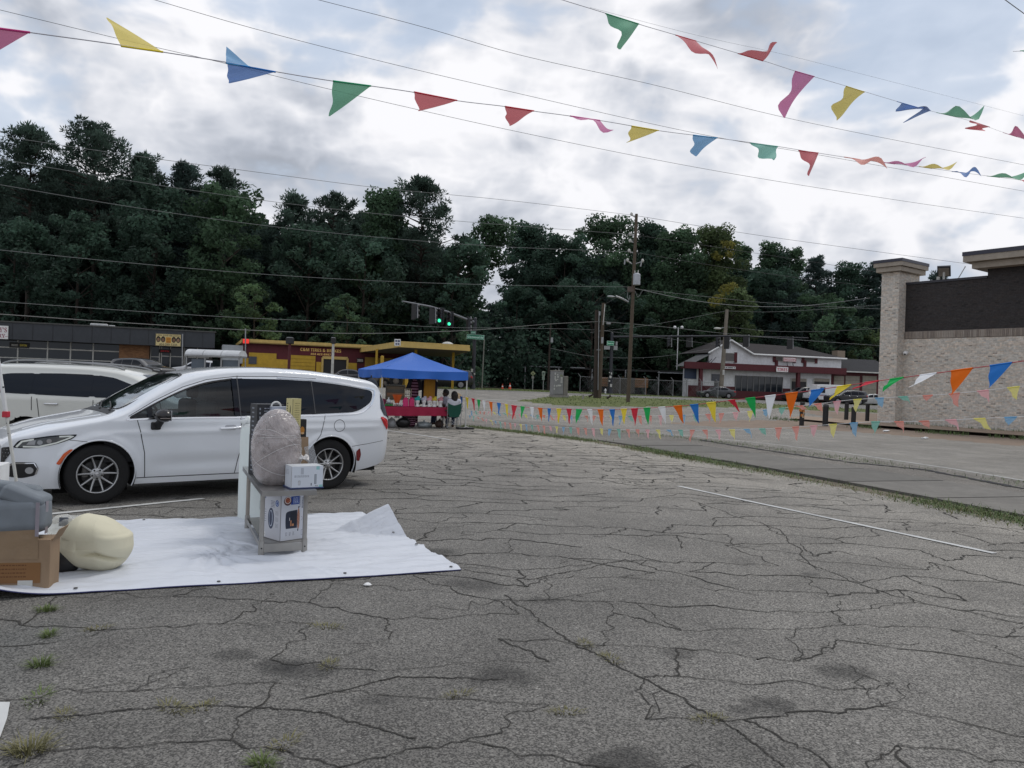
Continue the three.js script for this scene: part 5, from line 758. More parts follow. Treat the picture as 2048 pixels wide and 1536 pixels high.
// ------------------------------------------------------------------ vehicles: lofted bodies with panes, panels and wheels laid on the lofted surface
function pchip(pts) {
  const x = pts.map((p) => p[0]), y = pts.map((p) => p[1]), n = x.length, m = [], s = [];
  for (let i = 0; i + 1 < n; i++) s.push((y[i + 1] - y[i]) / (x[i + 1] - x[i]));
  for (let i = 0; i < n; i++) m.push(i === 0 ? s[0] : i === n - 1 ? s[n - 2] : s[i - 1] * s[i] <= 0 ? 0 : 2 / (1 / s[i - 1] + 1 / s[i]));
  return (t) => { if (t <= x[0]) return y[0]; if (t >= x[n - 1]) return y[n - 1]; let i = 0; while (t > x[i + 1]) i++; const h = x[i + 1] - x[i], u = (t - x[i]) / h, u2 = u * u, u3 = u2 * u; return y[i] * (2 * u3 - 3 * u2 + 1) + m[i] * h * (u3 - 2 * u2 + u) + y[i + 1] * (3 * u2 - 2 * u3) + m[i + 1] * h * (u3 - u2); };
}
function roundPoly(P, r, seg = 5) {                                               // r: one radius or one per corner
  const out = [], n = P.length;
  for (let i = 0; i < n; i++) {
    const a = P[(i + n - 1) % n], b = P[i], c = P[(i + 1) % n], R = Array.isArray(r) ? r[i] : r; if (!R) { out.push(b); continue; }
    const la = Math.hypot(a[0] - b[0], a[1] - b[1]), lc = Math.hypot(c[0] - b[0], c[1] - b[1]), q = Math.min(R, la * 0.48, lc * 0.48), s = [b[0] + (a[0] - b[0]) / la * q, b[1] + (a[1] - b[1]) / la * q], e = [b[0] + (c[0] - b[0]) / lc * q, b[1] + (c[1] - b[1]) / lc * q];
    for (let k = 0; k <= seg; k++) { const t = k / seg, u = 1 - t; out.push([s[0] * u * u + 2 * b[0] * u * t + e[0] * t * t, s[1] * u * u + 2 * b[1] * u * t + e[1] * t * t]); }
  }
  return out;
}
const circle = (cx, cy, r, n = 48) => Array.from({ length: n }, (_, i) => [cx + Math.cos(i / n * 6.28318) * r, cy + Math.sin(i / n * 6.28318) * r]);
function nearest(P, x, y) { let best = 1e9, q = null; for (let i = 0; i < P.length; i++) { const [ax, ay] = P[i], [bx, by] = P[(i + 1) % P.length], ex = bx - ax, ey = by - ay, t = clamp(((x - ax) * ex + (y - ay) * ey) / (ex * ex + ey * ey || 1e-9)), px = ax + ex * t, py = ay + ey * t, d = Math.hypot(px - x, py - y); if (d < best) { best = d; q = [px, py]; } } return [best, q]; }
function makeBody(S) {
  const top = pchip(S.top), bot = pchip(S.bot), hw = pchip(S.hw), drop = pchip(S.drop), N = S.power ?? 2.6, L = S.L;
  const yE = (x) => Math.max(bot(x) + 0.06, top(x) - drop(x));
  const zs = (x, y) => { const w = hw(x), b = bot(x), belt = S.belt; let z = w; if (y <= belt) { const t = clamp((belt - y) / (belt - b)); z -= 0.07 * t * t * t * t + 0.012 * t; if (S.crease) z += S.crease(x, y); } else z -= S.tumble * (y - belt) + 0.13 * (y - belt) * (y - belt); return Math.max(0.05, z); };
  const topAt = (x, z) => { const e = yE(x), ze = zs(x, e), q = clamp(Math.abs(z) / ze); return e + (top(x) - e) * Math.pow(1 - Math.pow(q, N), 1 / N); };
  const step = S.step, xs = []; { let x = 0; while (x < L) { xs.push(x); const e = Math.min(x, L - x); x += e < 0.06 ? step * 0.4 : e < 0.3 ? step * 0.7 : step; } xs.push(L); }
  const NS = S.ns, NC = S.nc, row = NS + NC + 1, pos = [], ps = [];                         // ps: [u, v, cap?]
  for (const s of [1, -1]) xs.forEach((x0) => {
    const b = bot(x0), e = yE(x0);
    for (let j = 0; j < row; j++) {
      if (j <= NS) {
        let x = x0, y = lerp(b, e, j / NS);
        if (j > 0 && j < NS && x0 > 0.02 && x0 < L - 0.02) { let bd = step * 0.52, bq = null; for (const P of S.cuts) { const [d, q] = nearest(P, x, y); if (d < bd) { bd = d; bq = q; } } if (bq) { x = bq[0]; y = bq[1]; } }
        pos.push(x, y, s * zs(x, y)); ps.push([x, y, 0]);
      } else { const f = (j - NS) / NC * Math.PI / 2, ze = zs(x0, e), z = ze * Math.pow(Math.cos(f), 2 / N), zz = j === row - 1 ? 0 : z; let x = x0; if (S.topCuts) { let bd = step * 0.5, bq = null; for (const P of S.topCuts) { const [d, q] = nearest(P, x, zz); if (d < bd && j < row - 1) { bd = d; bq = q; } } if (bq) { x = bq[0]; pos.push(x, topAt(x, bq[1]), s * bq[1]); ps.push([x, bq[1], 1]); continue; } } pos.push(x, topAt(x, zz), s * zz); ps.push([x, zz, 1]); }
    }
  });
  const nx = xs.length, half = nx * row, all = [], groups = {};
  for (const [h, s] of [[0, 1], [1, -1]]) for (let i = 0; i + 1 < nx; i++) for (let j = 0; j + 1 < row; j++) {
    const a = h * half + i * row + j, b = a + row, c = a + 1, d = b + 1;
    for (const t of [[a, b, d], [a, d, c]]) {
      const tri = s > 0 ? t : [t[0], t[2], t[1]]; all.push(...tri);
      const cap = t.some((k) => ps[k][2]), u = (ps[t[0]][0] + ps[t[1]][0] + ps[t[2]][0]) / 3, v = cap ? t.reduce((q, k) => q + Math.abs(pos[k * 3 + 2]), 0) / 3 : (ps[t[0]][1] + ps[t[1]][1] + ps[t[2]][1]) / 3;
      const g = S.assign(u, v, cap, s); if (g) (groups[g] ??= []).push(...tri);
    }
  }
  // closing caps at nose and tail
  for (const [i, f] of [[0, 1], [nx - 1, -1]]) for (let j = 0; j + 1 < row; j++) { const a = i * row + j, b = a + 1, c = half + a, d = c + 1; const q = f > 0 ? [a, b, d, a, d, c] : [a, d, b, a, c, d]; all.push(...q); (groups[S.assign(i ? L : 0, ps[a][1], false, 1) || 'body'] ??= []).push(...q); }
  const full = geoFrom(pos, all), nrm = full.attributes.normal.array;
  const part = (idx) => { const p = [], n = []; for (const k of idx) { p.push(pos[k * 3], pos[k * 3 + 1], pos[k * 3 + 2]); n.push(nrm[k * 3], nrm[k * 3 + 1], nrm[k * 3 + 2]); } const g = new THREE.BufferGeometry(); g.setAttribute('position', new THREE.Float32BufferAttribute(p, 3)); g.setAttribute('normal', new THREE.Float32BufferAttribute(n, 3)); return g; };
  const parts = {}; for (const k in groups) parts[k] = part(groups[k]);
  const sideN = (x, y, s) => { const h = 0.004, dx = (zs(x + h, y) - zs(x - h, y)) / (2 * h), dy = (zs(x, y + h) - zs(x, y - h)) / (2 * h), l = Math.hypot(dx, dy, 1); return [-dx / l, -dy / l, s / l]; };
  const fix = (P) => { const [x, y] = P; return y > yE(x) ? [x, yE(x)] : P; };
  // a piece of surface lying on the body: polygon in (x, y) on a side
  function patch(P, off, s, h = 0.06) {
    const v2 = P.map((p) => new THREE.Vector2(...p)); if (THREE.ShapeUtils.isClockWise(v2)) v2.reverse();
    let tris = THREE.ShapeUtils.triangulateShape(v2, []).map((t) => t.map((k) => [v2[k].x, v2[k].y])); const out = [];
    while (tris.length) { const t = tris.pop(); let m = 0, e = 0; for (let k = 0; k < 3; k++) { const a = t[k], b = t[(k + 1) % 3], d = Math.hypot(a[0] - b[0], a[1] - b[1]); if (d > m) { m = d; e = k; } } if (m > h) { const a = t[e], b = t[(e + 1) % 3], c = t[(e + 2) % 3], q = [(a[0] + b[0]) / 2, (a[1] + b[1]) / 2]; tris.push([a, q, c], [q, b, c]); } else out.push(t); }
    const p = [], n = []; for (const t of out) for (const k of s > 0 ? [0, 1, 2] : [0, 2, 1]) { const [x, y] = fix(t[k]), N3 = sideN(x, y, s); p.push(x + N3[0] * off, y + N3[1] * off, s * zs(x, y) + N3[2] * off); n.push(...N3); }
    const g = new THREE.BufferGeometry(); g.setAttribute('position', new THREE.Float32BufferAttribute(p, 3)); g.setAttribute('normal', new THREE.Float32BufferAttribute(n, 3)); return g;
  }
  function capPatch(P, off, h = 0.07) {                                             // polygon in (x, z) on the top
    const v2 = P.map((p) => new THREE.Vector2(...p)); if (THREE.ShapeUtils.isClockWise(v2)) v2.reverse();
    let tris = THREE.ShapeUtils.triangulateShape(v2, []).map((t) => t.map((k) => [v2[k].x, v2[k].y])); const out = [];
    while (tris.length) { const t = tris.pop(); let m = 0, e = 0; for (let k = 0; k < 3; k++) { const a = t[k], b = t[(k + 1) % 3], d = Math.hypot(a[0] - b[0], a[1] - b[1]); if (d > m) { m = d; e = k; } } if (m > h) { const a = t[e], b = t[(e + 1) % 3], c = t[(e + 2) % 3], q = [(a[0] + b[0]) / 2, (a[1] + b[1]) / 2]; tris.push([a, q, c], [q, b, c]); } else out.push(t); }
    const p = [], n = []; for (const t of out) for (const k of [0, 2, 1]) { const [x, z] = t[k], e = 0.01, dx = (topAt(x + e, z) - topAt(x - e, z)) / (2 * e), dz = (topAt(x, z + e) - topAt(x, z - e)) / (2 * e), l = Math.hypot(dx, 1, dz); p.push(x - dx / l * off, topAt(x, z) + off / l, z - dz / l * off); n.push(-dx / l, 1 / l, -dz / l); }
    const g = new THREE.BufferGeometry(); g.setAttribute('position', new THREE.Float32BufferAttribute(p, 3)); g.setAttribute('normal', new THREE.Float32BufferAttribute(n, 3)); return g;
  }
  // ribbon along a line on the side
  function ribbon(line, w, off, s) {
    const d = []; for (let i = 0; i + 1 < line.length; i++) { const [a, b] = [line[i], line[i + 1]], n = Math.max(1, Math.ceil(Math.hypot(a[0] - b[0], a[1] - b[1]) / 0.05)); for (let k = 0; k < n; k++) d.push([lerp(a[0], b[0], k / n), lerp(a[1], b[1], k / n)]); } d.push(line[line.length - 1]);
    const p = [], n = [], idx = []; d.forEach((q, i) => { const a = d[Math.max(0, i - 1)], b = d[Math.min(d.length - 1, i + 1)], l = Math.hypot(b[0] - a[0], b[1] - a[1]) || 1, nx2 = -(b[1] - a[1]) / l * w / 2, ny2 = (b[0] - a[0]) / l * w / 2; for (const e of [1, -1]) { const [x, y] = fix([q[0] + nx2 * e, q[1] + ny2 * e]), N3 = sideN(x, y, s); p.push(x + N3[0] * off, y + N3[1] * off, s * zs(x, y) + N3[2] * off); n.push(...N3); } if (i) { const k = i * 2; if (s < 0) idx.push(k - 2, k, k - 1, k - 1, k, k + 1); else idx.push(k - 2, k - 1, k, k - 1, k + 1, k); } });
    const g = new THREE.BufferGeometry(); g.setAttribute('position', new THREE.Float32BufferAttribute(p, 3)); g.setAttribute('normal', new THREE.Float32BufferAttribute(n, 3)); g.setIndex(idx); return g;
  }
  return { parts, patch, capPatch, ribbon, zs, topAt, top, bot, yE, hw };
}
const closed = (P) => [...P, P[0]];
function paint(r, g, b) { return new THREE.MeshPhysicalMaterial({ color: rgb(r, g, b), roughness: 0.38, metalness: 0, clearcoat: 1, clearcoatRoughness: 0.04 }); }
const pane = new THREE.MeshPhysicalMaterial({ color: rgb(0.004, 0.006, 0.011), roughness: 0.03, specularIntensity: 0.75, ior: 1.42 });
const seamM = std(0.01, 0.01, 0.012, 0.7), lampGlass = std(0.55, 0.57, 0.6, 0.08, { metalness: 0.6 });
const rimM = std(0.42, 0.425, 0.43, 0.28, { metalness: 0.85 });
function tyreGeo(R, w, r) { return lathe([[r * 0.985, -w * 0.40], [r + 0.012, -w * 0.46], [R * 0.86, -w * 0.5], [R * 0.95, -w * 0.46], [R, -w * 0.36], [R, w * 0.36], [R * 0.95, w * 0.46], [R * 0.86, w * 0.5], [r + 0.012, w * 0.46], [r * 0.985, w * 0.40]], 48).rotateX(Math.PI / 2); }
// wheel: axis along z, face towards +z
function addWheel(parent, x, y, z, s, R, r, w, detail) {
  const g = new THREE.Group(); g.name = 'wheel'; g.position.set(x, y, z); if (s < 0) g.rotation.y = Math.PI; parent.add(g);
  const ty = mesh('tyre', tyreGeo(R, w, r), M.rubber, g);
  if (!detail) { mesh('rim', [lathe([[0.0, w * 0.40], [r * 0.3, w * 0.41], [r * 0.98, w * 0.34], [r, w * 0.42]], 20).rotateX(Math.PI / 2)], std(0.25, 0.25, 0.26, 0.4, { metalness: 0.7 }), g); return g; }
  const f = w * 0.36, geos = [];
  geos.push(lathe([[r * 0.90, f - 0.055], [r * 0.905, f + 0.004], [r * 0.935, f + 0.018], [r * 1.0, f + 0.02], [r * 1.005, f - 0.02], [r * 0.96, f - 0.05]], 56).rotateX(Math.PI / 2)); const hub = (lathe([[0, f - 0.012], [r * 0.17, f - 0.012], [r * 0.30, f - 0.02], [r * 0.33, f - 0.035], [r * 0.33, f - 0.07]], 30).rotateX(Math.PI / 2));
  const rim = mesh('rim', geos, rimM, g); mesh('hub', hub, rimM, rim);
  for (let k = 0; k < 5; k++) for (const e of [-1, 1]) {                              // five pairs of spokes
    const a = Math.PI / 2 + k * Math.PI * 0.4 + e * 0.06, b = Math.PI / 2 + k * Math.PI * 0.4 + e * 0.255, n = 7, pos = [], idx = [];
    for (let q = 0; q <= n; q++) { const t = q / n, rr = lerp(r * 0.25, r * 0.925, t), th = lerp(a + e * 0.16, b + e * 0.05, Math.pow(t, 0.8)), hwid = lerp(0.0165, 0.0105, t), zf = f + lerp(-0.018, 0.002, t * t), cx = Math.cos(th) * rr, cy = Math.sin(th) * rr, tx = -Math.sin(th), tyy = Math.cos(th); for (const [u, v] of [[-1, -0.035], [-0.8, -0.004], [-0.55, 0], [0.55, 0], [0.8, -0.004], [1, -0.035]]) pos.push(cx + tx * hwid * u, cy + tyy * hwid * u, zf + v); if (q) for (let m = 0; m < 5; m++) { const o = q * 6 + m; idx.push(o - 6, o, o - 5, o - 5, o, o + 1); } }
    mesh('spoke', geoFrom(pos, idx), rimM, rim);
  }
  mesh('lug_nut', Array.from({ length: 5 }, (_, k) => { const a = -Math.PI / 2 + k * Math.PI * 0.4; return cyl([Math.cos(a) * r * 0.23, Math.sin(a) * r * 0.23, f - 0.03], [Math.cos(a) * r * 0.23, Math.sin(a) * r * 0.23, f - 0.004], r * 0.052, r * 0.045, 6); }), std(0.03, 0.03, 0.03, 0.4, { metalness: 0.6 }), rim);
  mesh('hub_cap', [lathe([[0, f + 0.006], [r * 0.10, f + 0.005], [r * 0.135, f - 0.008]], 24).rotateX(Math.PI / 2), new THREE.TorusGeometry(r * 0.10, 0.003, 6, 24).translate(0, 0, f + 0.006)], std(0.5, 0.5, 0.51, 0.25, { metalness: 0.9 }), rim);
  mesh('brake_disc', [lathe([[0, f - 0.10], [r * 0.68, f - 0.10], [r * 0.68, f - 0.12]], 36).rotateX(Math.PI / 2)], std(0.05, 0.05, 0.05, 0.5, { metalness: 0.6 }), rim);
  mesh('wheel_barrel', [lathe([[0, f - 0.14], [r * 0.95, f - 0.14], [r * 0.95, f - 0.05]], 36).rotateX(Math.PI / 2)], std(0.02, 0.02, 0.02, 0.8), rim);
  mesh('brake_caliper', rbox(0.07, 0.13, 0.05, 0.015, -r * 0.5, r * 0.1, f - 0.09), worn(0.2, 0.19, 0.18), rim);
  return g;
}
// --- the white minivan
{
  const FW = 0.98, RW = 4.07, R = 0.369, AR = 0.425;
  const shape = { // window outlines, corner by corner
    front: roundPoly([[1.29, 1.055], [1.62, 1.245], [1.98, 1.425], [2.30, 1.535], [2.66, 1.592], [2.66, 1.085]], [0.07, 0.2, 0.3, 0.3, 0.02, 0.02]),
    slide: roundPoly([[2.76, 1.09], [2.76, 1.598], [3.3, 1.606], [3.80, 1.592], [3.80, 1.115]], [0.02, 0.02, 0.2, 0.02, 0.02]),
    quarter: roundPoly([[3.83, 1.117], [3.83, 1.590], [4.30, 1.553], [4.86, 1.468], [4.80, 1.30], [4.52, 1.145]], [0.02, 0.02, 0.3, 0.09, 0.2, 0.22]),
  };
  const doorF = roundPoly([[1.56, 0.30], [1.30, 1.03], [1.30, 1.06], [1.63, 1.262], [1.99, 1.448], [2.30, 1.556], [2.71, 1.615], [2.71, 1.06], [2.74, 0.72], [2.66, 0.30]].map((p, i) => i < 1 ? [1.56, 0.30] : p), 0.03);
  doorF[0] = doorF[0];
  const doorS = roundPoly([[2.67, 0.30], [2.75, 0.72], [2.72, 1.06], [2.72, 1.66], [3.90, 1.655], [3.97, 1.10], [3.93, 0.85], [3.62, 0.45], [3.56, 0.30]], [0.03, 0.1, 0.02, 0.08, 0.1, 0.06, 0.2, 0.15, 0.03]);
  const hood = [[0.20, 0.0], [0.20, 0.60], [0.55, 0.73], [1.10, 0.80], [1.10, 0]];
  const wscreen = [[1.22, 0], [1.23, 0.35], [1.29, 0.665], [2.02, 0.585], [2.06, 0.3], [2.08, 0]];
  const S = {
    L: 5.17, step: 0.024, ns: 58, nc: 22, belt: 1.03, tumble: 0.30, power: 3.2,
    top: [[0, 0.74], [0.03, 0.79], [0.10, 0.85], [0.25, 0.91], [0.5, 0.985], [0.8, 1.045], [1.10, 1.105], [1.22, 1.15], [1.55, 1.365], [1.85, 1.54], [2.05, 1.635], [2.3, 1.70], [2.7, 1.755], [3.2, 1.777], [3.7, 1.77], [4.2, 1.735], [4.6, 1.69], [4.88, 1.648], [4.95, 1.61], [5.00, 1.52], [5.06, 1.32], [5.11, 1.12], [5.15, 0.98], [5.17, 0.86]],
    bot: [[0, 0.30], [0.12, 0.235], [0.5, 0.21], [1.0, 0.21], [1.5, 0.225], [3.6, 0.225], [4.4, 0.24], [4.9, 0.31], [5.17, 0.42]],
    hw: [[0, 0.60], [0.04, 0.69], [0.12, 0.785], [0.3, 0.895], [0.6, 0.965], [1.0, 0.995], [1.6, 1.0], [3.6, 1.0], [4.2, 0.99], [4.7, 0.955], [4.95, 0.915], [5.08, 0.86], [5.14, 0.80], [5.17, 0.74]],
    drop: [[0, 0.05], [0.3, 0.085], [1.1, 0.075], [1.4, 0.10], [2.0, 0.125], [2.6, 0.115], [4.5, 0.12], [4.9, 0.13], [5.0, 0.10], [5.17, 0.05]],
    crease: (x, y) => {
      let z = 0; const a = sstep(0.6, 1.6, x) * sstep(5.1, 4.6, x);
      z += 0.012 * a * Math.exp(-Math.pow((y - (0.885 + 0.012 * (x - 2))) / 0.035, 2));                 // shoulder line
      z -= 0.020 * sstep(1.4, 1.9, x) * sstep(4.1, 3.4, x) * Math.exp(-Math.pow((y - (0.475 + 0.02 * (x - 2))) / 0.085, 2));   // hollow low in the doors
      for (const c of [FW, RW]) { const q = Math.hypot(x - c, y - R); z += 0.014 * sstep(AR + 0.11, AR + 0.03, q) * (q > AR - 0.05 ? 1 : 1); }
      return z;
    },
    cuts: [circle(FW, R, AR), circle(RW, R, AR), shape.front, doorF, doorS], topCuts: [[...wscreen], [...hood]],
    assign: (u, v, cap) => {
      if (!cap) { if (Math.hypot(u - FW, v - R) < AR - 0.001 || Math.hypot(u - RW, v - R) < AR - 0.001) return null; if (inPoly(shape.front, u, v)) return null; if (inPoly(doorF, u, v)) return 'front_door'; if (inPoly(doorS, u, v)) return 'sliding_door'; if (u > 4.985) return 'liftgate'; return 'body'; }
      if (inPoly(wscreen, u, Math.max(0.001, v))) return null; if (inPoly(hood, u, Math.max(0.001, v))) return 'hood'; if (u > 4.985) return 'liftgate'; return 'body';
    },
  };
  const B = makeBody(S), white = paint(0.70, 0.73, 0.77);
  const yaw = 0.68866, x0 = -5.6629, z0 = -10.334, dv = [Math.cos(yaw), -Math.sin(yaw)];
  const t = thing('minivan', 'white minivan parked side-on with its front wheel at the left', 'minivan', [x0 - dv[0] * FW, 0, z0 - dv[1] * FW], yaw);
  for (const k in B.parts) { const g = B.parts[k]; if (k.endsWith('door')) { const near = [], far = []; const p = g.attributes.position, n = g.attributes.normal; for (let i = 0; i < p.count; i += 3) { const L = p.getZ(i) > 0 ? near : far; for (let q = 0; q < 3; q++) L.push(p.getX(i + q), p.getY(i + q), p.getZ(i + q), n.getX(i + q), n.getY(i + q), n.getZ(i + q)); } for (const L of [near, far]) { const gg = new THREE.BufferGeometry(), P = [], Q = []; for (let i = 0; i < L.length; i += 6) { P.push(L[i], L[i + 1], L[i + 2]); Q.push(L[i + 3], L[i + 4], L[i + 5]); } gg.setAttribute('position', new THREE.Float32BufferAttribute(P, 3)); gg.setAttribute('normal', new THREE.Float32BufferAttribute(Q, 3)); const m = mesh(k, gg, white, t); m.userData.s = undefined; delete m.userData.s; } } else mesh(k, g, white, t); }
  const doors = t.children.filter((c) => c.name.endsWith('door')), doorOf = (k, s) => doors.filter((c) => c.name === k)[s > 0 ? 0 : 1];
  const clearPane = new THREE.MeshPhysicalMaterial({ color: rgb(0.46, 0.52, 0.54), roughness: 0.02, transmission: 1, thickness: 0, ior: 1.5 });
  for (const s of [1, -1]) {
    const dF = doorOf('front_door', s), dS = doorOf('sliding_door', s);
    mesh('window', B.patch(shape.front, -0.012, s), clearPane, dF); mesh('window', B.patch(shape.slide, 0.004, s), pane, dS); mesh('rear_quarter_window', B.patch(shape.quarter, 0.004, s), pane, t);
    each('pillar_trim', [B.patch([[2.635, 1.083], [2.635, 1.595], [2.79, 1.602], [2.79, 1.09]], 0.006, s), B.patch([[3.77, 1.112], [3.77, 1.596], [3.87, 1.588], [3.87, 1.118]], 0.0055, s), B.patch([[1.52, 1.07], [1.52, 1.182], [1.58, 1.216], [1.58, 1.072]], 0.005, s)], pane, dF);
    each('pillar_joint', [[2.715, 1.09, 1.60], [3.815, 1.118, 1.592]].map(([x, a, b]) => B.ribbon([[x, a], [x, b]], 0.016, 0.009, s)), std(0.035, 0.036, 0.04, 0.5), t);
    mesh('window_seal', B.ribbon(closed(shape.front), 0.022, 0.004, s), seamM, dF);
    mesh('chrome_trim', B.ribbon([[1.27, 1.045], [1.33, 1.042], [1.6, 1.058], [2.2, 1.066], [2.71, 1.069]], 0.020, 0.008, s), M.chrome, dF);
    mesh('chrome_trim', B.ribbon([[2.73, 1.069], [3.3, 1.082], [3.97, 1.100]], 0.020, 0.008, s), M.chrome, dS);
    mesh('chrome_trim', B.ribbon([[3.98, 1.10], [4.5, 1.122], [4.62, 1.15], [4.78, 1.25], [4.845, 1.34], [4.89, 1.45], [4.885, 1.485], [4.83, 1.498], [4.3, 1.577], [3.8, 1.617], [3.3, 1.628]], 0.022, 0.008, s), M.chrome, t);
    mesh('door_seam', B.ribbon([[1.56, 0.30], [1.31, 1.03]].map((p) => p), 0.0001, 0.001, s), seamM, dF);
    mesh('door_seam', B.ribbon([[1.52, 0.31], [1.50, 0.62], [1.44, 0.9], [1.40, 1.04]], 0.0095, 0.0025, s), seamM, dF);
    mesh('door_seam', B.ribbon([[2.665, 0.30], [2.745, 0.72], [2.715, 1.06]], 0.0095, 0.0025, s), seamM, dF);
    each('door_seam', [B.ribbon([[3.58, 0.31], [3.66, 0.48], [3.90, 0.82], [3.968, 1.09]], 0.0085, 0.0025, s), B.ribbon([[2.72, 1.60], [2.725, 1.65], [2.80, 1.652]], 0.008, 0.0025, s)], seamM, dS);
    mesh('sill_seam', B.ribbon([[1.42, 0.305], [2.6, 0.305], [3.58, 0.305]], 0.010, 0.0025, s), seamM, t);
    mesh('roof_seam', B.ribbon([[1.30, 1.085], [1.62, 1.285], [1.98, 1.466], [2.30, 1.572], [2.7, 1.628], [3.3, 1.645], [3.9, 1.63]], 0.007, 0.003, s), seamM, t);
    each('bumper_seam', [B.ribbon([[0.66, 0.80], [0.86, 0.775]], 0.006, 0.0025, s), B.ribbon([[4.42, 0.63], [4.7, 0.66], [5.0, 0.70]], 0.006, 0.0025, s)], seamM, t);
    const fc = mesh('fuel_door', B.ribbon(closed(circle(4.20, 0.945, 0.088, 36)), 0.007, 0.0025, s), seamM, t); if (s < 0) fc.visible = true;
    // handles
    for (const [d, a, b] of [[dF, 2.44, 2.715], [dS, 2.745, 3.03]]) { const y = 0.92, p = [0, 1, 2, 3, 4].map((k) => { const x = lerp(a, b, k / 4); return V(x, y + 0.004 * k, s * (B.zs(x, y) + 0.012 + 0.03 * Math.sin(Math.PI * clamp((k + 0.6) / 4.6)))); }); const h = mesh('door_handle', tube(p, 0.0165, 16, 8), white, d); mesh('handle_recess', B.patch(roundPoly([[a + 0.06, y - 0.02], [b - 0.06, y - 0.02], [b - 0.06, y + 0.05], [a + 0.06, y + 0.05]], 0.04), 0.003, s), std(0.42, 0.43, 0.46, 0.5), h); }
    // arches
    for (const c of [FW, RW]) { const b0 = Math.asin(clamp((R - B.bot(c)) / AR)), arc = Array.from({ length: 41 }, (_, k) => { const a = lerp(-b0, Math.PI + b0, k / 40), x = c + Math.cos(a) * AR, y = R + Math.sin(a) * AR; return V(x, y, s * (B.zs(x, y) - 0.006)); }); mesh('wheel_arch', tube(arc, 0.011, 80, 6), white, t);
      const inner = []; for (let k = 0; k < 40; k++) { const a = lerp(-b0, Math.PI + b0, k / 40), b = lerp(-b0, Math.PI + b0, (k + 1) / 40), q = AR + 0.004, P = (th, z) => [c + Math.cos(th) * q, R + Math.sin(th) * q, s * z]; inner.push(...P(a, 0.985), ...P(b, 0.985), ...P(b, 0.55), ...P(a, 0.985), ...P(b, 0.55), ...P(a, 0.55)); } mesh('wheel_well', [geoFrom(inner), box(AR * 2, AR * 1.6, 0.02, c, R + 0.08, s * 0.56)], std(0.006, 0.006, 0.006, 0.9), t);
      addWheel(t, c, R, s * 0.845, s, R, 0.24, 0.235, true); }
    // lamps
    const hl = roundPoly([[0.10, 0.705], [0.16, 0.80], [0.48, 0.858], [0.74, 0.868], [0.70, 0.82], [0.52, 0.745], [0.25, 0.70]], [0.03, 0.04, 0.1, 0.02, 0.04, 0.1, 0.08]);
    const head = mesh('headlight', B.patch(hl, 0.003, s, 0.03), std(0.02, 0.022, 0.028, 0.1), t);
    mesh('lamp_lens', B.patch(roundPoly([[0.15, 0.715], [0.20, 0.785], [0.48, 0.842], [0.66, 0.850], [0.50, 0.765], [0.27, 0.715]], [0.03, 0.04, 0.1, 0.02, 0.1, 0.06]), 0.005, s, 0.03), std(0.16, 0.17, 0.18, 0.12, { metalness: 0.5 }), head); mesh('lamp_strip', [B.ribbon([[0.14, 0.715], [0.19, 0.782], [0.30, 0.810]], 0.02, 0.008, s), B.ribbon([[0.20, 0.722], [0.35, 0.722], [0.52, 0.766], [0.66, 0.826], [0.70, 0.848], [0.55, 0.842]], 0.018, 0.008, s)], std(0.74, 0.77, 0.72, 0.2), head);
    each('lamp_projector', [B.patch(circle(0.36, 0.772, 0.028, 16), 0.008, s, 0.02), B.patch(circle(0.45, 0.790, 0.026, 16), 0.008, s, 0.02)], lampGlass, head); mesh('lamp_reflector', B.patch([[0.23, 0.745], [0.26, 0.79], [0.32, 0.80], [0.31, 0.745]], 0.006, s, 0.03), lampGlass, head);
    mesh('side_marker_light', B.patch(roundPoly([[0.525, 0.515], [0.60, 0.64], [0.665, 0.69], [0.70, 0.688], [0.62, 0.60], [0.565, 0.50]], 0.02), 0.005, s, 0.03), std(0.62, 0.10, 0.02, 0.25), t);
    mesh('side_marker_light', B.patch(roundPoly([[4.50, 0.55], [4.57, 0.60], [4.60, 0.50], [4.58, 0.40], [4.52, 0.41]], 0.02), 0.005, s, 0.03), std(0.16, 0.012, 0.015, 0.25), t);
    const fog = mesh('fog_light_recess', B.patch(roundPoly([[0.07, 0.36], [0.05, 0.48], [0.12, 0.535], [0.32, 0.54], [0.36, 0.46], [0.33, 0.38], [0.20, 0.345]], 0.03), 0.004, s, 0.03), std(0.012, 0.012, 0.014, 0.4), t);
    mesh('chrome_trim', B.ribbon([[0.06, 0.47], [0.12, 0.52], [0.31, 0.528], [0.35, 0.46], [0.33, 0.39]], 0.013, 0.008, s), M.chrome, fog); mesh('fog_light', B.patch(circle(0.27, 0.44, 0.04, 18), 0.009, s, 0.03), lampGlass, fog);
    const tl = mesh('tail_light', B.patch(roundPoly([[4.93, 1.06], [4.98, 1.075], [5.095, 1.02], [5.12, 0.92], [5.09, 0.86], [5.02, 0.93]], 0.03), 0.006, s, 0.03), std(0.42, 0.015, 0.02, 0.15), t); mesh('tail_light_strip', B.ribbon([[4.95, 1.065], [5.05, 1.0], [5.09, 0.91]], 0.02, 0.010, s), std(0.70, 0.05, 0.06, 0.15), tl);
    mesh('rear_side_glass', B.patch([[4.975, 1.50], [5.005, 1.42], [5.085, 1.06], [4.985, 1.095], [4.93, 1.2]].map(([x, y]) => [x + 0.03, y]), 0.005, s, 0.04), std(0.01, 0.012, 0.016, 0.05), t);
    // door mirror
    const mx = 1.62, mz = s * (B.zs(1.62, 1.05) + 0.16), mir = new THREE.Group(); mir.name = 'door_mirror'; t.add(mir);
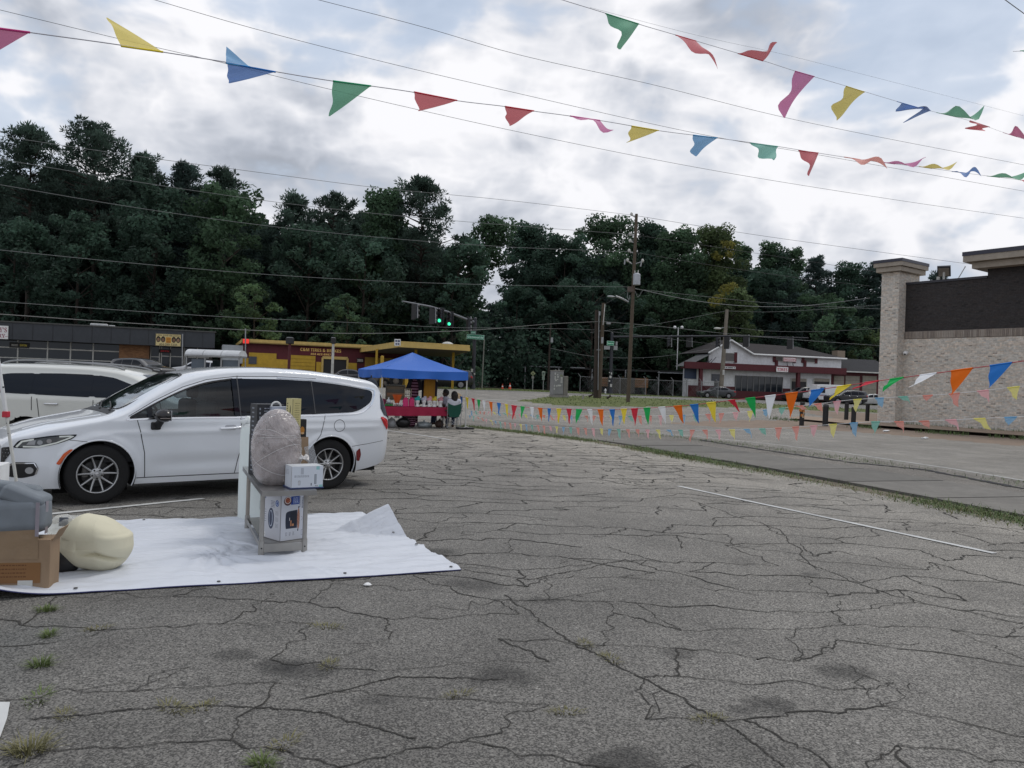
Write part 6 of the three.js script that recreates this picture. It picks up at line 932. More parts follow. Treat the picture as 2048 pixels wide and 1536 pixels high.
    { const g = sph(1, 0, 0, 0, 0.115, 0.085, 0.135, 22), p = g.attributes.position; for (let i = 0; i < p.count; i++) if (p.getX(i) > 0.05) p.setX(i, 0.05 + (p.getX(i) - 0.05) * 0.3); g.computeVertexNormals(); mesh('mirror_shell', g.translate(mx + 0.05, 1.105, mz + s * 0.02), std(0.012, 0.011, 0.012, 0.18), mir); mesh('mirror_foot', [cyl([mx + 0.02, 0.965, s * (B.zs(1.6, 0.97) + 0.0)], [mx + 0.04, 1.06, mz], 0.05, 0.04, 10), rbox(0.12, 0.10, 0.05, 0.02, mx, 0.965, s * (B.zs(1.62, 0.97) + 0.012))], std(0.01, 0.01, 0.012, 0.6), mir); mesh('mirror_glass', rbox(0.01, 0.13, 0.2, 0.004, mx + 0.112, 1.105, mz + s * 0.02), lampGlass, mir); mesh('mirror_strip', rbox(0.12, 0.008, 0.006, 0.002, mx + 0.03, 1.075, mz + s * 0.152), worn(0.3, 0.26, 0.24, 0.4), mir); }
    mesh('dashboard', box(0.001, 0.001, 0.001, 2, 0.6, s * 0.3), M.black, t);
  }
  mesh('windscreen', B.capPatch([...wscreen.map(([x, z]) => [x, z]), ...wscreen.slice(1, -1).reverse().map(([x, z]) => [x, -z])].map(([x, z]) => [x, z]), -0.004), new THREE.MeshPhysicalMaterial({ color: rgb(0.55, 0.63, 0.64), roughness: 0.02, transmission: 1, thickness: 0, ior: 1.52 }), t);
  each('windscreen_frame', [1, -1].map((s) => tube(wscreen.slice(1, 5).map(([x, z]) => V(x, B.topAt(x, z) + 0.001, s * z)), 0.012, 24, 6)), M.black, t);
  each('wiper', [tube([[1.17, 1.145, 0.55], [1.24, 1.185, 0.30], [1.30, 1.235, -0.02]], 0.009), tube([[1.17, 1.145, 0.0], [1.24, 1.19, -0.25], [1.30, 1.225, -0.52]], 0.009)], M.black, t);
  mesh('cowl', B.capPatch([[1.11, -0.72], [1.22, -0.66], [1.215, 0], [1.22, 0.66], [1.11, 0.72], [1.12, 0]], 0.004), std(0.012, 0.012, 0.013, 0.6), t);
  { const h = t.children.find((c) => c.name === 'hood'); each('hood_crease', [1, -1].map((s) => tube([0, 1, 2, 3, 4, 5].map((k) => { const x = 0.24 + k * 0.165, z = s * (0.40 + 0.04 * k); return V(x, B.topAt(x, z) - 0.002, z); }), 0.008, 30, 6)), white, h); }
  { const g = [], P = (x, y, s) => [x, y, s]; const gr = mesh('grille', [B.patch(roundPoly([[0.012, 0.44], [0.012, 0.70], [0.10, 0.72], [0.115, 0.69], [0.05, 0.56]], 0.02), 0.006, 1, 0.03), B.patch(roundPoly([[0.012, 0.44], [0.012, 0.70], [0.10, 0.72], [0.115, 0.69], [0.05, 0.56]], 0.02), 0.006, -1, 0.03), rbox(0.02, 0.26, 1.12, 0.01, -0.006, 0.58, 0)], std(0.012, 0.012, 0.014, 0.35), t); const st = []; for (let i = 0; i < 6; i++) for (let k = 0; k < 3; k++) { const y = 0.48 + i * 0.04, x = 0.02 + k * 0.024 + (i % 2) * 0.012; if (x < 0.03 + (y - 0.44) * 0.28) st.push(sph(0.005, x, y, B.zs(x, y) + 0.009, 1, 1, 0.5, 6)); } mesh('grille_stud', st, M.chrome, gr); }
  mesh('lower_intake', rbox(0.03, 0.12, 1.1, 0.02, 0.0, 0.40, 0), M.black, t);
  mesh('underbody', box(4.7, 0.14, 1.5, 2.6, 0.30, 0), std(0.01, 0.01, 0.01, 0.9), t);
  mesh('rear_window', B.capPatch([[4.93, 0.62], [5.08, 0.58], [5.08, -0.58], [4.93, -0.62]], 0.005, 0.05), pane, t);
  // inside
  const dk = std(0.022, 0.023, 0.025, 0.8);
  mesh('dashboard', [rbox(0.5, 0.25, 1.5, 0.08, 1.42, 0.98, 0), rbox(0.35, 0.5, 1.6, 0.05, 1.36, 0.72, 0)], dk, t);
  mesh('steering_wheel', new THREE.TorusGeometry(0.185, 0.016, 8, 28).rotateY(Math.PI / 2).rotateZ(0.42).translate(1.80, 1.04, 0.40), dk, t);
  for (const z of [0.42, -0.42]) { const s = mesh('seat', [rbox(0.5, 0.16, 0.5, 0.06, 2.18, 0.62, z), rbox(0.17, 0.66, 0.48, 0.07, 2.44, 0.95, z)], std(0.03, 0.03, 0.032, 0.7), t); mesh('headrest', rbox(0.12, 0.22, 0.28, 0.05, 2.50, 1.40, z), std(0.026, 0.026, 0.028, 0.7), s); }
  mesh('cabin_wall', [box(0.05, 1.2, 1.5, 2.85, 1.0, 0), box(1.7, 0.04, 1.7, 2.0, 0.45, 0), box(1.9, 0.5, 0.05, 2.0, 0.76, 0.88), box(1.9, 0.5, 0.05, 2.0, 0.76, -0.88)], std(0.016, 0.016, 0.018, 0.9), t);
}
// --- other vehicles share a plainer builder
function car(spec) {
  const S = spec.S, R = spec.R ?? 0.34, t = thing(spec.name, spec.label, spec.cat ?? 'car', spec.pos, spec.turn ?? 0, spec.group), AR = R + 0.05;
  S.cuts = [circle(S.fw, R, AR, 28), circle(S.rw, R, AR, 28)]; S.assign = (u, v, cap) => (!cap && (Math.hypot(u - S.fw, v - R) < AR || Math.hypot(u - S.rw, v - R) < AR)) ? null : (cap && u < S.hoodEnd && u > 0.1) ? 'hood' : 'body';
  const B = makeBody(S), pm = paint(...spec.color);
  for (const k in B.parts) mesh(k, B.parts[k], pm, t);
  for (const s of [1, -1]) {
    if (S.pillar) mesh('pillar_trim', B.patch(S.pillar, 0.004, s, 0.12), pane, t); for (const w of S.windows) mesh('window', B.patch(roundPoly(w, 0.05, 3), 0.006, s, 0.12), pane, t);
    for (const l of S.seams ?? []) mesh('door_seam', B.ribbon(l, 0.012, 0.004, s), seamM, t);
    for (const [x, y] of S.handles ?? []) mesh('door_handle', tube([0, 1, 2, 3].map((k) => { const xx = x + k * 0.075; return V(xx, y, s * (B.zs(xx, y) + 0.01 + 0.03 * Math.sin(Math.PI * k / 3))); }), 0.016, 10, 6), spec.handle ?? M.chrome, t);
    for (const x of [S.fw, S.rw]) { mesh('wheel_well', box(AR * 1.9, AR * 1.3, 0.02, x, R + 0.12, s * (S.hw[2][1] - 0.3)), M.black, t); addWheel(t, x, R, s * (B.hw(x) - 0.13), s, R, R * 0.64, 0.22, false); }
    if (S.head) mesh('headlight', B.patch(S.head, 0.006, s, 0.08), lampGlass, t);
    if (S.tail) mesh('tail_light', B.patch(S.tail, 0.006, s, 0.08), std(0.4, 0.015, 0.02, 0.2), t);
    if (S.mirror) mesh('door_mirror', sph(0.1, S.mirror[0], S.mirror[1], s * (B.zs(...S.mirror) + 0.12), 0.9, 0.8, 1.1), pm, t);
    if (S.rails) mesh('roof_rail', tube([[S.rails[0], B.topAt(S.rails[0], 0.58) + 0.005, s * 0.58], [S.rails[0] + 0.15, B.topAt(S.rails[0], 0.58) + 0.055, s * 0.58], [(S.rails[0] + S.rails[1]) / 2, B.topAt((S.rails[0] + S.rails[1]) / 2, 0.58) + 0.06, s * 0.58], [S.rails[1] - 0.15, B.topAt(S.rails[1], 0.58) + 0.055, s * 0.58], [S.rails[1], B.topAt(S.rails[1], 0.58) + 0.005, s * 0.58]], 0.018, 30, 6), M.galv, t);
  }
  for (const w of S.screens ?? []) mesh('windscreen', B.capPatch(w, 0.006, 0.15), pane, t);
  mesh('underbody', box(S.L - 0.6, 0.14, 1.3, S.L / 2, 0.3, 0), M.black, t);
  return { t, B };
}
const suvShape = (L = 5.0, step = 0.05, ns = 26, nc = 12, hh = 1.72) => { const k = L / 5.0, q = hh / 1.72; const p = (a) => a.map(([x, y]) => [x * k, y * q]); return {
  L, step, ns, nc, belt: 1.10 * q, tumble: 0.28, power: 3.0, fw: 0.93 * k, rw: 3.83 * k, hoodEnd: 1.15 * k,
  top: p([[0, 0.85], [0.04, 0.92], [0.2, 1.00], [0.7, 1.09], [1.15, 1.15], [1.28, 1.18], [1.75, 1.47], [2.05, 1.62], [2.4, 1.69], [3.0, 1.72], [3.8, 1.70], [4.5, 1.64], [4.72, 1.60], [4.8, 1.5], [4.9, 1.2], [4.96, 1.05], [5.0, 0.85]]), bot: p([[0, 0.35], [0.2, 0.26], [2, 0.25], [4.5, 0.28], [5.0, 0.45]]),
  hw: [[0, 0.62], [0.1, 0.78], [0.5 * k, 0.93], [1.2 * k, 0.97], [3.8 * k, 0.97], [4.6 * k, 0.92], [4.9 * k, 0.85], [L, 0.72]], drop: p([[0, 0.06], [1.1, 0.08], [2, 0.13], [4.5, 0.13], [4.8, 0.1], [5, 0.06]]),
  windows: [p([[1.5, 1.13], [1.95, 1.42], [2.3, 1.53], [2.62, 1.55], [2.62, 1.13]]), p([[2.70, 1.13], [2.70, 1.55], [3.35, 1.545], [3.62, 1.53], [3.62, 1.14]]), p([[3.68, 1.14], [3.68, 1.525], [4.2, 1.48], [4.55, 1.32], [4.3, 1.16]])],
  seams: [p([[1.5, 0.35], [1.42, 0.8], [1.48, 1.1]]), p([[2.66, 0.35], [2.66, 1.1]]), p([[3.4, 0.45], [3.6, 0.75], [3.65, 1.1]])], handles: p([[2.35, 0.99], [3.28, 1.01]]), head: p([[0.08, 0.78], [0.12, 0.86], [0.55, 0.93], [0.5, 0.83]]), tail: p([[4.7, 1.0], [4.72, 1.2], [4.88, 1.1], [4.92, 0.95]]), mirror: [1.62 * k, 1.12 * q],
  screens: [[[1.32 * k, -0.6], [2.0 * k, -0.52], [2.0 * k, 0.52], [1.32 * k, 0.6]]] }; };
const sedanShape = (L = 4.7, step = 0.07, ns = 18, nc = 9) => { const k = L / 4.7, p = (a) => a.map(([x, y]) => [x * k, y]); return {
  L, step, ns, nc, belt: 0.94, tumble: 0.34, power: 2.8, fw: 0.9 * k, rw: 3.65 * k, hoodEnd: 1.3 * k, top: p([[0, 0.62], [0.05, 0.72], [0.5, 0.86], [1.3, 0.96], [1.45, 1.0], [2.0, 1.33], [2.5, 1.44], [3.1, 1.43], [3.6, 1.28], [4.05, 1.08], [4.5, 1.02], [4.65, 0.95], [4.7, 0.7]]), bot: p([[0, 0.3], [0.3, 0.2], [4.2, 0.22], [4.7, 0.4]]), hw: [[0, 0.55], [0.1, 0.72], [0.5 * k, 0.88], [1.2 * k, 0.91], [3.6 * k, 0.91], [4.3 * k, 0.85], [L, 0.65]], drop: p([[0, 0.05], [1.3, 0.07], [2.2, 0.11], [3.3, 0.11], [4.2, 0.07], [4.7, 0.05]]),
  windows: [p([[1.62, 0.97], [2.05, 1.24], [2.45, 1.32], [2.55, 1.32], [2.55, 0.97]]), p([[2.62, 0.97], [2.62, 1.32], [3.1, 1.31], [3.55, 1.13], [3.5, 0.99]])], seams: [p([[2.58, 0.3], [2.58, 0.95]]), p([[1.55, 0.3], [1.58, 0.95]])], head: p([[0.06, 0.60], [0.1, 0.70], [0.55, 0.76], [0.45, 0.66]]), tail: p([[4.3, 0.8], [4.35, 0.95], [4.62, 0.9], [4.62, 0.75]]), mirror: [1.75 * k, 0.98], screens: [[[1.5 * k, -0.58], [2.1 * k, -0.48], [2.1 * k, 0.48], [1.5 * k, 0.58]]] }; };
// cream SUV behind the minivan: nose to the right
{
  const S = suvShape(5.0, 0.03, 44, 18, 1.74); S.windows = [[[1.62, 1.16], [2.0, 1.40], [2.35, 1.52], [2.66, 1.56], [2.66, 1.16]], [[2.72, 1.16], [2.72, 1.565], [3.3, 1.57], [3.72, 1.56], [3.72, 1.18]], [[3.77, 1.18], [3.77, 1.56], [4.2, 1.545], [4.5, 1.50], [4.78, 1.34], [4.55, 1.20]]]; S.rails = [2.3, 4.5]; S.pillar = [[1.72, 1.165], [2.05, 1.40], [2.35, 1.51], [2.66, 1.552], [3.3, 1.562], [4.2, 1.538], [4.6, 1.45], [4.62, 1.24], [4.4, 1.195]]; S.top = [[0, 0.85], [0.04, 0.92], [0.2, 1.0], [0.7, 1.09], [1.15, 1.15], [1.28, 1.18], [1.75, 1.47], [2.05, 1.62], [2.4, 1.70], [3.0, 1.745], [3.8, 1.75], [4.5, 1.735], [4.8, 1.70], [4.86, 1.6], [4.92, 1.3], [4.97, 1.05], [5, 0.85]]; S.hw = S.hw.map(([x, w]) => [x, w + (x > 4.4 ? 0.05 : 0)]); S.seams.push([[3.74, 0.9], [3.745, 1.14]]);
  // image x runs from tail (left) to nose (right): body local x is nose to tail, so turn half round
  const p = onGround(520, 15.0), { t } = car({ name: 'suv', label: 'cream white SUV parked behind the minivan, facing right', cat: 'SUV', pos: p, turn: Math.PI + 0.03, S, R: 0.37, color: [0.63, 0.64, 0.60] });
  mesh('roof_spoiler', rbox(0.16, 0.09, 1.2, 0.03, 4.93, 1.60, 0), paint(0.63, 0.64, 0.60), t);
}
const carAt = (px, d, turn, spec) => car({ ...spec, pos: onGround(px, d), turn });
carAt(-20, 44, 0.75, { name: 'suv', label: 'white SUV whose roof shows over the cream one at the left', cat: 'SUV', S: { ...suvShape(4.9, 0.08, 16, 8, 1.76), rails: [2.3, 4.5] }, R: 0.37, color: [0.62, 0.63, 0.64] });
carAt(338, 58, 2.75, { name: 'pickup_truck', label: 'dark pickup with a lit red tail lamp before the strip mall', cat: 'pickup', S: suvShape(5.2, 0.12, 12, 7, 1.7), R: 0.38, color: [0.02, 0.02, 0.022] });
carAt(342, 66, 0.1, { name: 'parked_car', label: 'white car before the hair braiding shop', cat: 'car', S: suvShape(4.7, 0.12, 12, 7, 1.75), R: 0.36, color: [0.62, 0.63, 0.65] });
carAt(838, 72, 0.1, { name: 'parked_car', label: 'black car under the yellow canopy roof behind the blue tent', cat: 'car', S: suvShape(5.0, 0.12, 12, 7, 1.8), R: 0.38, color: [0.012, 0.012, 0.015] });
carAt(634, 68, 0.3, { name: 'parked_car', label: 'dark car nosing out of the tyre shop bay', cat: 'car', S: sedanShape(4.6, 0.12, 10, 7), R: 0.34, color: [0.02, 0.022, 0.03] });
carAt(1396, 95, 0.12, { name: 'parked_car', label: 'dark grey sedan behind the chain-link fence', cat: 'car', S: sedanShape(4.6, 0.1, 12, 8), R: 0.33, color: [0.03, 0.035, 0.045] });
carAt(1568, 99, 0.18, { name: 'pickup_truck', label: 'dark green pickup under the tires sign', cat: 'pickup', S: suvShape(5.3, 0.1, 12, 8, 1.95), R: 0.42, color: [0.022, 0.028, 0.025] });
carAt(1653, 91, 0.16, { name: 'suv', label: 'black SUV in front of the white delivery van', cat: 'SUV', S: suvShape(4.8, 0.08, 14, 8, 1.68), R: 0.37, color: [0.012, 0.013, 0.017] });
carAt(1702, 99, 0.1, { name: 'parked_car', label: 'pale sedan half hidden by a pink pennant beside the brick column', cat: 'car', S: sedanShape(4.6, 0.1, 12, 8), R: 0.33, color: [0.42, 0.43, 0.42] });
// white boxy delivery van
{
  const d = 97, p = onGround(1613, d), t = thing('delivery_van', 'boxy white delivery van behind the black SUV', 'van', p, 0.14), w = paint(0.66, 0.67, 0.68), L = 4.5;
  const side = [[0, 0.5], [0.05, 1.05], [0.75, 1.22], [1.05, 2.08], [1.3, 2.2], [L, 2.2], [L, 0.42], [0.2, 0.4]]; mesh('van_body', prism(side, 1.7, 0.05).translate(0, 0.05, -0.85), w, t);
  for (const s of [1, -1]) { mesh('side_window', prism([[1.15, 1.25], [1.32, 1.95], [1.95, 1.95], [1.95, 1.25]], 0.03).translate(0, 0, s > 0 ? 0.905 : -0.935), pane, t); mesh('stripe', box(3.2, 0.05, 0.02, 2.8, 1.02, s * 0.915), std(0.05, 0.08, 0.25, 0.5), t); mesh('stripe', box(3.2, 0.05, 0.02, 2.8, 0.93, s * 0.915), std(0.3, 0.03, 0.04, 0.5), t); for (const x of [0.75, 3.4]) { addWheel(t, x, 0.34, s * 0.8, s, 0.34, 0.2, 0.2, false); mesh('wheel_arch', cyl([x, 0.36, s * 0.90], [x, 0.36, s * 0.915], 0.42, 0.42, 20), M.black, t); } mesh('door_mirror', [cyl([0.9, 1.5, s * 0.9], [0.7, 1.6, s * 1.15], 0.02), rbox(0.05, 0.32, 0.2, 0.02, 0.68, 1.62, s * 1.18)], M.white, t); }
  const ws = prism([[0, 0], [0.05, 0], [0.05, 0.85], [0, 0.85]], 1.4).rotateZ(-0.35).translate(0.76, 1.30, -0.7); mesh('windscreen', ws, std(0.10, 0.13, 0.17, 0.05), t); mesh('bumper', rbox(0.14, 0.18, 1.75, 0.04, -0.02, 0.5, 0), M.black, t); mesh('headlight', [sph(0.11, -0.02, 0.85, 0.62), sph(0.11, -0.02, 0.85, -0.62)], lampGlass, t);
}
// bus shelter roof before the strip mall
{ const d = 45, a = onGround(378, d), s = d / F, t = thing('bus_shelter', 'grey bus shelter with a white barrel roof behind the minivan', 'shelter', a, -0.02), w = 108 * s, h = at(430, 697, d).y - a.y, pos = []; mesh('shelter_roof', [0, 1, 2].map((k) => { const g = new THREE.CylinderGeometry(0.62, 0.62, w / 3 - 0.03, 18, 1, false, 0, Math.PI).rotateZ(Math.PI / 2).scale(1, 0.55, 1.1); return g.translate(w * (k + 0.5) / 3, h - 0.42, 0); }), worn(0.62, 0.64, 0.66, 0.5, 0.001), t); mesh('shelter_beam', box(w, 0.1, 1.3, w / 2, h - 0.45, 0), M.galv, t); for (const x of [0.05, w * 0.36, w * 0.66, w - 0.05]) mesh('post', box(0.07, h - 0.45, 0.07, x, (h - 0.45) / 2, 0.5), M.galv, t); for (const [a0, b0] of [[0.1, 0.35], [0.68, 0.97]]) mesh('shelter_panel', box(w * (b0 - a0), h - 1.0, 0.04, w * (a0 + b0) / 2, (h - 1.0) / 2 + 0.35, 0.42), worn(0.10, 0.13, 0.165, 0.4), t); mesh('shelter_panel', box(w * 0.3, h - 1.0, 0.03, w * 0.51, (h - 1.0) / 2 + 0.35, -0.55), std(0.03, 0.045, 0.05, 0.1), t); mesh('poster', [box(0.32, 0.5, 0.02, w * 0.52, h - 1.35, -0.5), box(0.3, 0.45, 0.02, w * 0.6, h - 1.35, -0.5)], M.offwhite, t); }
// ------------------------------------------------------------------ the stall under the blue canopy
const ST = Math.atan2(1.38, 2.85), stO = V(-4.40, 0, -26.3), stX = V(Math.cos(ST), 0, -Math.sin(ST)), stZ = V(Math.sin(ST), 0, Math.cos(ST));
const W = (x, y, z) => stO.clone().addScaledVector(stX, x).addScaledVector(stZ, z).setY(y);     // stall frame: x along its front, z towards the camera
const stP = (px, py, z = 0) => { const [dx, dy] = dir(px, py), D = V(dx, dy, -1), o = stO.clone().addScaledVector(stZ, z), e = V(0, EYE, 0), s = o.clone().sub(e).dot(stZ) / D.dot(stZ), q = e.clone().addScaledVector(D, s); return [q.clone().sub(stO).dot(stX), q.y]; };
const cloth = (r, g, b, o = {}) => std(r, g, b, 0.85, { bumpMap: clothB, bumpScale: 0.001, ...o });
{
  const t = thing('canopy_tent', 'blue pop-up canopy tent over the roadside stall', 'canopy tent', stO, ST), blue = cloth(0.010, 0.11, 0.47, { roughness: 0.6 }), Wd = 3.15, D = 3.1, yE = stP(937, 743)[1] - 0.02, yA = at(826, 704.5, 28.2).y, drop = 0.30;
  const c = [[0, 0], [Wd, 0], [Wd, -D], [0, -D]], apex = [Wd / 2, yA, -D / 2], n = 14;
  for (let k = 0; k < 4; k++) {
    const a = c[k], b = c[(k + 1) % 4], pos = [], idx = [];
    for (let i = 0; i <= n; i++) for (let j = 0; j <= n; j++) { const u = j / n, v = i / n, x = lerp(lerp(a[0], b[0], u), apex[0], v), z = lerp(lerp(a[1], b[1], u), apex[2], v), sag = -0.10 * Math.sin(Math.PI * u) * (1 - v) * v * 2.2 - 0.05 * Math.sin(Math.PI * v); pos.push(x, lerp(yE, yA, v) + sag - 0.03 * Math.sin(Math.PI * u) * (1 - v) + 0.012 * (vn3(x * 3, z * 3, k) - 0.5), z); }
    for (let i = 0; i < n; i++) for (let j = 0; j < n; j++) { const o = i * (n + 1) + j; idx.push(o, o + 1, o + n + 2, o, o + n + 2, o + n + 1); }
    mesh('roof_panel', geoFrom(pos, idx), blue, t);
    const vp = [], vi = [], m = 26; for (let j = 0; j <= m; j++) { const u = j / m, x = lerp(a[0], b[0], u), z = lerp(a[1], b[1], u), out = 0.02 + 0.05 * Math.sin(u * 17 + k * 2) * Math.sin(Math.PI * u), nx = (a[1] - b[1]) / D, nz = (b[0] - a[0]) / D, y0 = yE - 0.03 * Math.sin(Math.PI * u); for (const [f, yy] of [[0.02, y0], [0.35, y0 - drop * 0.5], [1, y0 - drop * (0.94 + 0.06 * Math.sin(u * 9))]]) vp.push(x + nx * -out * f, yy, z + nz * out * f * (k === 0 ? 1 : 1)); if (j) for (let q = 0; q < 2; q++) { const o = j * 3 + q; vi.push(o - 3, o - 2, o, o - 2, o + 1, o); } }
    mesh('valance', geoFrom(vp, vi), blue, t);
    mesh('leg', [box(0.038, yE - 0.05, 0.038, a[0] + (k === 1 || k === 2 ? -0.03 : 0.03), (yE - 0.05) / 2, a[1] + (k < 2 ? -0.03 : 0.03)), box(0.12, 0.02, 0.12, a[0] + (k === 1 || k === 2 ? -0.03 : 0.03), 0.012, a[1] + (k < 2 ? -0.03 : 0.03))], M.offwhite, t);
    { const q = (p, y) => [lerp(p[0], Wd / 2, 0.09), y, lerp(p[1], -D / 2, 0.09)], m = [(a[0] + b[0]) / 2, (a[1] + b[1]) / 2]; each('truss_bar', [cyl(q(a, yE - 0.3), q(m, yE - 0.08), 0.012), cyl(q(b, yE - 0.3), q(m, yE - 0.08), 0.012)], M.galv, t); }
  }
  mesh('peak_pole', cyl([apex[0], yE - 0.3, apex[2]], [apex[0], yA - 0.02, apex[2]], 0.02), M.galv, t);
}
const red = cloth(0.30, 0.010, 0.045);
const tz = -0.30, tx0 = 0.22, tx1 = stP(895, 815, tz)[0], ty = 0.74;
{
  const t = thing('folding_table', 'long folding table under a red cloth at the stall front', 'table', W(tx0, 0, tz), ST), L = tx1 - tx0, D = 0.74;
  mesh('table_top', rbox(L, 0.045, D, 0.015, L / 2, ty - 0.03, -D / 2), M.offwhite, t);
  for (const [x, z] of [[0.16, -0.08], [L - 0.16, -0.08], [0.16, -D + 0.08], [L - 0.16, -D + 0.08]]) mesh('leg', cyl([x, 0, z], [x, ty - 0.05, z], 0.016), M.black, t);
  const q = thing('tablecloth', 'dark red cloth draped over the stall table', 'tablecloth', W(tx0, 0, tz), ST), pos = [], idx = [], nx = 60, nz = 12;
  const drop = (u) => lerp(0.32, 0.30, u);
  for (let i = 0; i <= nx; i++) for (let j = 0; j <= nz; j++) { const u = i / nx, x = u * (L + 0.04) - 0.02, f = j / nz; let y, z; if (f < 0.4) { z = -D + (D + 0.02) * f / 0.4; y = ty + 0.002; } else { const g = (f - 0.4) / 0.6; z = 0.025 + 0.025 * g * Math.sin(u * 34) + 0.02 * g; y = ty - drop(u) * g; } pos.push(x, y, z); if (i && j) { const o = i * (nz + 1) + j; idx.push(o - nz - 2, o - nz - 1, o, o - nz - 2, o, o - 1); } }
  const ends = []; for (const [x, s, dr] of [[-0.025, -1, 0.66], [L + 0.025, 1, 0.42]]) { const p = [], ii = []; for (let j = 0; j <= 16; j++) for (let k = 0; k <= 6; k++) { const z = -D + (D + 0.05) * j / 16, g = k / 6; p.push(x + s * (0.02 * g + 0.02 * g * Math.sin(j * 1.9)), ty - dr * g * (0.9 + 0.1 * Math.sin(j * 0.8)), z); if (j && k) { const o = j * 7 + k; ii.push(o - 8, o - 7, o, o - 8, o, o - 1); } } ends.push(geoFrom(p, ii)); }
  mesh('cloth', [geoFrom(pos, idx), ...ends], red, q);
}
// goods on the table
const onT = (name, label, cat, px, z, group) => { const x = stP(px, 812, tz - z)[0]; return thing(name, label, cat, W(x, ty + 0.004, tz - z), ST, group); };
{
  const foam = std(0.66, 0.65, 0.65, 0.8), cols = [['turquoise', [0.03, 0.33, 0.33]], ['white and lilac', [0.5, 0.47, 0.56]], ['pale pink', [0.6, 0.32, 0.36]], ['yellow', [0.55, 0.43, 0.04]], ['red and white', [0.5, 0.22, 0.25]]], brim = [0.02, 0.16, 0.02, 0.02, 0.14];
  const xs = [834.5, 847.5, 858, 868, 880.5];
  cols.forEach(([n, c], i) => {
    const t = onT('display_head', `white foam display head wearing the ${n} headwrap`, 'mannequin head', xs[i], 0.14, 'foam display heads on the stall table');
    mesh('head', [lathe([[0, 0], [0.085, 0], [0.088, 0.02], [0.062, 0.06], [0.052, 0.10], [0.062, 0.125], [0.078, 0.16], [0.086, 0.20], [0.084, 0.245], [0.06, 0.285], [0, 0.30]], 20).scale(0.92, 1, 1.08), sph(0.014, 0, 0.185, 0.092, 0.8, 1.4, 1, 8)], foam, t);
    const m = cloth(...c), g = sph(0.105, 0, 0.26, -0.008, 1, 0.72, 1.05, 16), p = g.attributes.position; for (let k = 0; k < p.count; k++) { const q = 1 + 0.12 * (vn3(p.getX(k) * 40, p.getY(k) * 40, i * 3 + p.getZ(k) * 40) - 0.5); p.setX(k, p.getX(k) * q); p.setZ(k, p.getZ(k) * q); } g.computeVertexNormals(); mesh('headwrap', [g, new THREE.TorusGeometry(0.075, 0.028, 8, 16).rotateX(Math.PI / 2).translate(0, 0.26, 0.0), sph(0.05, 0.03, 0.34, 0.03, 1.2, 0.8, 0.9, 10)], m, t);
  });
  for (const [px, c, lab, z] of [[811, [0.55, 0.015, 0.14], 'bright pink handbag, left of the two on the table', 0.12], [823, [0.52, 0.012, 0.12], 'bright pink handbag, right of the two on the table', 0.16]]) { const t = onT('handbag', lab, 'bag', px, z, 'pink handbags on the stall table'), m = std(...c, 0.35); mesh('bag_body', prism([[-0.10, 0], [0.10, 0], [0.085, 0.22], [0.04, 0.27], [-0.04, 0.27], [-0.085, 0.22]], 0.07, 0.012).translate(0, 0.01, -0.035), m, t); mesh('handle', new THREE.TorusGeometry(0.06, 0.01, 6, 16, Math.PI).translate(0, 0.26, 0), m, t); mesh('bag_strap', tube([[0.07, 0.25, 0.05], [0.09, 0.1, 0.055], [0.08, 0.02, 0.06]], 0.006), M.offwhite, t); }
  { const t = onT('water_jug', 'white plastic jug standing among green boxes', 'jug', 777, 0.3); mesh('jug', lathe([[0, 0], [0.07, 0], [0.08, 0.02], [0.08, 0.15], [0.05, 0.22], [0.022, 0.25], [0.022, 0.285], [0, 0.285]], 18), std(0.55, 0.58, 0.6, 0.35), t); mesh('jug_cap', cyl([0, 0.28, 0], [0, 0.305, 0], 0.026, 0.026), M.offwhite, t); }
  { const t = onT('bottle_tray', 'row of small dark bottles with green labels on the table', 'bottles', 778, 0.12); for (let k = 0; k < 6; k++) { const x = -0.12 + k * 0.048, b = mesh('bottle', lathe([[0, 0], [0.02, 0], [0.021, 0.09], [0.01, 0.12], [0.01, 0.14], [0, 0.14]], 10, x, 0.0, 0), std(0.01, 0.012, 0.01, 0.2), t); mesh('bottle_label', cyl([x, 0.015, 0], [x, 0.075, 0], 0.0225, 0.0225, 10), std(0.04, 0.22, 0.05, 0.6), b); } }
  { const t = onT('bottle_tray', 'row of small white and clear bottles beside the green labelled ones', 'bottles', 797, 0.10); for (let k = 0; k < 6; k++) { const x = -0.15 + k * 0.058, b = mesh('bottle', lathe([[0, 0], [0.018, 0], [0.018, 0.06], [0.01, 0.075]], 10, x, 0, 0), std(0.12, 0.13, 0.16, 0.2), t); mesh('bottle_cap', cyl([x, 0.07, 0], [x, 0.115, 0], 0.022, 0.02, 10), M.white, b); } }
  { const x0 = stP(785, 789, tz - 0.4), t = thing('pennant_cloth', 'wide orange pennant hanging behind the bottles', 'pennant', W(x0[0], 0, tz - 0.4), ST), pos = [], idx = [], n = 10, y1 = stP(794, 789, tz - 0.4)[1], y0 = 0.76; for (let j = 0; j <= n; j++) for (let i = 0; i <= n; i++) { const u = i / n, v = j / n; pos.push(lerp(0, 0.34, lerp(u, 0.5 + (u - 0.5) * 0.3, v)), lerp(y1, y0, v), 0.02 * Math.sin(u * 7 + v * 3)); if (i && j) { const o = j * (n + 1) + i; idx.push(o - n - 2, o - n - 1, o, o - n - 2, o, o - 1); } } mesh('pennant', geoFrom(pos, idx), cloth(0.60, 0.10, 0.015), t); }
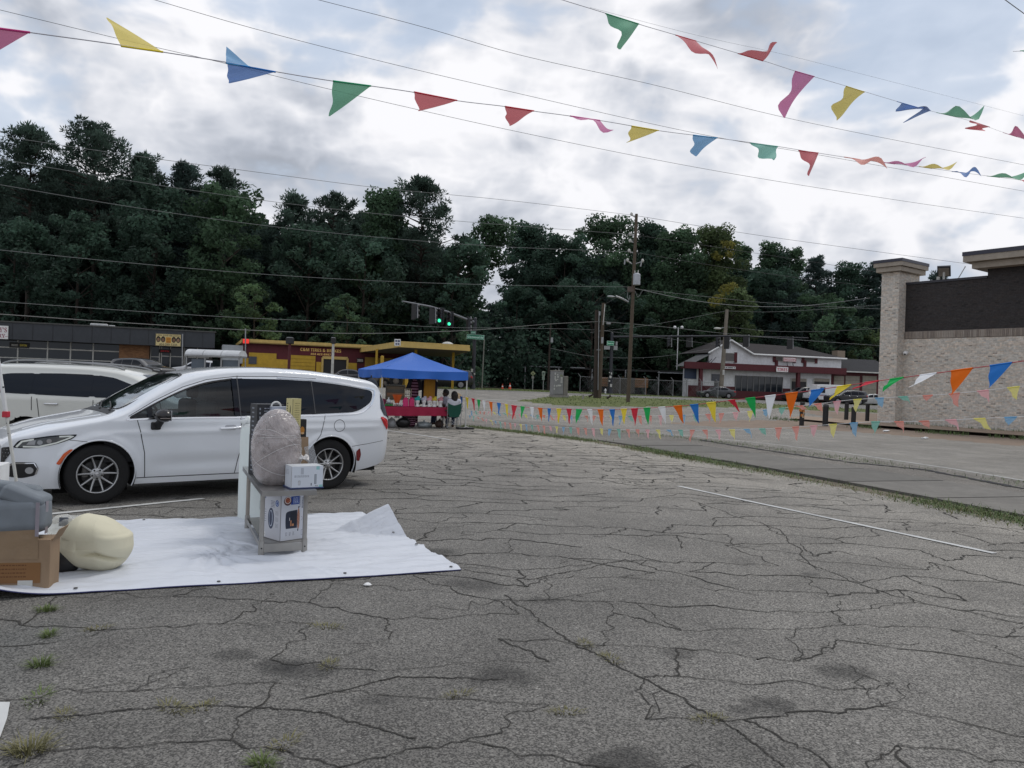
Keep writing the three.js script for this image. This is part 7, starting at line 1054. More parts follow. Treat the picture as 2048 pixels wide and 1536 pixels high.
  { const t = onT('earring_rack', 'cream lattice rack of earrings at the back of the table', 'rack', 815, 0.55), m = std(0.42, 0.36, 0.26, 0.7); mesh('rack_frame', [box(0.02, 0.62, 0.02, -0.12, 0.31, 0), box(0.02, 0.62, 0.02, 0.12, 0.31, 0), ...[0.05, 0.2, 0.35, 0.5, 0.61].map((y) => box(0.26, 0.02, 0.02, 0, y, 0)), box(0.015, 0.6, 0.02, -0.04, 0.31, 0), box(0.015, 0.6, 0.02, 0.04, 0.31, 0)], m, t); for (let k = 0; k < 12; k++) mesh('earring', sph(0.018, -0.08 + (k % 3) * 0.08, 0.12 + Math.floor(k / 3) * 0.15, 0.02, 1, 1.4, 0.5, 8), M.black, t); }
  { const t = onT('folded_cloth', 'pile of red and burgundy cloth at the left end of the table', 'cloth', 762, 0.25); [[0, 0.06, 0.16], [0.05, 0.15, 0.13], [-0.05, 0.12, 0.12]].forEach(([x, y, r], k) => { const g = sph(r, x, y, 0, 1, 0.8, 0.9, 12), p = g.attributes.position; for (let i = 0; i < p.count; i++) { const q = 1 + 0.3 * (vn3(p.getX(i) * 18, p.getY(i) * 18, p.getZ(i) * 18 + k) - 0.5); p.setXYZ(i, p.getX(i) * q, Math.max(0.005, p.getY(i) * q), p.getZ(i) * q); } g.computeVertexNormals(); mesh('fold', g, [red, cloth(0.16, 0.02, 0.05), cloth(0.45, 0.02, 0.03)][k], t); }); }
  { const t = onT('headwrap_pile', 'dark blue and grey hats heaped behind the display heads', 'hats', 842, 0.42); for (let k = 0; k < 3; k++) mesh('hat', lathe([[0, 0.22], [0.07, 0.2], [0.10, 0.1], [0.11, 0.02], [0.17, 0.0], [0.17, 0.012]], 18, -0.18 + k * 0.2, 0.06 + 0.03 * (k % 2), 0), cloth(...[[0.03, 0.05, 0.09], [0.02, 0.022, 0.03], [0.10, 0.12, 0.15]][k]), t); }
}
// dresses hanging from the canopy bars
function dress(name, label, px0, px1, yTop, yBot, z, mat, o = {}) {
  const a = stP(px0, yTop, z), b = stP(px1, yTop, z), y0 = stP(px0, yBot, z)[1], xc = (a[0] + b[0]) / 2, w = b[0] - a[0], t = thing(name, label, 'dress', W(xc, 0, z), ST), n = 40, m = 22, pos = [], idx = [];
  for (let j = 0; j <= m; j++) for (let i = 0; i <= n; i++) { const v = j / m, th = i / n * 6.2832, rx = w / 2 * (v < 0.12 ? lerp(0.35, 0.98, v / 0.12) : lerp(0.98, o.flare ?? 1.06, v)) * (1 + 0.05 * v * Math.sin(th * 9 + 1)), rz = (0.05 + 0.06 * v) * (1 + 0.16 * v * Math.sin(th * 9 + 1)); pos.push(Math.cos(th) * rx, lerp(a[1], y0, v), Math.sin(th) * rz); if (i && j) { const q = j * (n + 1) + i; idx.push(q - n - 2, q - n - 1, q, q - n - 2, q, q - 1); } }
  const g = geoFrom(pos, idx), uv = []; for (let j = 0; j <= m; j++) for (let i = 0; i <= n; i++) uv.push(i / n, j / m); g.setAttribute('uv', new THREE.Float32BufferAttribute(uv, 2)); mesh('cloth', g, mat, t, true);
  if (o.sleeve) mesh('sleeve', [-1, 1].map((s) => cyl([s * w * 0.42, a[1] - 0.05, 0], [s * (w * 0.5 + 0.09), a[1] - 0.42, 0], 0.06, 0.09, 10)), o.sleeve, t);
  mesh('hanger', [tube([[-w * 0.3, a[1] - 0.02, 0], [0, a[1] + 0.06, 0], [w * 0.3, a[1] - 0.02, 0]], 0.008), cyl([0, a[1] + 0.06, 0], [0, a[1] + 0.3, 0], 0.006)], M.galv, t); return t;
}
const stripeM = canvasMat(64, 512, (x, w, h) => { x.fillStyle = '#3d0f26'; x.fillRect(0, 0, w, h); for (let k = 0; k < 15; k++) { x.fillStyle = '#b58aa0'; x.fillRect(0, 10 + k * 34, w, 9); } }, 0.85);
dress('striped_dress', 'long burgundy dress with pale stripes hanging at the back of the stall', 821, 838, 756, 846, -1.1, stripeM, { sleeve: cloth(0.02, 0.016, 0.022), flare: 1.0 });
dress('mustard_dress', 'mustard yellow pleated dress hanging beside the striped one', 848, 871, 754, 797, -0.9, cloth(0.40, 0.19, 0.02), { flare: 0.95 });
dress('dark_dress', 'dark navy dress hanging behind the mustard one', 843, 876, 757, 800, -1.35, cloth(0.018, 0.016, 0.035), { flare: 0.9 });
// bags and boxes under the table
{
  const bag = (label, px, z, rx, ry, mat, seed) => { const x = stP(px, 850, tz - z)[0], t = thing('bag', label, 'bag', W(x, 0, tz - z), ST, 'bags under the stall table'), g = sph(1, 0, 0, 0, rx, ry, rx * 0.8, 20), p = g.attributes.position; for (let i = 0; i < p.count; i++) { const q = 1 + 0.45 * (fbm(p.getX(i) * 6 + seed, p.getY(i) * 6, p.getZ(i) * 6, 3) - 0.5); p.setXYZ(i, p.getX(i) * q, Math.max(-ry * 0.8, p.getY(i) * q) + ry * 0.8 + 0.005, p.getZ(i) * q); } g.computeVertexNormals(); mesh('bag_body', g, mat, t); mesh('bag_knot', sph(0.05, 0, ry * 1.75, 0, 0.8, 1.3, 0.8, 8), mat, t); };
  bag('big black bag standing under the table', 806, 0.3, 0.26, 0.20, std(0.008, 0.008, 0.009, 0.35), 1); bag('pale plastic bag at the left under the table', 783, 0.34, 0.17, 0.17, worn(0.36, 0.37, 0.38, 0.4), 5); bag('crumpled clear plastic bag under the middle of the table', 848, 0.3, 0.28, 0.12, worn(0.28, 0.31, 0.32, 0.25), 9); bag('dark brown bag at the right under the table', 879, 0.42, 0.16, 0.15, std(0.05, 0.025, 0.018, 0.6), 13);
  const x = stP(794, 835, tz - 0.35)[0], b = thing('small_carton', 'small blue and white carton standing on the bags', 'box', W(x, 0.33, tz - 0.35), ST + 0.2); mesh('carton', rbox(0.15, 0.2, 0.1, 0.005, 0, 0.1, 0), M.white, b); mesh('carton_lid', prism([[-0.075, 0], [0.075, 0], [0, 0.07]], 0.1).translate(0, 0.2, -0.05), std(0.05, 0.13, 0.35, 0.5), b);
  const f = thing('folded_fabric', 'striped fabric bundle under the table', 'fabric', W(stP(817, 840, tz - 0.55)[0], 0, tz - 0.55), ST); mesh('bundle', rbox(0.5, 0.5, 0.2, 0.08, 0, 0.26, 0), stripeM, f); mesh('fold', rbox(0.4, 0.12, 0.22, 0.05, 0.05, 0.5, 0.02), cloth(0.2, 0.03, 0.08), f);
}
// folding chair, seen from behind
{
  const x = stP(907, 855, -0.15)[0], t = thing('folding_chair', 'green folding camp chair seen from behind', 'chair', W(x, 0, -0.15), ST - 0.1), green = cloth(0.008, 0.075, 0.05), m = M.galv, pos = [], idx = [], n = 12;
  for (let j = 0; j <= n; j++) for (let i = 0; i <= n; i++) { const u = i / n * 2 - 1, v = j / n; pos.push(u * (0.25 - 0.02 * (1 - v)) * (v < 0.25 ? lerp(0.72, 1, v / 0.25) : 1), 0.42 + 0.50 * v - 0.075 * (1 - u * u) * v * v - 0.02 * (1 - Math.abs(u)), 0.03 + 0.06 * (1 - u * u) * -1 + 0.05 * v); if (i && j) { const o = j * (n + 1) + i; idx.push(o - n - 2, o, o - n - 1, o - n - 2, o - 1, o); } }
  mesh('backrest', geoFrom(pos, idx), green, t); mesh('seat', rbox(0.46, 0.03, 0.42, 0.012, 0, 0.42, -0.24), green, t);
  for (const s of [-1, 1]) { mesh('back_post', cyl([s * 0.24, 0.02, 0.02], [s * 0.265, 0.93, 0.08], 0.011), m, t); mesh('front_leg', cyl([s * 0.26, 0.02, -0.46], [s * 0.26, 0.64, -0.42], 0.011), m, t); mesh('armrest', rbox(0.07, 0.03, 0.5, 0.012, s * 0.27, 0.64, -0.2), std(0.006, 0.03, 0.02, 0.8), t); mesh('foot', sph(0.022, s * 0.24, 0.02, 0.02), M.black, t); mesh('side_brace', cyl([s * 0.25, 0.03, 0.02], [s * 0.26, 0.42, -0.44], 0.009), m, t); }
  each('cross_brace', [cyl([-0.235, 0.03, 0.03], [0.245, 0.42, 0.04], 0.0095), cyl([0.235, 0.03, 0.045], [-0.245, 0.42, 0.055], 0.0095), cyl([-0.25, 0.03, -0.45], [0.25, 0.40, -0.45], 0.009), cyl([0.25, 0.03, -0.46], [-0.25, 0.40, -0.46], 0.009)], m, t); mesh('cup_holder', lathe([[0.035, 0], [0.042, 0.1]], 12, 0.29, 0.52, -0.34), std(0.01, 0.03, 0.022, 0.8), t);
}
// people: one continuous surface from tapered bones
function blend(bones, cell, smooth, pad = 0.05) {
  const lo = V(1e9, 1e9, 1e9), hi = V(-1e9, -1e9, -1e9); for (const [a, b, r0, r1] of bones) { const R = Math.max(r0, r1) + pad; for (const p of [a, b]) { lo.min(V(p[0] - R, p[1] - R, p[2] - R)); hi.max(V(p[0] + R, p[1] + R, p[2] + R)); } }
  const size = Math.max(hi.x - lo.x, hi.y - lo.y, hi.z - lo.z), res = Math.min(110, Math.ceil(size / cell)), c = lo.clone().add(hi).multiplyScalar(0.5), mc = new MarchingCubes(res, new THREE.MeshBasicMaterial(), false, false, 160000); mc.isolation = 0;
  const half = res / 2, k = 1 / smooth;
  for (let z = 0; z < res; z++) for (let y = 0; y < res; y++) for (let x = 0; x < res; x++) {
    const px = c.x + (x - half) / half * size / 2, py = c.y + (y - half) / half * size / 2, pz = c.z + (z - half) / half * size / 2; let s = 0, near = 1e9;
    for (const [a, b, r0, r1, sx] of bones) { const ex = b[0] - a[0], ey = b[1] - a[1], ez = b[2] - a[2], t = clamp(((px - a[0]) * ex + (py - a[1]) * ey + (pz - a[2]) * ez) / (ex * ex + ey * ey + ez * ez || 1e-9)), d = Math.hypot((px - a[0] - ex * t) / (sx ?? 1), py - a[1] - ey * t, pz - a[2] - ez * t) - lerp(r0, r1, t); s += Math.exp(-d * k); near = Math.min(near, d); }
    mc.field[x + y * res + z * res * res] = near > 4 * smooth + 0.1 ? -near : Math.log(s + 1e-30) * smooth;
  }
  mc.update(); const n = mc.count, p = mc.positionArray.slice(0, n * 3), g = new THREE.BufferGeometry(); for (let i = 0; i < n; i++) { p[i * 3] = c.x + p[i * 3] * size / 2; p[i * 3 + 1] = c.y + p[i * 3 + 1] * size / 2; p[i * 3 + 2] = c.z + p[i * 3 + 2] * size / 2; }
  g.setAttribute('position', new THREE.BufferAttribute(p, 3)); g.setAttribute('normal', new THREE.BufferAttribute(mc.normalArray.slice(0, n * 3), 3)); return g;
}
function handBones(w, f, up, side) {                                                // wrist, direction of the fingers, back of the hand, thumb side
  const W3 = V(...w), Fd = V(...f).normalize(), S = V(...side).normalize(), U = V(...up).normalize(), P = (a, b, c) => { const q = W3.clone().addScaledVector(Fd, a).addScaledVector(S, b).addScaledVector(U, c); return [q.x, q.y, q.z]; }, out = [[P(0, 0, 0), P(0.05, 0, 0), 0.024, 0.024, 1], [P(0.04, 0.018, 0), P(0.08, 0.022, 0), 0.018, 0.014], [P(0.04, -0.018, 0), P(0.075, -0.024, 0), 0.018, 0.013]];
  [[0.026, 0.072], [0.009, 0.080], [-0.009, 0.074], [-0.026, 0.058]].forEach(([o, l]) => { out.push([P(0.08, o, 0), P(0.08 + l * 0.5, o * 1.1, -0.008), 0.0095, 0.009], [P(0.08 + l * 0.5, o * 1.1, -0.008), P(0.08 + l * 0.85, o * 1.1, -0.035), 0.009, 0.0075]); });
  out.push([P(0.02, 0.024, 0), P(0.055, 0.05, -0.01), 0.013, 0.011], [P(0.055, 0.05, -0.01), P(0.085, 0.052, -0.02), 0.011, 0.008]); return out;
}
const skin = std(0.055, 0.028, 0.018, 0.55), hairM = std(0.012, 0.008, 0.007, 0.7), jeans = cloth(0.02, 0.035, 0.08);
function sitter(label, pos, turn, shirt, head, long) {
  const t = thing('person', label, 'person', pos, turn);                            // faces -z
  const sh = 0.98, hip = 0.52;
  const body = [[[0, hip, 0], [0, 0.72, 0.01], 0.12, 0.115, 1.25], [[0, 0.72, 0.01], [0, 0.92, 0], 0.115, 0.11, 1.4], [[0, 0.97, 0], [0, 1.06, -0.01], 0.055, 0.05], [[-0.15, sh, 0], [0.15, sh, 0], 0.065, 0.065], [[-0.18, sh - 0.01, 0], [-0.235, 0.72, 0.0], 0.055, 0.042], [[-0.235, 0.72, 0], [-0.25, 0.68, -0.25], 0.042, 0.03], [[0.18, sh - 0.01, 0], [0.245, 0.73, 0.0], 0.055, 0.042], [[0.245, 0.73, 0], [0.26, 0.685, -0.25], 0.042, 0.03], [[-0.09, hip - 0.02, 0], [-0.11, 0.50, -0.42], 0.09, 0.062], [[0.09, hip - 0.02, 0], [0.11, 0.50, -0.42], 0.09, 0.062], [[-0.11, 0.50, -0.42], [-0.11, 0.10, -0.46], 0.06, 0.042], [[0.11, 0.50, -0.42], [0.11, 0.10, -0.46], 0.06, 0.042], [[-0.11, 0.06, -0.44], [-0.12, 0.04, -0.60], 0.042, 0.034], [[0.11, 0.06, -0.44], [0.12, 0.04, -0.60], 0.042, 0.034]];
  mesh('body', [blend(body, 0.014, 0.018), ...[[-0.25, -1], [0.26, 1]].map(([x, s]) => blend(handBones([x, 0.685, -0.25], [0, -0.1, -1], [0, 1, 0], [-s, 0, 0]), 0.004, 0.004, 0.012))], skin, t);
  mesh('shirt', blend(body.slice(0, 2).concat([[[-0.15, sh, 0], [0.15, sh, 0], 0.065, 0.065]], [[[-0.18, sh - 0.01, 0], [-0.215, 0.82, 0], 0.06, 0.055], [[0.18, sh - 0.01, 0], [0.22, 0.82, 0], 0.06, 0.055]]).map(([a, b, r0, r1, s]) => [a, b, r0 + 0.014, r1 + 0.014, s]), 0.014, 0.018), shirt, t);
  mesh('trousers', blend(body.slice(8, 12).concat([[[-0.05, hip, 0.01], [0.05, hip, 0.01], 0.13, 0.13]]).map(([a, b, r0, r1]) => [a, b, r0 + 0.012, r1 + 0.012]), 0.016, 0.018), jeans, t);
  const h = new THREE.Group(); h.name = 'head'; h.position.set(0, 1.17, -0.02); h.rotation.y = head; t.add(h);
  mesh('face', blend([[[0, 0.02, 0.0], [0, 0.03, -0.01], 0.088, 0.088, 0.86], [[0, -0.05, -0.03], [0, -0.075, -0.045], 0.058, 0.04], [[0, 0.005, -0.092], [0, -0.022, -0.108], 0.010, 0.015], [[-0.02, -0.055, -0.086], [0.02, -0.055, -0.086], 0.010, 0.010], [[-0.08, 0.0, 0.01], [-0.084, -0.03, 0.0], 0.016, 0.011], [[0.08, 0.0, 0.01], [0.084, -0.03, 0.0], 0.016, 0.011], [[0, -0.12, 0.02], [0, -0.04, 0.01], 0.05, 0.05]], 0.006, 0.008), skin, h);
  mesh('eye', [-1, 1].map((s) => sph(0.010, s * 0.032, 0.012, -0.082, 1.3, 0.8, 0.6, 8)), std(0.3, 0.28, 0.26, 0.2), h);
  const hair = long ? [[[0, 0.05, 0.02], [0, 0.06, 0.03], 0.105, 0.105], [[0, 0.0, 0.07], [0, -0.14, 0.085], 0.10, 0.075, 1.2], [[-0.07, 0.0, 0.03], [-0.085, -0.13, 0.05], 0.045, 0.035], [[0.07, 0.0, 0.03], [0.085, -0.13, 0.05], 0.045, 0.035]] : [[[0, 0.05, 0.03], [0, 0.065, 0.0], 0.096, 0.094], [[0, 0.0, 0.05], [0, -0.03, 0.05], 0.075, 0.06]];
  const hg = blend(hair, 0.007, 0.012), p = hg.attributes.position; for (let i = 0; i < p.count; i++) { const q = 1 + 0.08 * (vn3(p.getX(i) * 60, p.getY(i) * 12, p.getZ(i) * 60) - 0.5); p.setXYZ(i, p.getX(i) * q, p.getY(i), p.getZ(i) * q); } hg.computeVertexNormals(); mesh('hair', hg, hairM, h); return t;
}
{
  const x = stP(906, 855, -0.35)[0]; sitter('person with long dark hair and white top sitting in the green camp chair', W(x, 0, -0.33), ST - 0.1, cloth(0.55, 0.56, 0.62), 0.15, true);
  const x2 = stP(889, 855, -1.0)[0]; const p2 = sitter('person in a grey patterned shirt behind the table end, facing left', W(x2, 0, -0.95), ST + 0.9, cloth(0.33, 0.32, 0.37), 0.5, false); p2.position.y = 0.06;
  mesh('shirt_print', rbox(0.14, 0.16, 0.02, 0.02, 0.02, 0.86, 0.155), cloth(0.13, 0.02, 0.09), p2);
  const st = thing('camp_stool', 'low dark stool under the person behind the table', 'stool', W(x2, 0, -0.95), ST + 0.9); mesh('seat', rbox(0.36, 0.05, 0.34, 0.02, 0, 0.43, 0.02), M.black, st); for (const [a, b] of [[-1, -1], [1, -1], [-1, 1], [1, 1]]) mesh('leg', cyl([a * 0.16, 0, b * 0.15], [a * 0.13, 0.42, b * 0.12], 0.012), M.galv, st);
  const hx = stP(914, 797, -1.0), hat = thing('sun_hat', 'tan straw sun hat with an orange flower hanging beside the chair', 'hat', W(hx[0], hx[1], -1.0), ST); mesh('brim', lathe([[0.10, 0.03], [0.22, 0.0], [0.23, 0.01], [0.11, 0.05]], 26).rotateX(1.2), worn(0.42, 0.32, 0.2, 0.9), hat); mesh('crown', lathe([[0.11, 0.03], [0.10, 0.10], [0.06, 0.135], [0, 0.14]], 22).rotateX(1.2), worn(0.45, 0.35, 0.22, 0.9), hat); mesh('flower', Array.from({ length: 6 }, (_, k) => sph(0.035, -0.10 + 0.035 * Math.cos(k * 1.05), 0.08 + 0.035 * Math.sin(k * 1.05), 0.13, 1, 1, 0.5, 8)), std(0.6, 0.09, 0.03, 0.7), hat); mesh('hat_stand', cyl([0, -hx[1] + 0.0, 0.0], [0, 0.0, 0.0], 0.012), M.galv, hat);
  const mat = thing('black_mat', 'black bag lying flat at the foot of the right canopy leg', 'bag', W(3.05, 0, 0.1), ST); mesh('bag_body', rbox(0.6, 0.07, 0.3, 0.03, 0, 0.037, 0), M.black, mat); mesh('bag_handle', tube([[-0.1, 0.06, 0.12], [0, 0.1, 0.16], [0.1, 0.06, 0.12]], 0.012), M.offwhite, mat);
}
// things across the street seen under the canopy
{
  const p = hit(790, 800), s = -p.z / F, t = thing('wooden_planter', 'weathered brown wooden planter box behind the stall', 'planter', p, 0.2), bm = [worn(0.10, 0.075, 0.05, 0.95), worn(0.17, 0.09, 0.055, 0.95), worn(0.07, 0.06, 0.05, 0.95)]; for (let k = 0; k < 4; k++) mesh('plank', rbox(38 * s, 6.4 * s, 14 * s, 0.02, 0, (3.4 + k * 6.6) * s, 0), bm[k % 3], t); mesh('top_board', rbox(40 * s, 2.4 * s, 16 * s, 0.02, 0, 28 * s, 0), worn(0.05, 0.047, 0.04), t); mesh('corner_post', [-1, 1].map((e) => rbox(2.4 * s, 27 * s, 2 * s, 0.02, e * 18.4 * s, 13.6 * s, 7.4 * s)), bm[2], t);
  const g = 'worn tyres stacked before the yellow posts'; for (const [px, py, r, lab] of [[750, 762, 0.75, 'big tractor tyre at the left, before the yellow posts'], [792, 760, 0.55, 'dark tyre right of the yellow posts'], [770, 766, 0.36, 'smaller tyre lying low between the yellow posts']]) { const d = 61, q = onGround(px, d), tt = thing('old_tyre', lab, 'tyre', [q.x, q.y + r, q.z], 0.2, g); mesh('tread', new THREE.TorusGeometry(r * 0.72, r * 0.28, 12, 28), M.rubber, tt); mesh('hub', lathe([[0, 0.05], [r * 0.3, 0.05], [r * 0.45, 0]], 18).rotateX(Math.PI / 2), worn(0.16, 0.14, 0.12), tt); }
  for (const [px, lab] of [[763, 'yellow steel post nearest the tractor tyre'], [813, 'yellow steel post left of the striped dress']]) { const d = 60, q = onGround(px, d), tt = thing('yellow_post', lab, 'post', q, 0, 'yellow posts on the forecourt'); mesh('post', cyl([0, 0, 0], [0, 2.4, 0], 0.13, 0.13, 12), worn(0.48, 0.30, 0.03, 0.7), tt); mesh('post_cap', sph(0.13, 0, 2.4, 0, 1, 0.5, 1), worn(0.48, 0.30, 0.03, 0.7), tt); }
  const b = at(741, 767, 15.5), bg = thing('dark_lump', 'dark jacket hung on the rear corner beside the minivan', 'jacket', [-3.1, 0, -17.2], 0.3); const q = at(742, 776, 17.2); mesh('jacket', (() => { const g2 = sph(1, 0, 0, 0, 0.15, 0.22, 0.1, 18), pp = g2.attributes.position; for (let i = 0; i < pp.count; i++) { const k = 1 + 0.35 * (fbm(pp.getX(i) * 9, pp.getY(i) * 5, pp.getZ(i) * 9, 3) - 0.5); pp.setXYZ(i, pp.getX(i) * k, pp.getY(i), pp.getZ(i) * k); } g2.computeVertexNormals(); return g2.translate(0, q.y, 0); })(), cloth(0.02, 0.028, 0.045), bg); mesh('stand', [cyl([0, 0, 0], [0, q.y + 0.28, 0], 0.015), cyl([-0.2, 0.01, 0], [0.2, 0.01, 0], 0.014), cyl([0, 0.01, -0.2], [0, 0.01, 0.2], 0.014)], M.black, bg); bg.position.set(q.x, 0, q.z);
}
// ------------------------------------------------------------------ goods in the foreground
const wrinkle = (g, fn) => { const p = g.attributes.position; for (let i = 0; i < p.count; i++) { const q = fn(p.getX(i), p.getY(i), p.getZ(i)); p.setXYZ(i, q[0], q[1], q[2]); } g.computeVertexNormals(); return g; };
// white tarp
{
  const A = [-0.39, -6.84], Bq = [-1.80, -9.54], C = [-6.2, -7.53], D = [-5.0, -4.95], nu = 200, nv = 120, pos = [], idx = [], r = rng(15), folds = [];
  for (let k = 0; k < 70; k++) folds.push([r(), r(), (r() - 0.5) * 0.5 + (r() < 0.3 ? 1.3 : 0), 0.006 + 0.012 * r(), 0.012 + 0.02 * r(), 0.10 + 0.35 * r()]);
  const lift = (u, v) => {
    const x = u * 4.6, y = v * 3.0; let h = 0.006 + 0.08 * Math.abs(fbm(x * 0.9 + 3, y * 4.2, 2, 4) - 0.5) + 0.055 * Math.abs(fbm(x * 2.2 + y, y * 7, 5, 3) - 0.5) + 0.02 * Math.abs(fbm(x * 5, y * 9 + x * 2, 8, 3) - 0.5);
    for (const [fu, fv, a, w, g, l] of folds) { const dx = x - fu * 4.6, dy = y - fv * 3, c = Math.cos(a), s = Math.sin(a), p = dx * c + dy * s, q = -dx * s + dy * c + 0.03 * Math.sin(p * 6); h += g * Math.exp(-Math.abs(q) / w) * Math.exp(-Math.pow(p / l, 2)); }
    const rr = Math.hypot(x - 1.75, y - 0.9); h += 0.04 * Math.exp(-rr * rr / 0.25) * Math.abs(Math.sin(Math.atan2(y - 0.9, x - 1.75) * 7 + rr * 5));
    h += 0.035 * Math.exp(-Math.pow((y - 1.75 - 0.15 * Math.sin(x)) / 0.05, 2)) * sstep(1.6, 2.2, x) + 0.03 * Math.exp(-Math.pow((y - 1.15 - 0.1 * Math.sin(x * 1.3)) / 0.05, 2)) * sstep(2.0, 2.6, x);
    return h;
  };
  for (let j = 0; j <= nv; j++) for (let i = 0; i <= nu; i++) {
    const u = i / nu, v = j / nv; let x = lerp(lerp(A[0], D[0], u), lerp(Bq[0], C[0], u), v), z = lerp(lerp(A[1], D[1], u), lerp(Bq[1], C[1], u), v), y = lift(u, v);
    z += 0.05 * Math.sin(u * 9) * (v < 0.02 ? 0.6 : v > 0.98 ? 1 : 0.3); y *= sstep(0, 0.02, v) * 0.8 + 0.2;
    const f = Math.exp(-Math.pow((v - 0.66) / 0.13, 2)) * sstep(0.13, 0.0, u), fl = clamp(1 - u / 0.13 - Math.abs(v - 0.63) / 0.17);   // folded-up edge at the right
    y += 0.30 * fl; x -= 0.02 * fl; z += 0.10 * fl;
    const le = Math.exp(-Math.pow((u - 0.755) / 0.07, 2)) * sstep(0.09, 0.0, v); y += 0.15 * le; z += 0.06 * le;                        // lifted edge at the left
    pos.push(x, y + 0.004, z); if (i && j) { const o = j * (nu + 1) + i; idx.push(o - nu - 2, o, o - nu - 1, o - nu - 2, o - 1, o); }
  }
  const g = geoFrom(pos, idx), n = g.attributes.normal; let s = 0; for (let i = 0; i < n.count; i++) s += n.getY(i); if (s < 0) { const ix = g.index.array; for (let i = 0; i < ix.length; i += 3) { const q = ix[i]; ix[i] = ix[i + 1]; ix[i + 1] = q; } g.computeVertexNormals(); }
  const t = thing('tarp', 'wrinkled white tarp spread on the parking lot', 'tarp', [0, 0, 0]); mesh('sheet', g, std(0.57, 0.60, 0.655, 0.42, { bumpMap: bumpT, bumpScale: 0.002 }), t);
  const hem = [], at2 = (u, v) => { const i = Math.round(u * nu), j = Math.round(v * nv), o = (j * (nu + 1) + i) * 3; return V(pos[o], pos[o + 1], pos[o + 2]); };
  mesh('hem', tube(Array.from({ length: 81 }, (_, k) => at2(k / 80, 0).add(V(0, 0, 0.003))), 0.005, 160, 5), std(0.03, 0.035, 0.12, 0.6), t);
  for (const [u, v] of [[0.015, 0.02], [0.2, 0.015], [0.4, 0.015], [0.6, 0.015], [0.78, 0.03], [0.015, 0.3], [0.02, 0.5], [0.02, 0.85], [0.2, 0.985], [0.5, 0.985]]) { const p = at2(u, v); mesh('eyelet', new THREE.TorusGeometry(0.011, 0.004, 6, 14).rotateX(Math.PI / 2).translate(p.x, p.y + 0.004, p.z), std(0.12, 0.12, 0.12, 0.4, { metalness: 0.8 }), t); }
}
// steel equipment stand
const tA = V(-2.14, 0, -6.78), tB = V(-2.93, 0, -8.58), tl = tB.clone().sub(tA).length(), tdir = tB.clone().sub(tA).normalize(), tyaw = Math.atan2(-tdir.x, -tdir.z);   // local -z runs along the stand, away from the camera
const tw = 0.47, th = 0.645; const tO = tA.clone();
const stand = thing('steel_stand', 'low stainless steel work table with a lower shelf on the tarp', 'table', tO, tyaw);
stand.updateMatrixWorld(true);
const SL = (px, py, z) => { const n = V(Math.sin(tyaw), 0, Math.cos(tyaw)), [dx, dy] = dir(px, py), D = V(dx, dy, -1), e = V(0, EYE, 0), o = tO.clone().addScaledVector(n, z), s = o.sub(e).dot(n) / D.dot(n); return stand.worldToLocal(e.clone().addScaledVector(D, s)); };
{
  mesh('table_top', [box(tw, 0.006, tl, tw / 2, th - 0.003, -tl / 2), box(tw, 0.042, 0.004, tw / 2, th - 0.024, 0.001), box(tw, 0.042, 0.004, tw / 2, th - 0.024, -tl), box(0.004, 0.042, tl - 0.008, 0.001, th - 0.024, -tl / 2), box(0.004, 0.042, tl - 0.008, tw - 0.001, th - 0.024, -tl / 2)], M.steel, stand);
  const z0 = -0.25, z1 = -1.62, xL = 0.035, xR = tw - 0.055;
  const dull = worn(0.42, 0.41, 0.39, 0.45, 0.0006, { metalness: 0.75 }), rust = worn(0.38, 0.35, 0.31, 0.6, 0.002, { metalness: 0.35 });
  for (const [x, z] of [[xL, z0], [xR, z0], [xL, z1], [xR, z1]]) { const l = mesh('leg', cyl([x, 0.02, z], [x, th - 0.02, z], 0.0205, 0.0205, 18), z === z0 ? dull : rust, stand); mesh('leg_socket', cyl([x, 0.03, z], [x, 0.165, z], 0.0265, 0.0265, 18), dull, l); mesh('foot', lathe([[0, 0], [0.018, 0], [0.026, 0.012], [0.024, 0.03], [0, 0.03]], 16, x, 0.004, z), dull, l); mesh('bolt', sph(0.007, x, 0.1, z + 0.027), M.black, l); }
  const sy = 0.135; mesh('lower_shelf', [box(xR - xL - 0.03, 0.004, z0 - z1 - 0.03, (xL + xR) / 2, sy, (z0 + z1) / 2), box(xR - xL - 0.045, 0.075, 0.004, (xL + xR) / 2, sy - 0.036, z0 + 0.012), box(xR - xL - 0.045, 0.075, 0.004, (xL + xR) / 2, sy - 0.036, z1 - 0.012), box(0.004, 0.045, z0 - z1 - 0.045, xL - 0.01, sy - 0.02, (z0 + z1) / 2), box(0.004, 0.045, z0 - z1 - 0.045, xR + 0.01, sy - 0.02, (z0 + z1) / 2)], dull, stand);
}
const onStand = (name, label, cat, x, y, z, turn = 0) => thing(name, label, cat, stand.localToWorld(V(x, y, z)), tyaw + turn);
function printedBox(t, w, h, d, front, side, top, edge = 0.004) {                      // a carton: sides are flaps of card with printed faces
  mesh('carton', rbox(w, h, d, edge, 0, h / 2, 0), top, t);
  if (front) mesh('front_print', quad(w - edge * 2, h - edge * 2, 0, h / 2, d / 2 + 0.0015), front, t, true);
  if (side) mesh('side_print', new THREE.PlaneGeometry(d - edge * 2, h - edge * 2).rotateY(-Math.PI / 2).translate(-w / 2 - 0.0015, h / 2, 0), side, t, true);
}
const lines = (x, x0, y0, w, n, gap, hgt, col, seed) => { const r = rng(seed); x.fillStyle = col; for (let k = 0; k < n; k++) { let p = x0; while (p < x0 + w) { const l = 6 + r() * 16; x.fillRect(p, y0 + k * gap, Math.min(l, x0 + w - p), hgt); p += l + 5; } } };
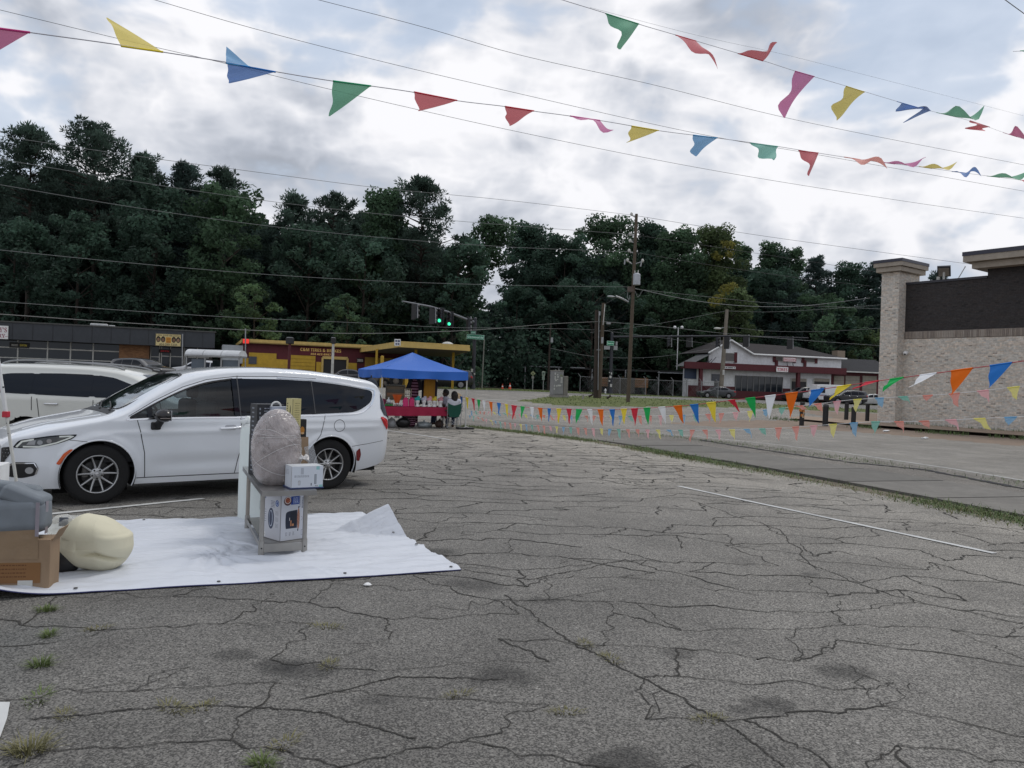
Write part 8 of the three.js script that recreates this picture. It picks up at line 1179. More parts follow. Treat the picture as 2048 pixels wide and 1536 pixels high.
{
  // cooker carton on the lower shelf
  const t = onStand('cooker_carton', 'white carton with a picture of a black slow cooker on the lower shelf', 'box', 0.255, 0.139, -0.50, 0.42);
  printedBox(t, 0.27, 0.42, 0.34, canvasMat(320, 500, (x, w, h) => {
    x.fillStyle = '#c3c7d0'; x.fillRect(0, 0, w, h); x.fillStyle = '#1d4494'; x.fillRect(120, 14, 110, 92); x.fillStyle = '#4a2830'; x.beginPath(); x.arc(80, 62, 50, 0, 7); x.fill(); x.fillStyle = '#cfc3bd'; x.beginPath(); x.arc(80, 54, 40, 0, 7); x.fill(); x.fillStyle = '#8a4030'; x.beginPath(); x.arc(80, 54, 30, 0, 7); x.fill(); x.fillStyle = '#c47a4a'; for (let k = 0; k < 9; k++) x.fillRect(60 + (k * 17) % 40, 36 + (k * 23) % 36, 8, 7); lines(x, 150, 30, 66, 5, 14, 6, '#c8d2ea', 3);
    x.save(); x.translate(268, 20); x.rotate(Math.PI / 2); text(x, 'TITANIUM', 70, 0, 26, '#20253a', 'bold'); x.restore(); x.save(); x.translate(246, 20); x.rotate(Math.PI / 2); lines(x, 0, 0, 120, 2, 10, 4, '#39406a', 4); x.restore();
    x.fillStyle = '#20293c'; x.beginPath(); x.moveTo(60, 200); x.quadraticCurveTo(70, 180, 110, 176); x.lineTo(206, 168); x.lineTo(206, 372); x.lineTo(64, 372); x.quadraticCurveTo(50, 300, 60, 200); x.fill(); x.fillStyle = '#141c2c'; x.fillRect(118, 190, 82, 150); x.fillStyle = '#b9835c'; x.fillRect(120, 282, 14, 64); x.fillRect(140, 320, 24, 26); x.fillStyle = '#d8d8da'; x.fillRect(106, 250, 6, 34);
    x.fillStyle = '#9a6a58'; x.beginPath(); x.ellipse(222, 270, 17, 118, 0, 0, 7); x.fill(); x.fillStyle = '#d0a088'; for (let k = 0; k < 14; k++) x.fillRect(212 + (k * 7) % 16, 168 + k * 15, 7, 7); x.fillStyle = '#222b40'; x.fillRect(216, 130, 14, 24); x.fillRect(212, 384, 12, 24); x.strokeStyle = '#5a6172'; x.lineWidth = 3; x.beginPath(); x.arc(248, 270, 24, -1.2, 1.2); x.stroke();
    for (let k = 0; k < 3; k++) lines(x, 60 + k * 46, 412, 22, 4, 11, 4, '#4c5468', 8 + k); x.fillStyle = '#3a3f4e'; x.strokeRect(264, 400, 40, 60);
  }, 0.45), canvasMat(400, 500, (x, w, h) => { x.fillStyle = '#bfc1c8'; x.fillRect(0, 0, w, h); text(x, 'Slow', 60, 46, 34, '#1c2c66', 'bold'); x.fillStyle = '#1f4a92'; x.beginPath(); x.arc(330, 90, 36, 0, 7); x.fill(); x.strokeStyle = '#d5dcec'; x.lineWidth = 6; x.beginPath(); x.arc(330, 90, 20, 0, 7); x.stroke(); lines(x, 200, 70, 80, 5, 16, 7, '#4d5670', 5); x.fillStyle = '#2a3650'; x.beginPath(); x.ellipse(210, 270, 62, 118, 0, 0, 7); x.fill(); x.fillStyle = '#b7bfd0'; x.beginPath(); x.ellipse(206, 270, 38, 92, 0, 0, 7); x.fill(); x.fillStyle = '#2a3650'; x.beginPath(); x.ellipse(204, 270, 30, 82, 0, 0, 7); x.fill(); for (let k = 0; k < 3; k++) lines(x, 300, 180 + k * 70, 60, 4, 12, 4, '#70747e', 20 + k); lines(x, 30, 180, 80, 6, 26, 6, '#5c6070', 31); x.fillStyle = '#e4e4e4'; x.fillRect(10, 440, 90, 46); lines(x, 16, 450, 70, 3, 12, 6, '#22242c', 6); }, 0.5), worn(0.40, 0.40, 0.42, 0.6, 0.0006));
  mesh('top_print', new THREE.PlaneGeometry(0.2, 0.26).rotateX(-Math.PI / 2).translate(0, 0.4215, 0), canvasMat(128, 160, (x, w, h) => { x.fillStyle = '#a9aab2'; x.fillRect(0, 0, w, h); x.fillStyle = '#57504a'; x.beginPath(); x.ellipse(64, 90, 54, 48, 0, 0, 7); x.fill(); x.fillStyle = '#8b7f6e'; x.beginPath(); x.ellipse(64, 90, 38, 30, 0, 0, 7); x.fill(); }, 0.5), t, true);
  const bR = (v) => (v > 0.42 ? Math.pow(Math.max(0, 1 - Math.pow((v - 0.42) / 0.58, 2.5)), 0.52) : Math.pow(1 - Math.pow((0.42 - v) / 0.46, 3), 0.5)) * 0.208;
  const b = onStand('wrapped_bundle', 'brown cushion bundle wrapped tight in clear film on the steel table', 'bundle', 0.17, th, -0.46, 0.2), H0 = 0.70;
  const g = lathe(Array.from({ length: 40 }, (_, k) => { const v = 1 - Math.pow(1 - k / 39, 1.6); return [bR(v), v * H0]; }), 110);
  wrinkle(g, (x, y, z) => { const a = Math.atan2(z, x), n = fbm(a * 2.2 + 5, y * 13, 2, 5), fine = Math.abs(fbm(a * 6 + y * 10, y * 34 - a * 5, 7, 3) - 0.5), k = 1 + 0.12 * (n - 0.5) + 0.16 * fine * sstep(0.02, 0.4, y) + 0.04 * Math.sin(a * 2 + 1) - 0.03 * Math.exp(-Math.pow((y - 0.43 - 0.02 * Math.sin(a)) / 0.012, 2)) - 0.03 * Math.exp(-Math.pow((y - 0.48 + 0.03 * Math.sin(a * 2)) / 0.012, 2)) - 0.035 * Math.exp(-Math.pow((y - 0.25 - 0.13 * Math.sin(a + 0.6)) / 0.014, 2)) - 0.03 * Math.exp(-Math.pow((y - 0.22 + 0.12 * Math.sin(a + 0.2)) / 0.014, 2)); return [x * k * 1.02, y < 0.02 ? Math.max(0, y) : y, z * k * 0.9]; });
  mesh('cushion', g, std(0.40, 0.35, 0.325, 0.6, { map: noiseTexture(512, (u, v) => { const a = tfbm(u, v, 6, 6, 60), c = Math.abs(tfbm(u, v, 12, 4, 66) - 0.5); return [0.74 + 0.5 * (a - 0.5) + 0.7 * (0.06 - Math.min(0.06, c)) * 4, 0.72 + 0.5 * (a - 0.5) + 0.8 * (0.06 - Math.min(0.06, c)) * 4, 0.74 + 0.5 * (a - 0.5) + 0.85 * (0.06 - Math.min(0.06, c)) * 4]; }, 1.6), bumpMap: bumpT, bumpScale: 0.004 }), b);
  const film = g.clone(), fp = film.attributes.position; for (let i = 0; i < fp.count; i++) { const x = fp.getX(i), z = fp.getZ(i), y = fp.getY(i), l = Math.hypot(x, z) || 1, e = 0.003 + 0.022 * Math.abs(fbm(x * 18, y * 30 - x * 9, z * 18, 4) - 0.5); fp.setXYZ(i, x + x / l * e, y + 0.002, z + z / l * e); } film.computeVertexNormals();
  mesh('plastic_film', film, new THREE.MeshPhysicalMaterial({ color: rgb(0.97, 0.97, 0.98), roughness: 0.2, transmission: 0.9, thickness: 0, ior: 1.5, bumpMap: bumpT, bumpScale: 0.02 }), b);
  const wr = (f, n = 60) => tube(Array.from({ length: n + 1 }, (_, k) => { const a = k / n * 6.2832, y = f(a), v = clamp(y / H0), R = bR(v); return V(Math.cos(a) * R * 1.02 * (1 + 0.04 * Math.sin(a * 2 + 1)), y, Math.sin(a) * R * 0.925); }), 0.0022, 160, 5);
  mesh('film_fold', [(a) => 0.48 - 0.02 * Math.sin(a), (a) => 0.43 + 0.02 * Math.sin(a), (a) => 0.25 + 0.13 * Math.sin(a + 0.6), (a) => 0.22 - 0.12 * Math.sin(a + 0.2), (a) => 0.36 + 0.16 * Math.sin(a - 0.9)].map((f) => wr(f)), std(0.62, 0.60, 0.60, 0.3), b);
  mesh('film_knot', wrinkle(sph(0.042, 0.21, 0.25, 0.10, 1.5, 0.6, 0.8, 26), (x, y, z) => [x + 0.05 * (vn3(x * 50, y * 50, z * 50) - 0.5), y + 0.06 * (vn3(x * 60, y * 40, z * 30) - 0.5), z + 0.04 * (vn3(x * 50 + 9, y * 60, z * 40) - 0.5)]), std(0.60, 0.58, 0.57, 0.35), b);
  // small white carton
  const c = onStand('white_carton', 'small white carton with grey print and teal corner on the table edge', 'box', tw - 0.085, th, -0.20, 0.14);
  printedBox(c, 0.29, 0.205, 0.2, canvasMat(320, 230, (x, w, h) => { x.fillStyle = '#c9d0da'; x.fillRect(0, 0, w, h); lines(x, 26, 92, 150, 3, 8, 4, '#7d828d', 3); x.fillStyle = '#aab0ba'; x.fillRect(90, 16, 30, 66); x.fillStyle = '#4a4f58'; x.fillRect(66, 148, 20, 46); x.fillStyle = '#e6e9ee'; x.fillRect(70, 152, 10, 40); x.fillStyle = '#6a7078'; x.fillRect(232, 84, 22, 104); x.fillStyle = '#9aa2ac'; x.fillRect(238, 88, 12, 96); x.fillStyle = '#8dbfc0'; x.fillRect(250, 0, 34, 36); x.fillRect(280, 196, 40, 34); x.fillStyle = '#353a44'; x.fillRect(196, 176, 9, 26); lines(x, 240, 200, 30, 2, 8, 4, '#555', 5); }, 0.5), canvasMat(220, 230, (x, w, h) => { x.fillStyle = '#c4cad3'; x.fillRect(0, 0, w, h); lines(x, 20, 40, 120, 4, 14, 5, '#8a8f99', 7); }, 0.5), worn(0.60, 0.63, 0.66, 0.5, 0.0005));
  mesh('blue_base', rbox(0.31, 0.012, 0.22, 0.002, -0.005, 0.007, 0), std(0.015, 0.03, 0.10, 0.4), c);
  // tall black carton, its lower neighbour, the blue and white one and the yellow one
  const bk = onStand('black_carton', 'tall black carton with white print behind the wrapped bundle', 'box', 0.155, th, -1.22, 0.25); printedBox(bk, 0.27, 0.72, 0.2, canvasMat(240, 640, (x, w, h) => { x.fillStyle = '#20232a'; x.fillRect(0, 0, w, h); lines(x, 60, 30, 90, 3, 24, 10, '#9aa0aa', 1); lines(x, 50, 130, 120, 9, 16, 5, '#6d7f78', 2); x.fillStyle = '#2e4a44'; x.fillRect(120, 120, 70, 150); text(x, 'ELITE', 110, 250, 46, '#9fa8b0', 'bold', 'sans-serif', 110); for (let k = 0; k < 16; k++) { x.fillStyle = '#8b919a'; x.fillRect(14, 30 + k * 38, 12, 20); } }, 0.5), canvasMat(160, 640, (x, w, h) => { x.fillStyle = '#1c1f25'; x.fillRect(0, 0, w, h); for (let k = 0; k < 15; k++) { x.fillStyle = '#80868f'; x.fillRect(40, 30 + k * 40, 50, 12); } }, 0.5), worn(0.022, 0.024, 0.028, 0.5, 0.0004));
  const sm = onStand('dark_carton', 'narrow dark carton standing at the left table edge', 'box', 0.05, th, -1.30, 0.1); printedBox(sm, 0.08, 0.40, 0.14, canvasMat(80, 400, (x, w, h) => { x.fillStyle = '#262c38'; x.fillRect(0, 0, w, h); for (let k = 0; k < 12; k++) { x.fillStyle = '#9198a6'; x.fillRect(18, 18 + k * 32, 34, 14); } }, 0.5), null, worn(0.025, 0.028, 0.036, 0.5));
  const bw = onStand('blue_white_carton', 'blue and white carton with a handle behind the bundle', 'box', 0.27, th, -1.10, 0.1); printedBox(bw, 0.2, 0.70, 0.12, canvasMat(200, 640, (x, w, h) => { x.fillStyle = '#aeb6c8'; x.fillRect(0, 0, w, h); x.fillStyle = '#38558f'; x.fillRect(0, 60, 42, 580); x.fillStyle = '#c9ced8'; x.fillRect(8, 70, 26, 110); x.fillStyle = '#3a3f52'; x.beginPath(); x.ellipse(130, 150, 44, 60, 0.6, 0, 7); x.fill(); }, 0.5), null, worn(0.42, 0.45, 0.52, 0.5)); mesh('carton_handle', new THREE.TorusGeometry(0.045, 0.009, 6, 18, Math.PI).translate(-0.05, 0.70, 0.03), M.white, bw);
  const yl = onStand('yellow_carton', 'tall pale yellow carton sticking up behind the bundle', 'box', 0.375, th, -0.92, 0.55); printedBox(yl, 0.105, 0.79, 0.10, canvasMat(110, 760, (x, w, h) => { x.fillStyle = '#b9b07c'; x.fillRect(0, 0, w, h); lines(x, 22, 40, 66, 22, 22, 8, '#7b744c', 9); x.fillStyle = '#1a1812'; x.beginPath(); x.moveTo(60, 330); x.lineTo(110, 300); x.lineTo(110, 340); x.fill(); }, 0.6), canvasMat(110, 760, (x, w, h) => { x.fillStyle = '#c2b985'; x.fillRect(0, 0, w, h); x.fillStyle = '#2a281f'; x.beginPath(); x.ellipse(66, 190, 9, 130, 0.08, 0, 7); x.fill(); for (let k = 0; k < 14; k++) x.fillRect(14, 40 + k * 24, 16, 13); }, 0.6), worn(0.46, 0.42, 0.22, 0.6));
  const yb = onStand('black_yellow_carton', 'black carton with a yellow patch behind the yellow one', 'box', 0.455, th, -1.02, 0.1); printedBox(yb, 0.11, 0.58, 0.1, canvasMat(110, 580, (x, w, h) => { x.fillStyle = '#15151a'; x.fillRect(0, 0, w, h); x.fillStyle = '#b57a2a'; x.beginPath(); x.ellipse(70, 110, 24, 40, 0, 0, 7); x.fill(); x.fillStyle = '#d8b48a'; x.fillRect(60, 130, 30, 16); }, 0.5), null, worn(0.015, 0.015, 0.018, 0.5));
  const cb = onStand('cardboard_sheet', 'strip of brown cardboard leaning behind the bundle', 'cardboard', 0.46, th, -0.72, 0.3); mesh('sheet', box(0.09, 0.42, 0.012, 0, 0.21, 0, 0, -0.08), M.card, cb); mesh('plastic_flap', box(0.10, 0.34, 0.002, 0.08, 0.17, 0.03, 0, -0.1, 0.25), new THREE.MeshPhysicalMaterial({ color: rgb(0.9, 0.92, 0.95), roughness: 0.1, transmission: 0.9, thickness: 0 }), cb);
}
// rolls of white foam behind the stand
{
  const p = at(529, 1000, 9.0), foam = std(0.70, 0.76, 0.74, 0.8, { bumpMap: bumpT, bumpScale: 0.003 }), t = thing('foam_roll', 'tall roll of white foam standing behind the steel table', 'foam roll', [p.x, 0.006, p.z], 0.15), prof = [[0, 0], [0.27, 0], [0.288, 0.02], [0.292, 0.3], [0.29, 0.7], [0.285, 1.0], [0.27, 1.06]];
  mesh('roll', wrinkle(lathe(prof, 72), (x, y, z) => { const k = 1 + 0.02 * (fbm(x * 6, y * 2, z * 6, 3) - 0.5); return [x * k, y, z * k]; }), foam, t);
  mesh('bunched_film', [wrinkle(lathe([[0.272, 1.055], [0.26, 1.10], [0.20, 1.12], [0.10, 1.10], [0, 1.09]], 90), (x, y, z) => { const a = Math.atan2(z, x); return [x * (1 + 0.05 * Math.sin(a * 23)), y + 0.05 * (fbm(a * 5 + 9, y * 8, 3, 4) - 0.5), z * (1 + 0.05 * Math.sin(a * 19))]; }), wrinkle(sph(0.09, -0.15, 1.12, 0.12, 1.2, 0.62, 0.8, 22), (x, y, z) => [x + 0.05 * (vn3(x * 26, y * 26, z * 26) - 0.5), y + 0.05 * (vn3(x * 30, y * 20, z * 30 + 4) - 0.5), z]), wrinkle(sph(0.08, 0.02, 1.10, 0.16, 1.6, 0.5, 0.7, 22), (x, y, z) => [x, y + 0.05 * (vn3(x * 30, y * 20, z * 30 + 9) - 0.5), z])], std(0.66, 0.69, 0.68, 0.4), t);
  mesh('printed_label', (() => { const g = new THREE.CylinderGeometry(0.2935, 0.2935, 0.10, 12, 1, true, -0.02, 0.30); return g.translate(0, 0.20, 0); })(), canvasMat(192, 96, (x, w, h) => { x.fillStyle = '#b9c4c2'; x.fillRect(0, 0, w, h); lines(x, 16, 14, 150, 3, 14, 6, '#4e575c', 4); lines(x, 30, 60, 110, 2, 14, 8, '#5d676b', 6); }, 0.8), t, true);
}
// left: brown carton, wrapped cushions, bag of cream foam, foot of another canopy
{
  const c1 = hit(107, 1184), yaw = 0.05, t = thing('cardboard_box', 'big brown cardboard box under the grey wrapped cushions', 'box', [c1.x - 0.035, 0.012, c1.z], 0.20), w = 0.95, h = 0.375, d = 0.2;
  mesh('flap', box(0.004, 0.10, 0.19, 0.03, h + 0.03, -0.11, 0, 0, -0.5), M.card, t);
  mesh('box_side', rbox(w, h, d, 0.006, -w / 2, h / 2, -d / 2), M.card, t);
  mesh('printed_text', new THREE.PlaneGeometry(0.36, 0.15).translate(-0.24, 0.13, 0.003), canvasMat(360, 150, (x, ww, hh) => { x.fillStyle = '#7d5a38'; x.fillRect(0, 0, ww, hh); lines(x, 14, 14, 250, 4, 28, 9, '#5f3f24', 5); }, 0.9), t, true);
  mesh('label', box(0.10, 0.06, 0.002, -0.16, 0.045, 0.004), M.offwhite, t); mesh('tape', box(0.5, 0.26, 0.001, -0.33, 0.36, 0.0035), worn(0.30, 0.21, 0.13, 0.3), t);
  const q = thing('wrapped_cushions', 'grey upholstered seat wrapped in plastic on top of the box', 'cushion', [c1.x - 0.085, h + 0.014, c1.z + 0.03], 0.20), gm = std(0.215, 0.245, 0.275, 0.75, { map: grimeT, bumpMap: clothB, bumpScale: 0.0015 });
  const cush = (w2, h2, d2, x, y, z, sd, tilt) => { const g = new RoundedBoxGeometry(w2, h2, d2, 10, Math.min(h2, d2) * 0.28); wrinkle(g, (a, b, c) => { const n = fbm(a * 7 + sd, b * 9, c * 9, 4) - 0.5; return [a + 0.01 * n, b + 0.035 * n + 0.03 * Math.cos(a / w2 * 3), c + 0.015 * n]; }); return g.rotateZ(tilt).translate(x, y, z); };
  mesh('seat_base', cush(0.95, 0.27, 0.26, -0.475, 0.145, -0.13, 1, 0.05), gm, q); mesh('back_cushion', cush(0.8, 0.30, 0.14, -0.50, 0.27, -0.21, 4, -0.16), gm, q); mesh('side_roll', cush(0.30, 0.12, 0.22, -0.16, 0.29, -0.13, 7, -0.42), gm, q);
  mesh('wrap_tape', [box(0.004, 0.24, 0.05, -0.004, 0.15, -0.1), box(0.025, 0.25, 0.004, -0.03, 0.15, 0.005)], worn(0.30, 0.27, 0.31, 0.4), q);
  const k = thing('white_carton', 'corner of a white carton above the grey cushions at the left edge', 'box', [c1.x - 0.80, h + 0.36, c1.z - 0.36], 0.3); mesh('carton', rbox(0.34, 0.2, 0.28, 0.008, -0.02, 0.05, 0), M.white, k); mesh('tape', box(0.05, 0.003, 0.27, -0.02, 0.152, 0), M.offwhite, k);
  // foam bag
  const p = hit(188, 1157), b = thing('foam_bag', 'cream foam cushion in a clear bag beside the cardboard box', 'foam', [p.x - 0.12, 0.012, p.z - 0.2], 0.1), fm = std(0.60, 0.57, 0.43, 0.75, { bumpMap: bumpT, bumpScale: 0.003 });
  const g = new RoundedBoxGeometry(0.55, 0.49, 0.42, 18, 0.205); wrinkle(g, (x, y, z) => { const u = x / 0.275, n = fbm(x * 4 + 2, y * 4, z * 4, 3) - 0.5, top = clamp(y / 0.2), q = 1 - 0.42 * sstep(-0.5, 1.1, u) * sstep(0, 0.12, y), l = 1 - 0.25 * sstep(0.2, -1, u), yy = y * q * l, cr = Math.exp(-Math.pow((yy + 0.045 + 0.40 * x) / 0.018, 2)) * sstep(-0.26, -0.1, x) * sstep(0, 0.1, z); return [x * (1 - 0.10 * top) + 0.03 * n + 0.02 * (1 - top), yy + 0.02 * n + 0.245, z * (1 + 0.06 * n) - 0.05 * cr]; }); mesh('foam', g, fm, b);
  mesh('bag_mouth', [wrinkle(sph(0.15, -0.21, 0.34, -0.02, 1.05, 0.75, 0.9, 30), (x, y, z) => { const n = fbm(x * 16, y * 16, z * 16, 3) - 0.5; return [x + 0.05 * n, y + 0.06 * n, z + 0.05 * n]; })], new THREE.MeshPhysicalMaterial({ color: rgb(0.88, 0.88, 0.84), roughness: 0.22, transmission: 0.75, thickness: 0 }), b);
  mesh('bag_print', [rbox(0.07, 0.07, 0.004, 0.002, -0.20, 0.40, 0.125).rotateX(-0.1)], worn(0.16, 0.18, 0.22, 0.5), b); mesh('bag_gather', wrinkle(sph(0.12, -0.24, 0.18, 0.02, 0.7, 1.1, 1, 26), (x, y, z) => { const n = fbm(x * 30, y * 6, z * 30, 3) - 0.5; return [x + 0.05 * n, y, z + 0.05 * n]; }), worn(0.46, 0.40, 0.28, 0.5), b);
  const dk = thing('dark_lump', 'black lump standing in for the foam bag shadow beside the cardboard box', 'bag', [p.x - 0.30, 0.01, p.z - 0.12], 0); mesh('bag_body', wrinkle(sph(0.13, 0, 0.10, 0, 1, 0.85, 0.9, 18), (x, y, z) => [x, Math.max(0.003, y), z]), M.black, dk); mesh('bag_knot', sph(0.04, 0, 0.22, 0), M.black, dk);  // dark lump drawn for the shadow between box and foam
  // leg of a canopy out of frame
  const a = at(36, 985, 6.4), e = at(-9, 690, 6.4), dl = a.clone().sub(e).normalize(), ft = a.clone().addScaledVector(dl, (0.02 - a.y) / dl.y), up = e.clone().addScaledVector(dl, -0.9), L = thing('tent_pole', 'white telescopic tent pole leaning at the left edge', 'tent pole', ft), lc = (v) => v.clone().sub(ft), at3 = (k) => lc(a.clone().lerp(e, k));
  mesh('upper_tube', cyl(at3(0.52), lc(up), 0.0165, 0.0165, 10), M.white, L); mesh('lower_tube', cyl([0, 0, 0], at3(0.53), 0.0125, 0.0125, 10), M.offwhite, L); mesh('red_clamp', rbox(0.045, 0.05, 0.045, 0.006).translate(...at3(0.53).toArray()), std(0.45, 0.02, 0.04, 0.4), L); mesh('red_bracket', rbox(0.10, 0.035, 0.035, 0.01).translate(...at3(0.70).add(V(-0.06, 0.0, 0)).toArray()), std(0.5, 0.02, 0.04, 0.4), L); mesh('pin', sph(0.007, ...at3(0.715).add(V(0.018, 0, 0.01)).toArray()), M.black, L); mesh('foot_plate', rbox(0.09, 0.012, 0.09, 0.004, 0, 0, 0), M.galv, L); mesh('pin_hole', [0.47, 0.40].map((k) => sph(0.004, ...at3(k).add(V(0, 0, 0.012)).toArray())), M.black, L);
}
// ------------------------------------------------------------------ strings of pennants
const flagCols = { pink: [0.62, 0.10, 0.34], magenta: [0.55, 0.05, 0.22], yellow: [0.78, 0.62, 0.06], blue: [0.03, 0.18, 0.55], sky: [0.10, 0.36, 0.66], green: [0.03, 0.34, 0.16], lime: [0.02, 0.42, 0.10], red: [0.60, 0.035, 0.06], orange: [0.78, 0.16, 0.015], white: [0.78, 0.80, 0.82], salmon: [0.78, 0.26, 0.20], rose: [0.82, 0.40, 0.44], mint: [0.14, 0.50, 0.40], lemon: [0.82, 0.76, 0.16], azure: [0.16, 0.42, 0.68] };
const flagM = {}, flagMat = (c, thru) => flagM[c + thru] ??= new THREE.MeshPhysicalMaterial({ color: rgb(...flagCols[c].map((v) => thru > 0.4 ? lerp(v, 0.8, 0.22) : v)), roughness: 0.75, transmission: thru, thickness: 0, ior: 1.3, specularIntensity: 0.4 });
// A, B on the cord, T the tip; curl bends the cloth about the line to the tip, wave ripples it
function pennantGeo(A, B, T, curl, wave, seed) {
  const n = 12, pos = [], idx = [], mid = A.clone().add(B).multiplyScalar(0.5), ax = T.clone().sub(mid), L = ax.length(), side = B.clone().sub(A), N = side.clone().cross(ax).normalize(), W2 = side.length(); if (N.lengthSq() < 0.5) N.set(0, 0, 1);
  for (let j = 0; j <= n; j++) for (let i = 0; i <= n; i++) { const v = j / n, u = i / n - 0.5, w = 1 - 0.97 * v, p = mid.clone().addScaledVector(side, u * w).addScaledVector(ax, v), k = Math.sin(v * Math.PI * 0.5), off = curl * L * (v * v * 0.5 + u * u * w * 1.6 * k) + wave * W2 * k * Math.sin(u * w * 7 + v * 6 + seed) + wave * 0.5 * L * Math.sin(v * 4.5 + seed) * v; p.addScaledVector(N, off); p.addScaledVector(side, 0.10 * wave * Math.sin(v * 5 + seed * 2) * v * 3); pos.push(p.x, p.y, p.z); if (i && j) { const o = j * (n + 1) + i; idx.push(o - n - 2, o - n - 1, o, o - n - 2, o, o - 1); } }
  return geoFrom(pos, idx);
}
function bunting(label, cord, dFn, flags, r, cordM, thru, group) {
  const P = cord.map(([x, y]) => at(x, y, dFn(x))), o = P[0].clone(), t = thing('bunting', label, 'bunting', o, 0, group), loc = (x, y, dd = 0) => at(x, y, dFn(x) + dd).sub(o), rr = rng(label.length * 77 + flags.length);
  mesh('cord', tube(P.map((p) => p.clone().sub(o)), r, cord.length * 10, 5), cordM, t);
  for (const [ax, ay, bx, by, tx, ty, c, curl = 0.15, wave = 0.06] of flags) {
    const A = loc(ax, ay), B = loc(bx, by), wd = A.distanceTo(B), dm = dFn((ax + bx) / 2), q = (rr() - 0.5) * 0.5, T = at(tx, ty, dm + q * Math.min(0.35, wd)).sub(o); const m = mesh('pennant', pennantGeo(A, B, T, curl, wave, rr() * 6), flagMat(c, thru), t); m.userData.label = `${c} pennant`;
    mesh('pennant_hem', tube([A.clone(), A.clone().lerp(B, 0.5), B.clone()], r * 1.9, 8, 5), flagMat(c, 0), m);
  }
  return t;
}
const linD = (x0, d0, x1, d1) => (x) => 1 / Math.max(0.03, lerp(1 / d0, 1 / d1, (x - x0) / (x1 - x0)));
const cordW = std(0.42, 0.42, 0.46, 0.7), cordR = std(0.42, 0.05, 0.06, 0.6);
bunting('upper left string of translucent pennants crossing the sky to the right', [[-60, 48], [60, 65], [240, 90], [325, 104], [450, 124], [550, 143], [665, 162], [742, 172], [830, 185], [912, 201], [1010, 213], [1066, 222], [1140, 232], [1225, 245], [1316, 261], [1434, 276], [1550, 292], [1636, 306], [1750, 323], [1850, 335], [1930, 346], [2090, 366]], linD(275, 5, 1930, 15), [
  [-40, 52, 60, 65, -30, 116, 'magenta', 0.1, 0.03], [242, 92, 326, 104, 214, 34, 'yellow', 0.03, 0.03], [455, 126, 551, 144, 463, 166, 'blue', 0.5, 0.06], [452, 126, 500, 134, 452, 98, 'sky', 0.1, 0.05], [666, 162, 742, 172, 666, 231, 'green', 0.2, 0.05], [828, 184, 914, 201, 843, 230, 'red', 0.4, 0.06], [1010, 213, 1068, 222, 1020, 252, 'red', 0.35, 0.08], [1140, 232, 1200, 241, 1228, 257, 'pink', 0.1, 0.10], [1263, 252, 1317, 261, 1262, 288, 'yellow', 0.4, 0.06], [1386, 270, 1435, 276, 1396, 312, 'sky', 0.45, 0.08], [1500, 286, 1556, 293, 1545, 322, 'mint', 0.4, 0.10], [1597, 301, 1637, 306, 1632, 346, 'red', 0.4, 0.08], [1688, 314, 1720, 319, 1776, 325, 'salmon', 0.2, 0.15], [1768, 325, 1790, 328, 1852, 316, 'pink', 0.2, 0.15], [1838, 333, 1864, 337, 1914, 323, 'yellow', 0.2, 0.12], [1904, 343, 1932, 346, 1962, 342, 'blue', 0.3, 0.15], [1974, 352, 2000, 355, 2064, 340, 'green', 0.2, 0.12], [2040, 360, 2066, 363, 2090, 368, 'red', 0.2, 0.1]], 0.0035, cordW, 0.45);
bunting('upper right string of wind-blown pennants high in the sky', [[1080, -14], [1135, 3], [1213, 27], [1280, 49], [1352, 70], [1440, 96], [1525, 121], [1590, 142], [1692, 172], [1795, 203], [1870, 224], [1945, 243], [2010, 266], [2090, 292]], linD(1245, 7, 1710, 11.4), [
  [1211, 27, 1278, 48, 1260, 90, 'green', 0.5, 0.10], [1351, 70, 1392, 82, 1443, 125, 'red', 0.25, 0.10], [1476, 107, 1526, 122, 1548, 80, 'red', 0.6, 0.10], [1590, 142, 1629, 153, 1571, 236, 'pink', 0.2, 0.10], [1692, 172, 1730, 184, 1671, 240, 'yellow', 0.25, 0.10], [1794, 203, 1862, 222, 1836, 231, 'blue', 0.5, 0.12], [1873, 225, 1912, 234, 1968, 212, 'green', 0.2, 0.12], [1940, 241, 1980, 254, 1957, 262, 'red', 0.8, 0.10], [2006, 265, 2034, 274, 2060, 258, 'magenta', 0.2, 0.12]], 0.0028, cordW, 0.45);
bunting('short end of bunting with a green pennant at the right edge under the corner wire', [[2026, 103], [2060, 101], [2110, 98]], () => 8.5, [[2040, 102, 2070, 100, 2100, 108, 'green', 0.2, 0.05]], 0.0025, cordW, 0.4);
const dD = linD(935, 27.4, 2048, 9);
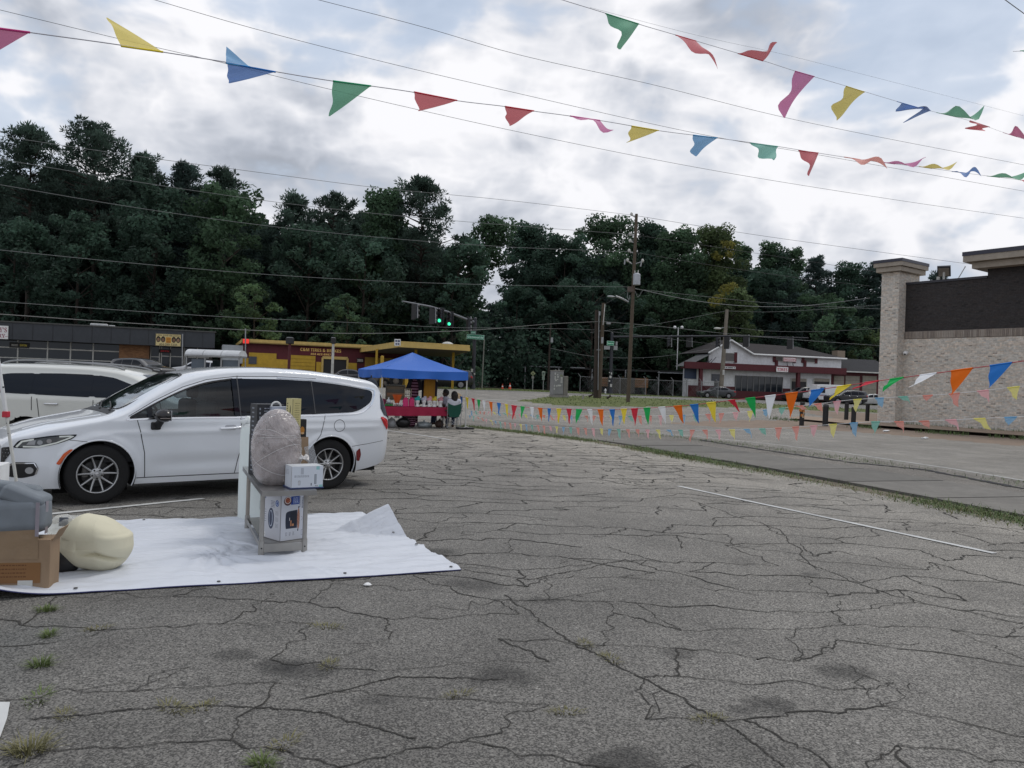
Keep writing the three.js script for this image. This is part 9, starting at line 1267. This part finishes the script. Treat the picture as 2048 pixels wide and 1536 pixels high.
{
  const raw = [[920, 925, 793, 924, 816, 'blue'], [931, 937, 795, 934, 819, 'yellow'], [943, 949, 797, 947, 822, 'red'], [954, 961, 800, 957, 823, 'lime'], [965, 971, 802, 967, 829, 'white'], [978, 985, 804, 981, 833, 'orange'], [994, 1002, 806, 997, 829, 'blue'], [1010, 1016, 808, 1013, 836, 'yellow'], [1023, 1034, 811, 1023, 839, 'red'], [1041, 1050, 813, 1042, 836, 'lime'], [1060, 1068, 815, 1063, 839, 'white'], [1076, 1085, 815, 1080, 844, 'orange'], [1095, 1102, 817, 1097, 844, 'blue'], [1113, 1123, 817, 1115, 847, 'yellow'], [1133, 1143, 818, 1136, 848, 'red'], [1152, 1165, 819, 1150, 848, 'lime'], [1175, 1185, 819, 1183, 850, 'white'], [1195, 1207, 819, 1201, 852, 'orange'], [1219, 1230, 819, 1226, 853, 'blue'], [1242, 1254, 818, 1246, 848, 'yellow'], [1262, 1276, 817, 1267, 852, 'red'], [1287, 1301, 816, 1295, 851, 'lime'], [1317, 1331, 814, 1329, 848, 'white'], [1347, 1364, 812, 1363, 848, 'orange'], [1380, 1397, 809, 1396, 847, 'blue'], [1413, 1432, 806, 1428, 845, 'yellow'], [1457, 1470, 800, 1478, 826, 'red'], [1491, 1511, 797, 1510, 836, 'lime'], [1530, 1552, 791, 1535, 837, 'white'], [1571, 1596, 787, 1576, 835, 'orange'], [1622, 1649, 779, 1615, 815, 'blue'], [1674, 1703, 770, 1659, 799, 'yellow'], [1730, 1758, 763, 1704, 776, 'red'], [1780, 1808, 753, 1763, 781, 'lime'], [1840, 1874, 748, 1817, 774, 'white'], [1902, 1946, 739, 1898, 788, 'orange'], [1980, 2025, 728, 1976, 775, 'blue']];
  const cord = [[912, 791]].concat(raw.filter((_, i) => i % 2 === 0).map(([a, b, y]) => [(a + b) / 2, y + 0.5]), [[2100, 714]]);
  const yAt = (x) => { for (let i = 0; i + 1 < cord.length; i++) if (x <= cord[i + 1][0]) return lerp(cord[i][1], cord[i + 1][1], (x - cord[i][0]) / (cord[i + 1][0] - cord[i][0])); return 714; };
  bunting('red cord of bright opaque pennants from the blue canopy to the right edge', cord, dD, raw.map(([a, b, , x, y, c], k) => [a, yAt(a), b, yAt(b), x, y, c, 0.06 + 0.08 * (k % 3), 0.03 + (k > 29 ? 0.03 : 0)]), 0.006, cordR, 0.22);
}
// two white cords of pale small pennants
function paleString(label, cord, dFn, seed, hang) {
  const P = cord.map(([x, y]) => at(x, y, dFn(x))), cv = new THREE.CatmullRomCurve3(P, false, 'centripetal'), L = cv.getLength(), r = rng(seed), cols = ['azure', 'mint', 'salmon', 'salmon', 'rose', 'lemon'], o = P[0].clone(), t = thing('bunting', label, 'bunting', o);
  mesh('cord', tube(P.map((p) => p.clone().sub(o)), 0.0045, 120, 5), std(0.62, 0.62, 0.62, 0.6), t);
  let k = 0; for (let s = 0.15; s < L - 0.3; s += 0.40, k++) { const A = cv.getPointAt(s / L).sub(o), B = cv.getPointAt((s + 0.16) / L).sub(o), gust = 0.35 + 0.65 * sstep(0.4, 0.75, vn3(s * 0.8, seed, 2)), mid = A.clone().add(B).multiplyScalar(0.5), len = 0.17 + 0.07 * r(), a = (hang + 0.9 * gust * r()), T = mid.add(V((r() - 0.35) * 0.22 * gust + (r() - 0.5) * 0.05, -Math.cos(a) * len, (r() - 0.5) * 0.12)); const c = cols[k % 6], m = mesh('pennant', pennantGeo(A, B, T, 0.12 + 0.3 * r() * gust, 0.05 + 0.08 * gust, r() * 6), flagMat(c, 0.42), t); m.userData.label = `pale ${c} pennant`; mesh('pennant_hem', tube([A, A.clone().lerp(B, 0.5), B], 0.007, 6, 5), flagMat(c, 0), m); }
}
paleString('upper white cord of pale pennants just behind the bright ones', [[938, 822], [980, 824], [1060, 830], [1180, 832], [1300, 832], [1430, 828], [1520, 821], [1600, 812], [1650, 806], [1700, 800], [1780, 795], [1900, 788], [2100, 766]], linD(935, 27.2, 2048, 9.6), 3, 0.25);
paleString('lower white cord of pale pennants nearest the ground', [[935, 830], [1000, 844], [1100, 853], [1200, 858], [1300, 860], [1450, 860], [1560, 856], [1650, 850], [1740, 844], [1830, 843], [1920, 839], [2100, 831]], linD(935, 27.3, 2048, 9.3), 8, 0.2);
renderer.render(scene, camera);
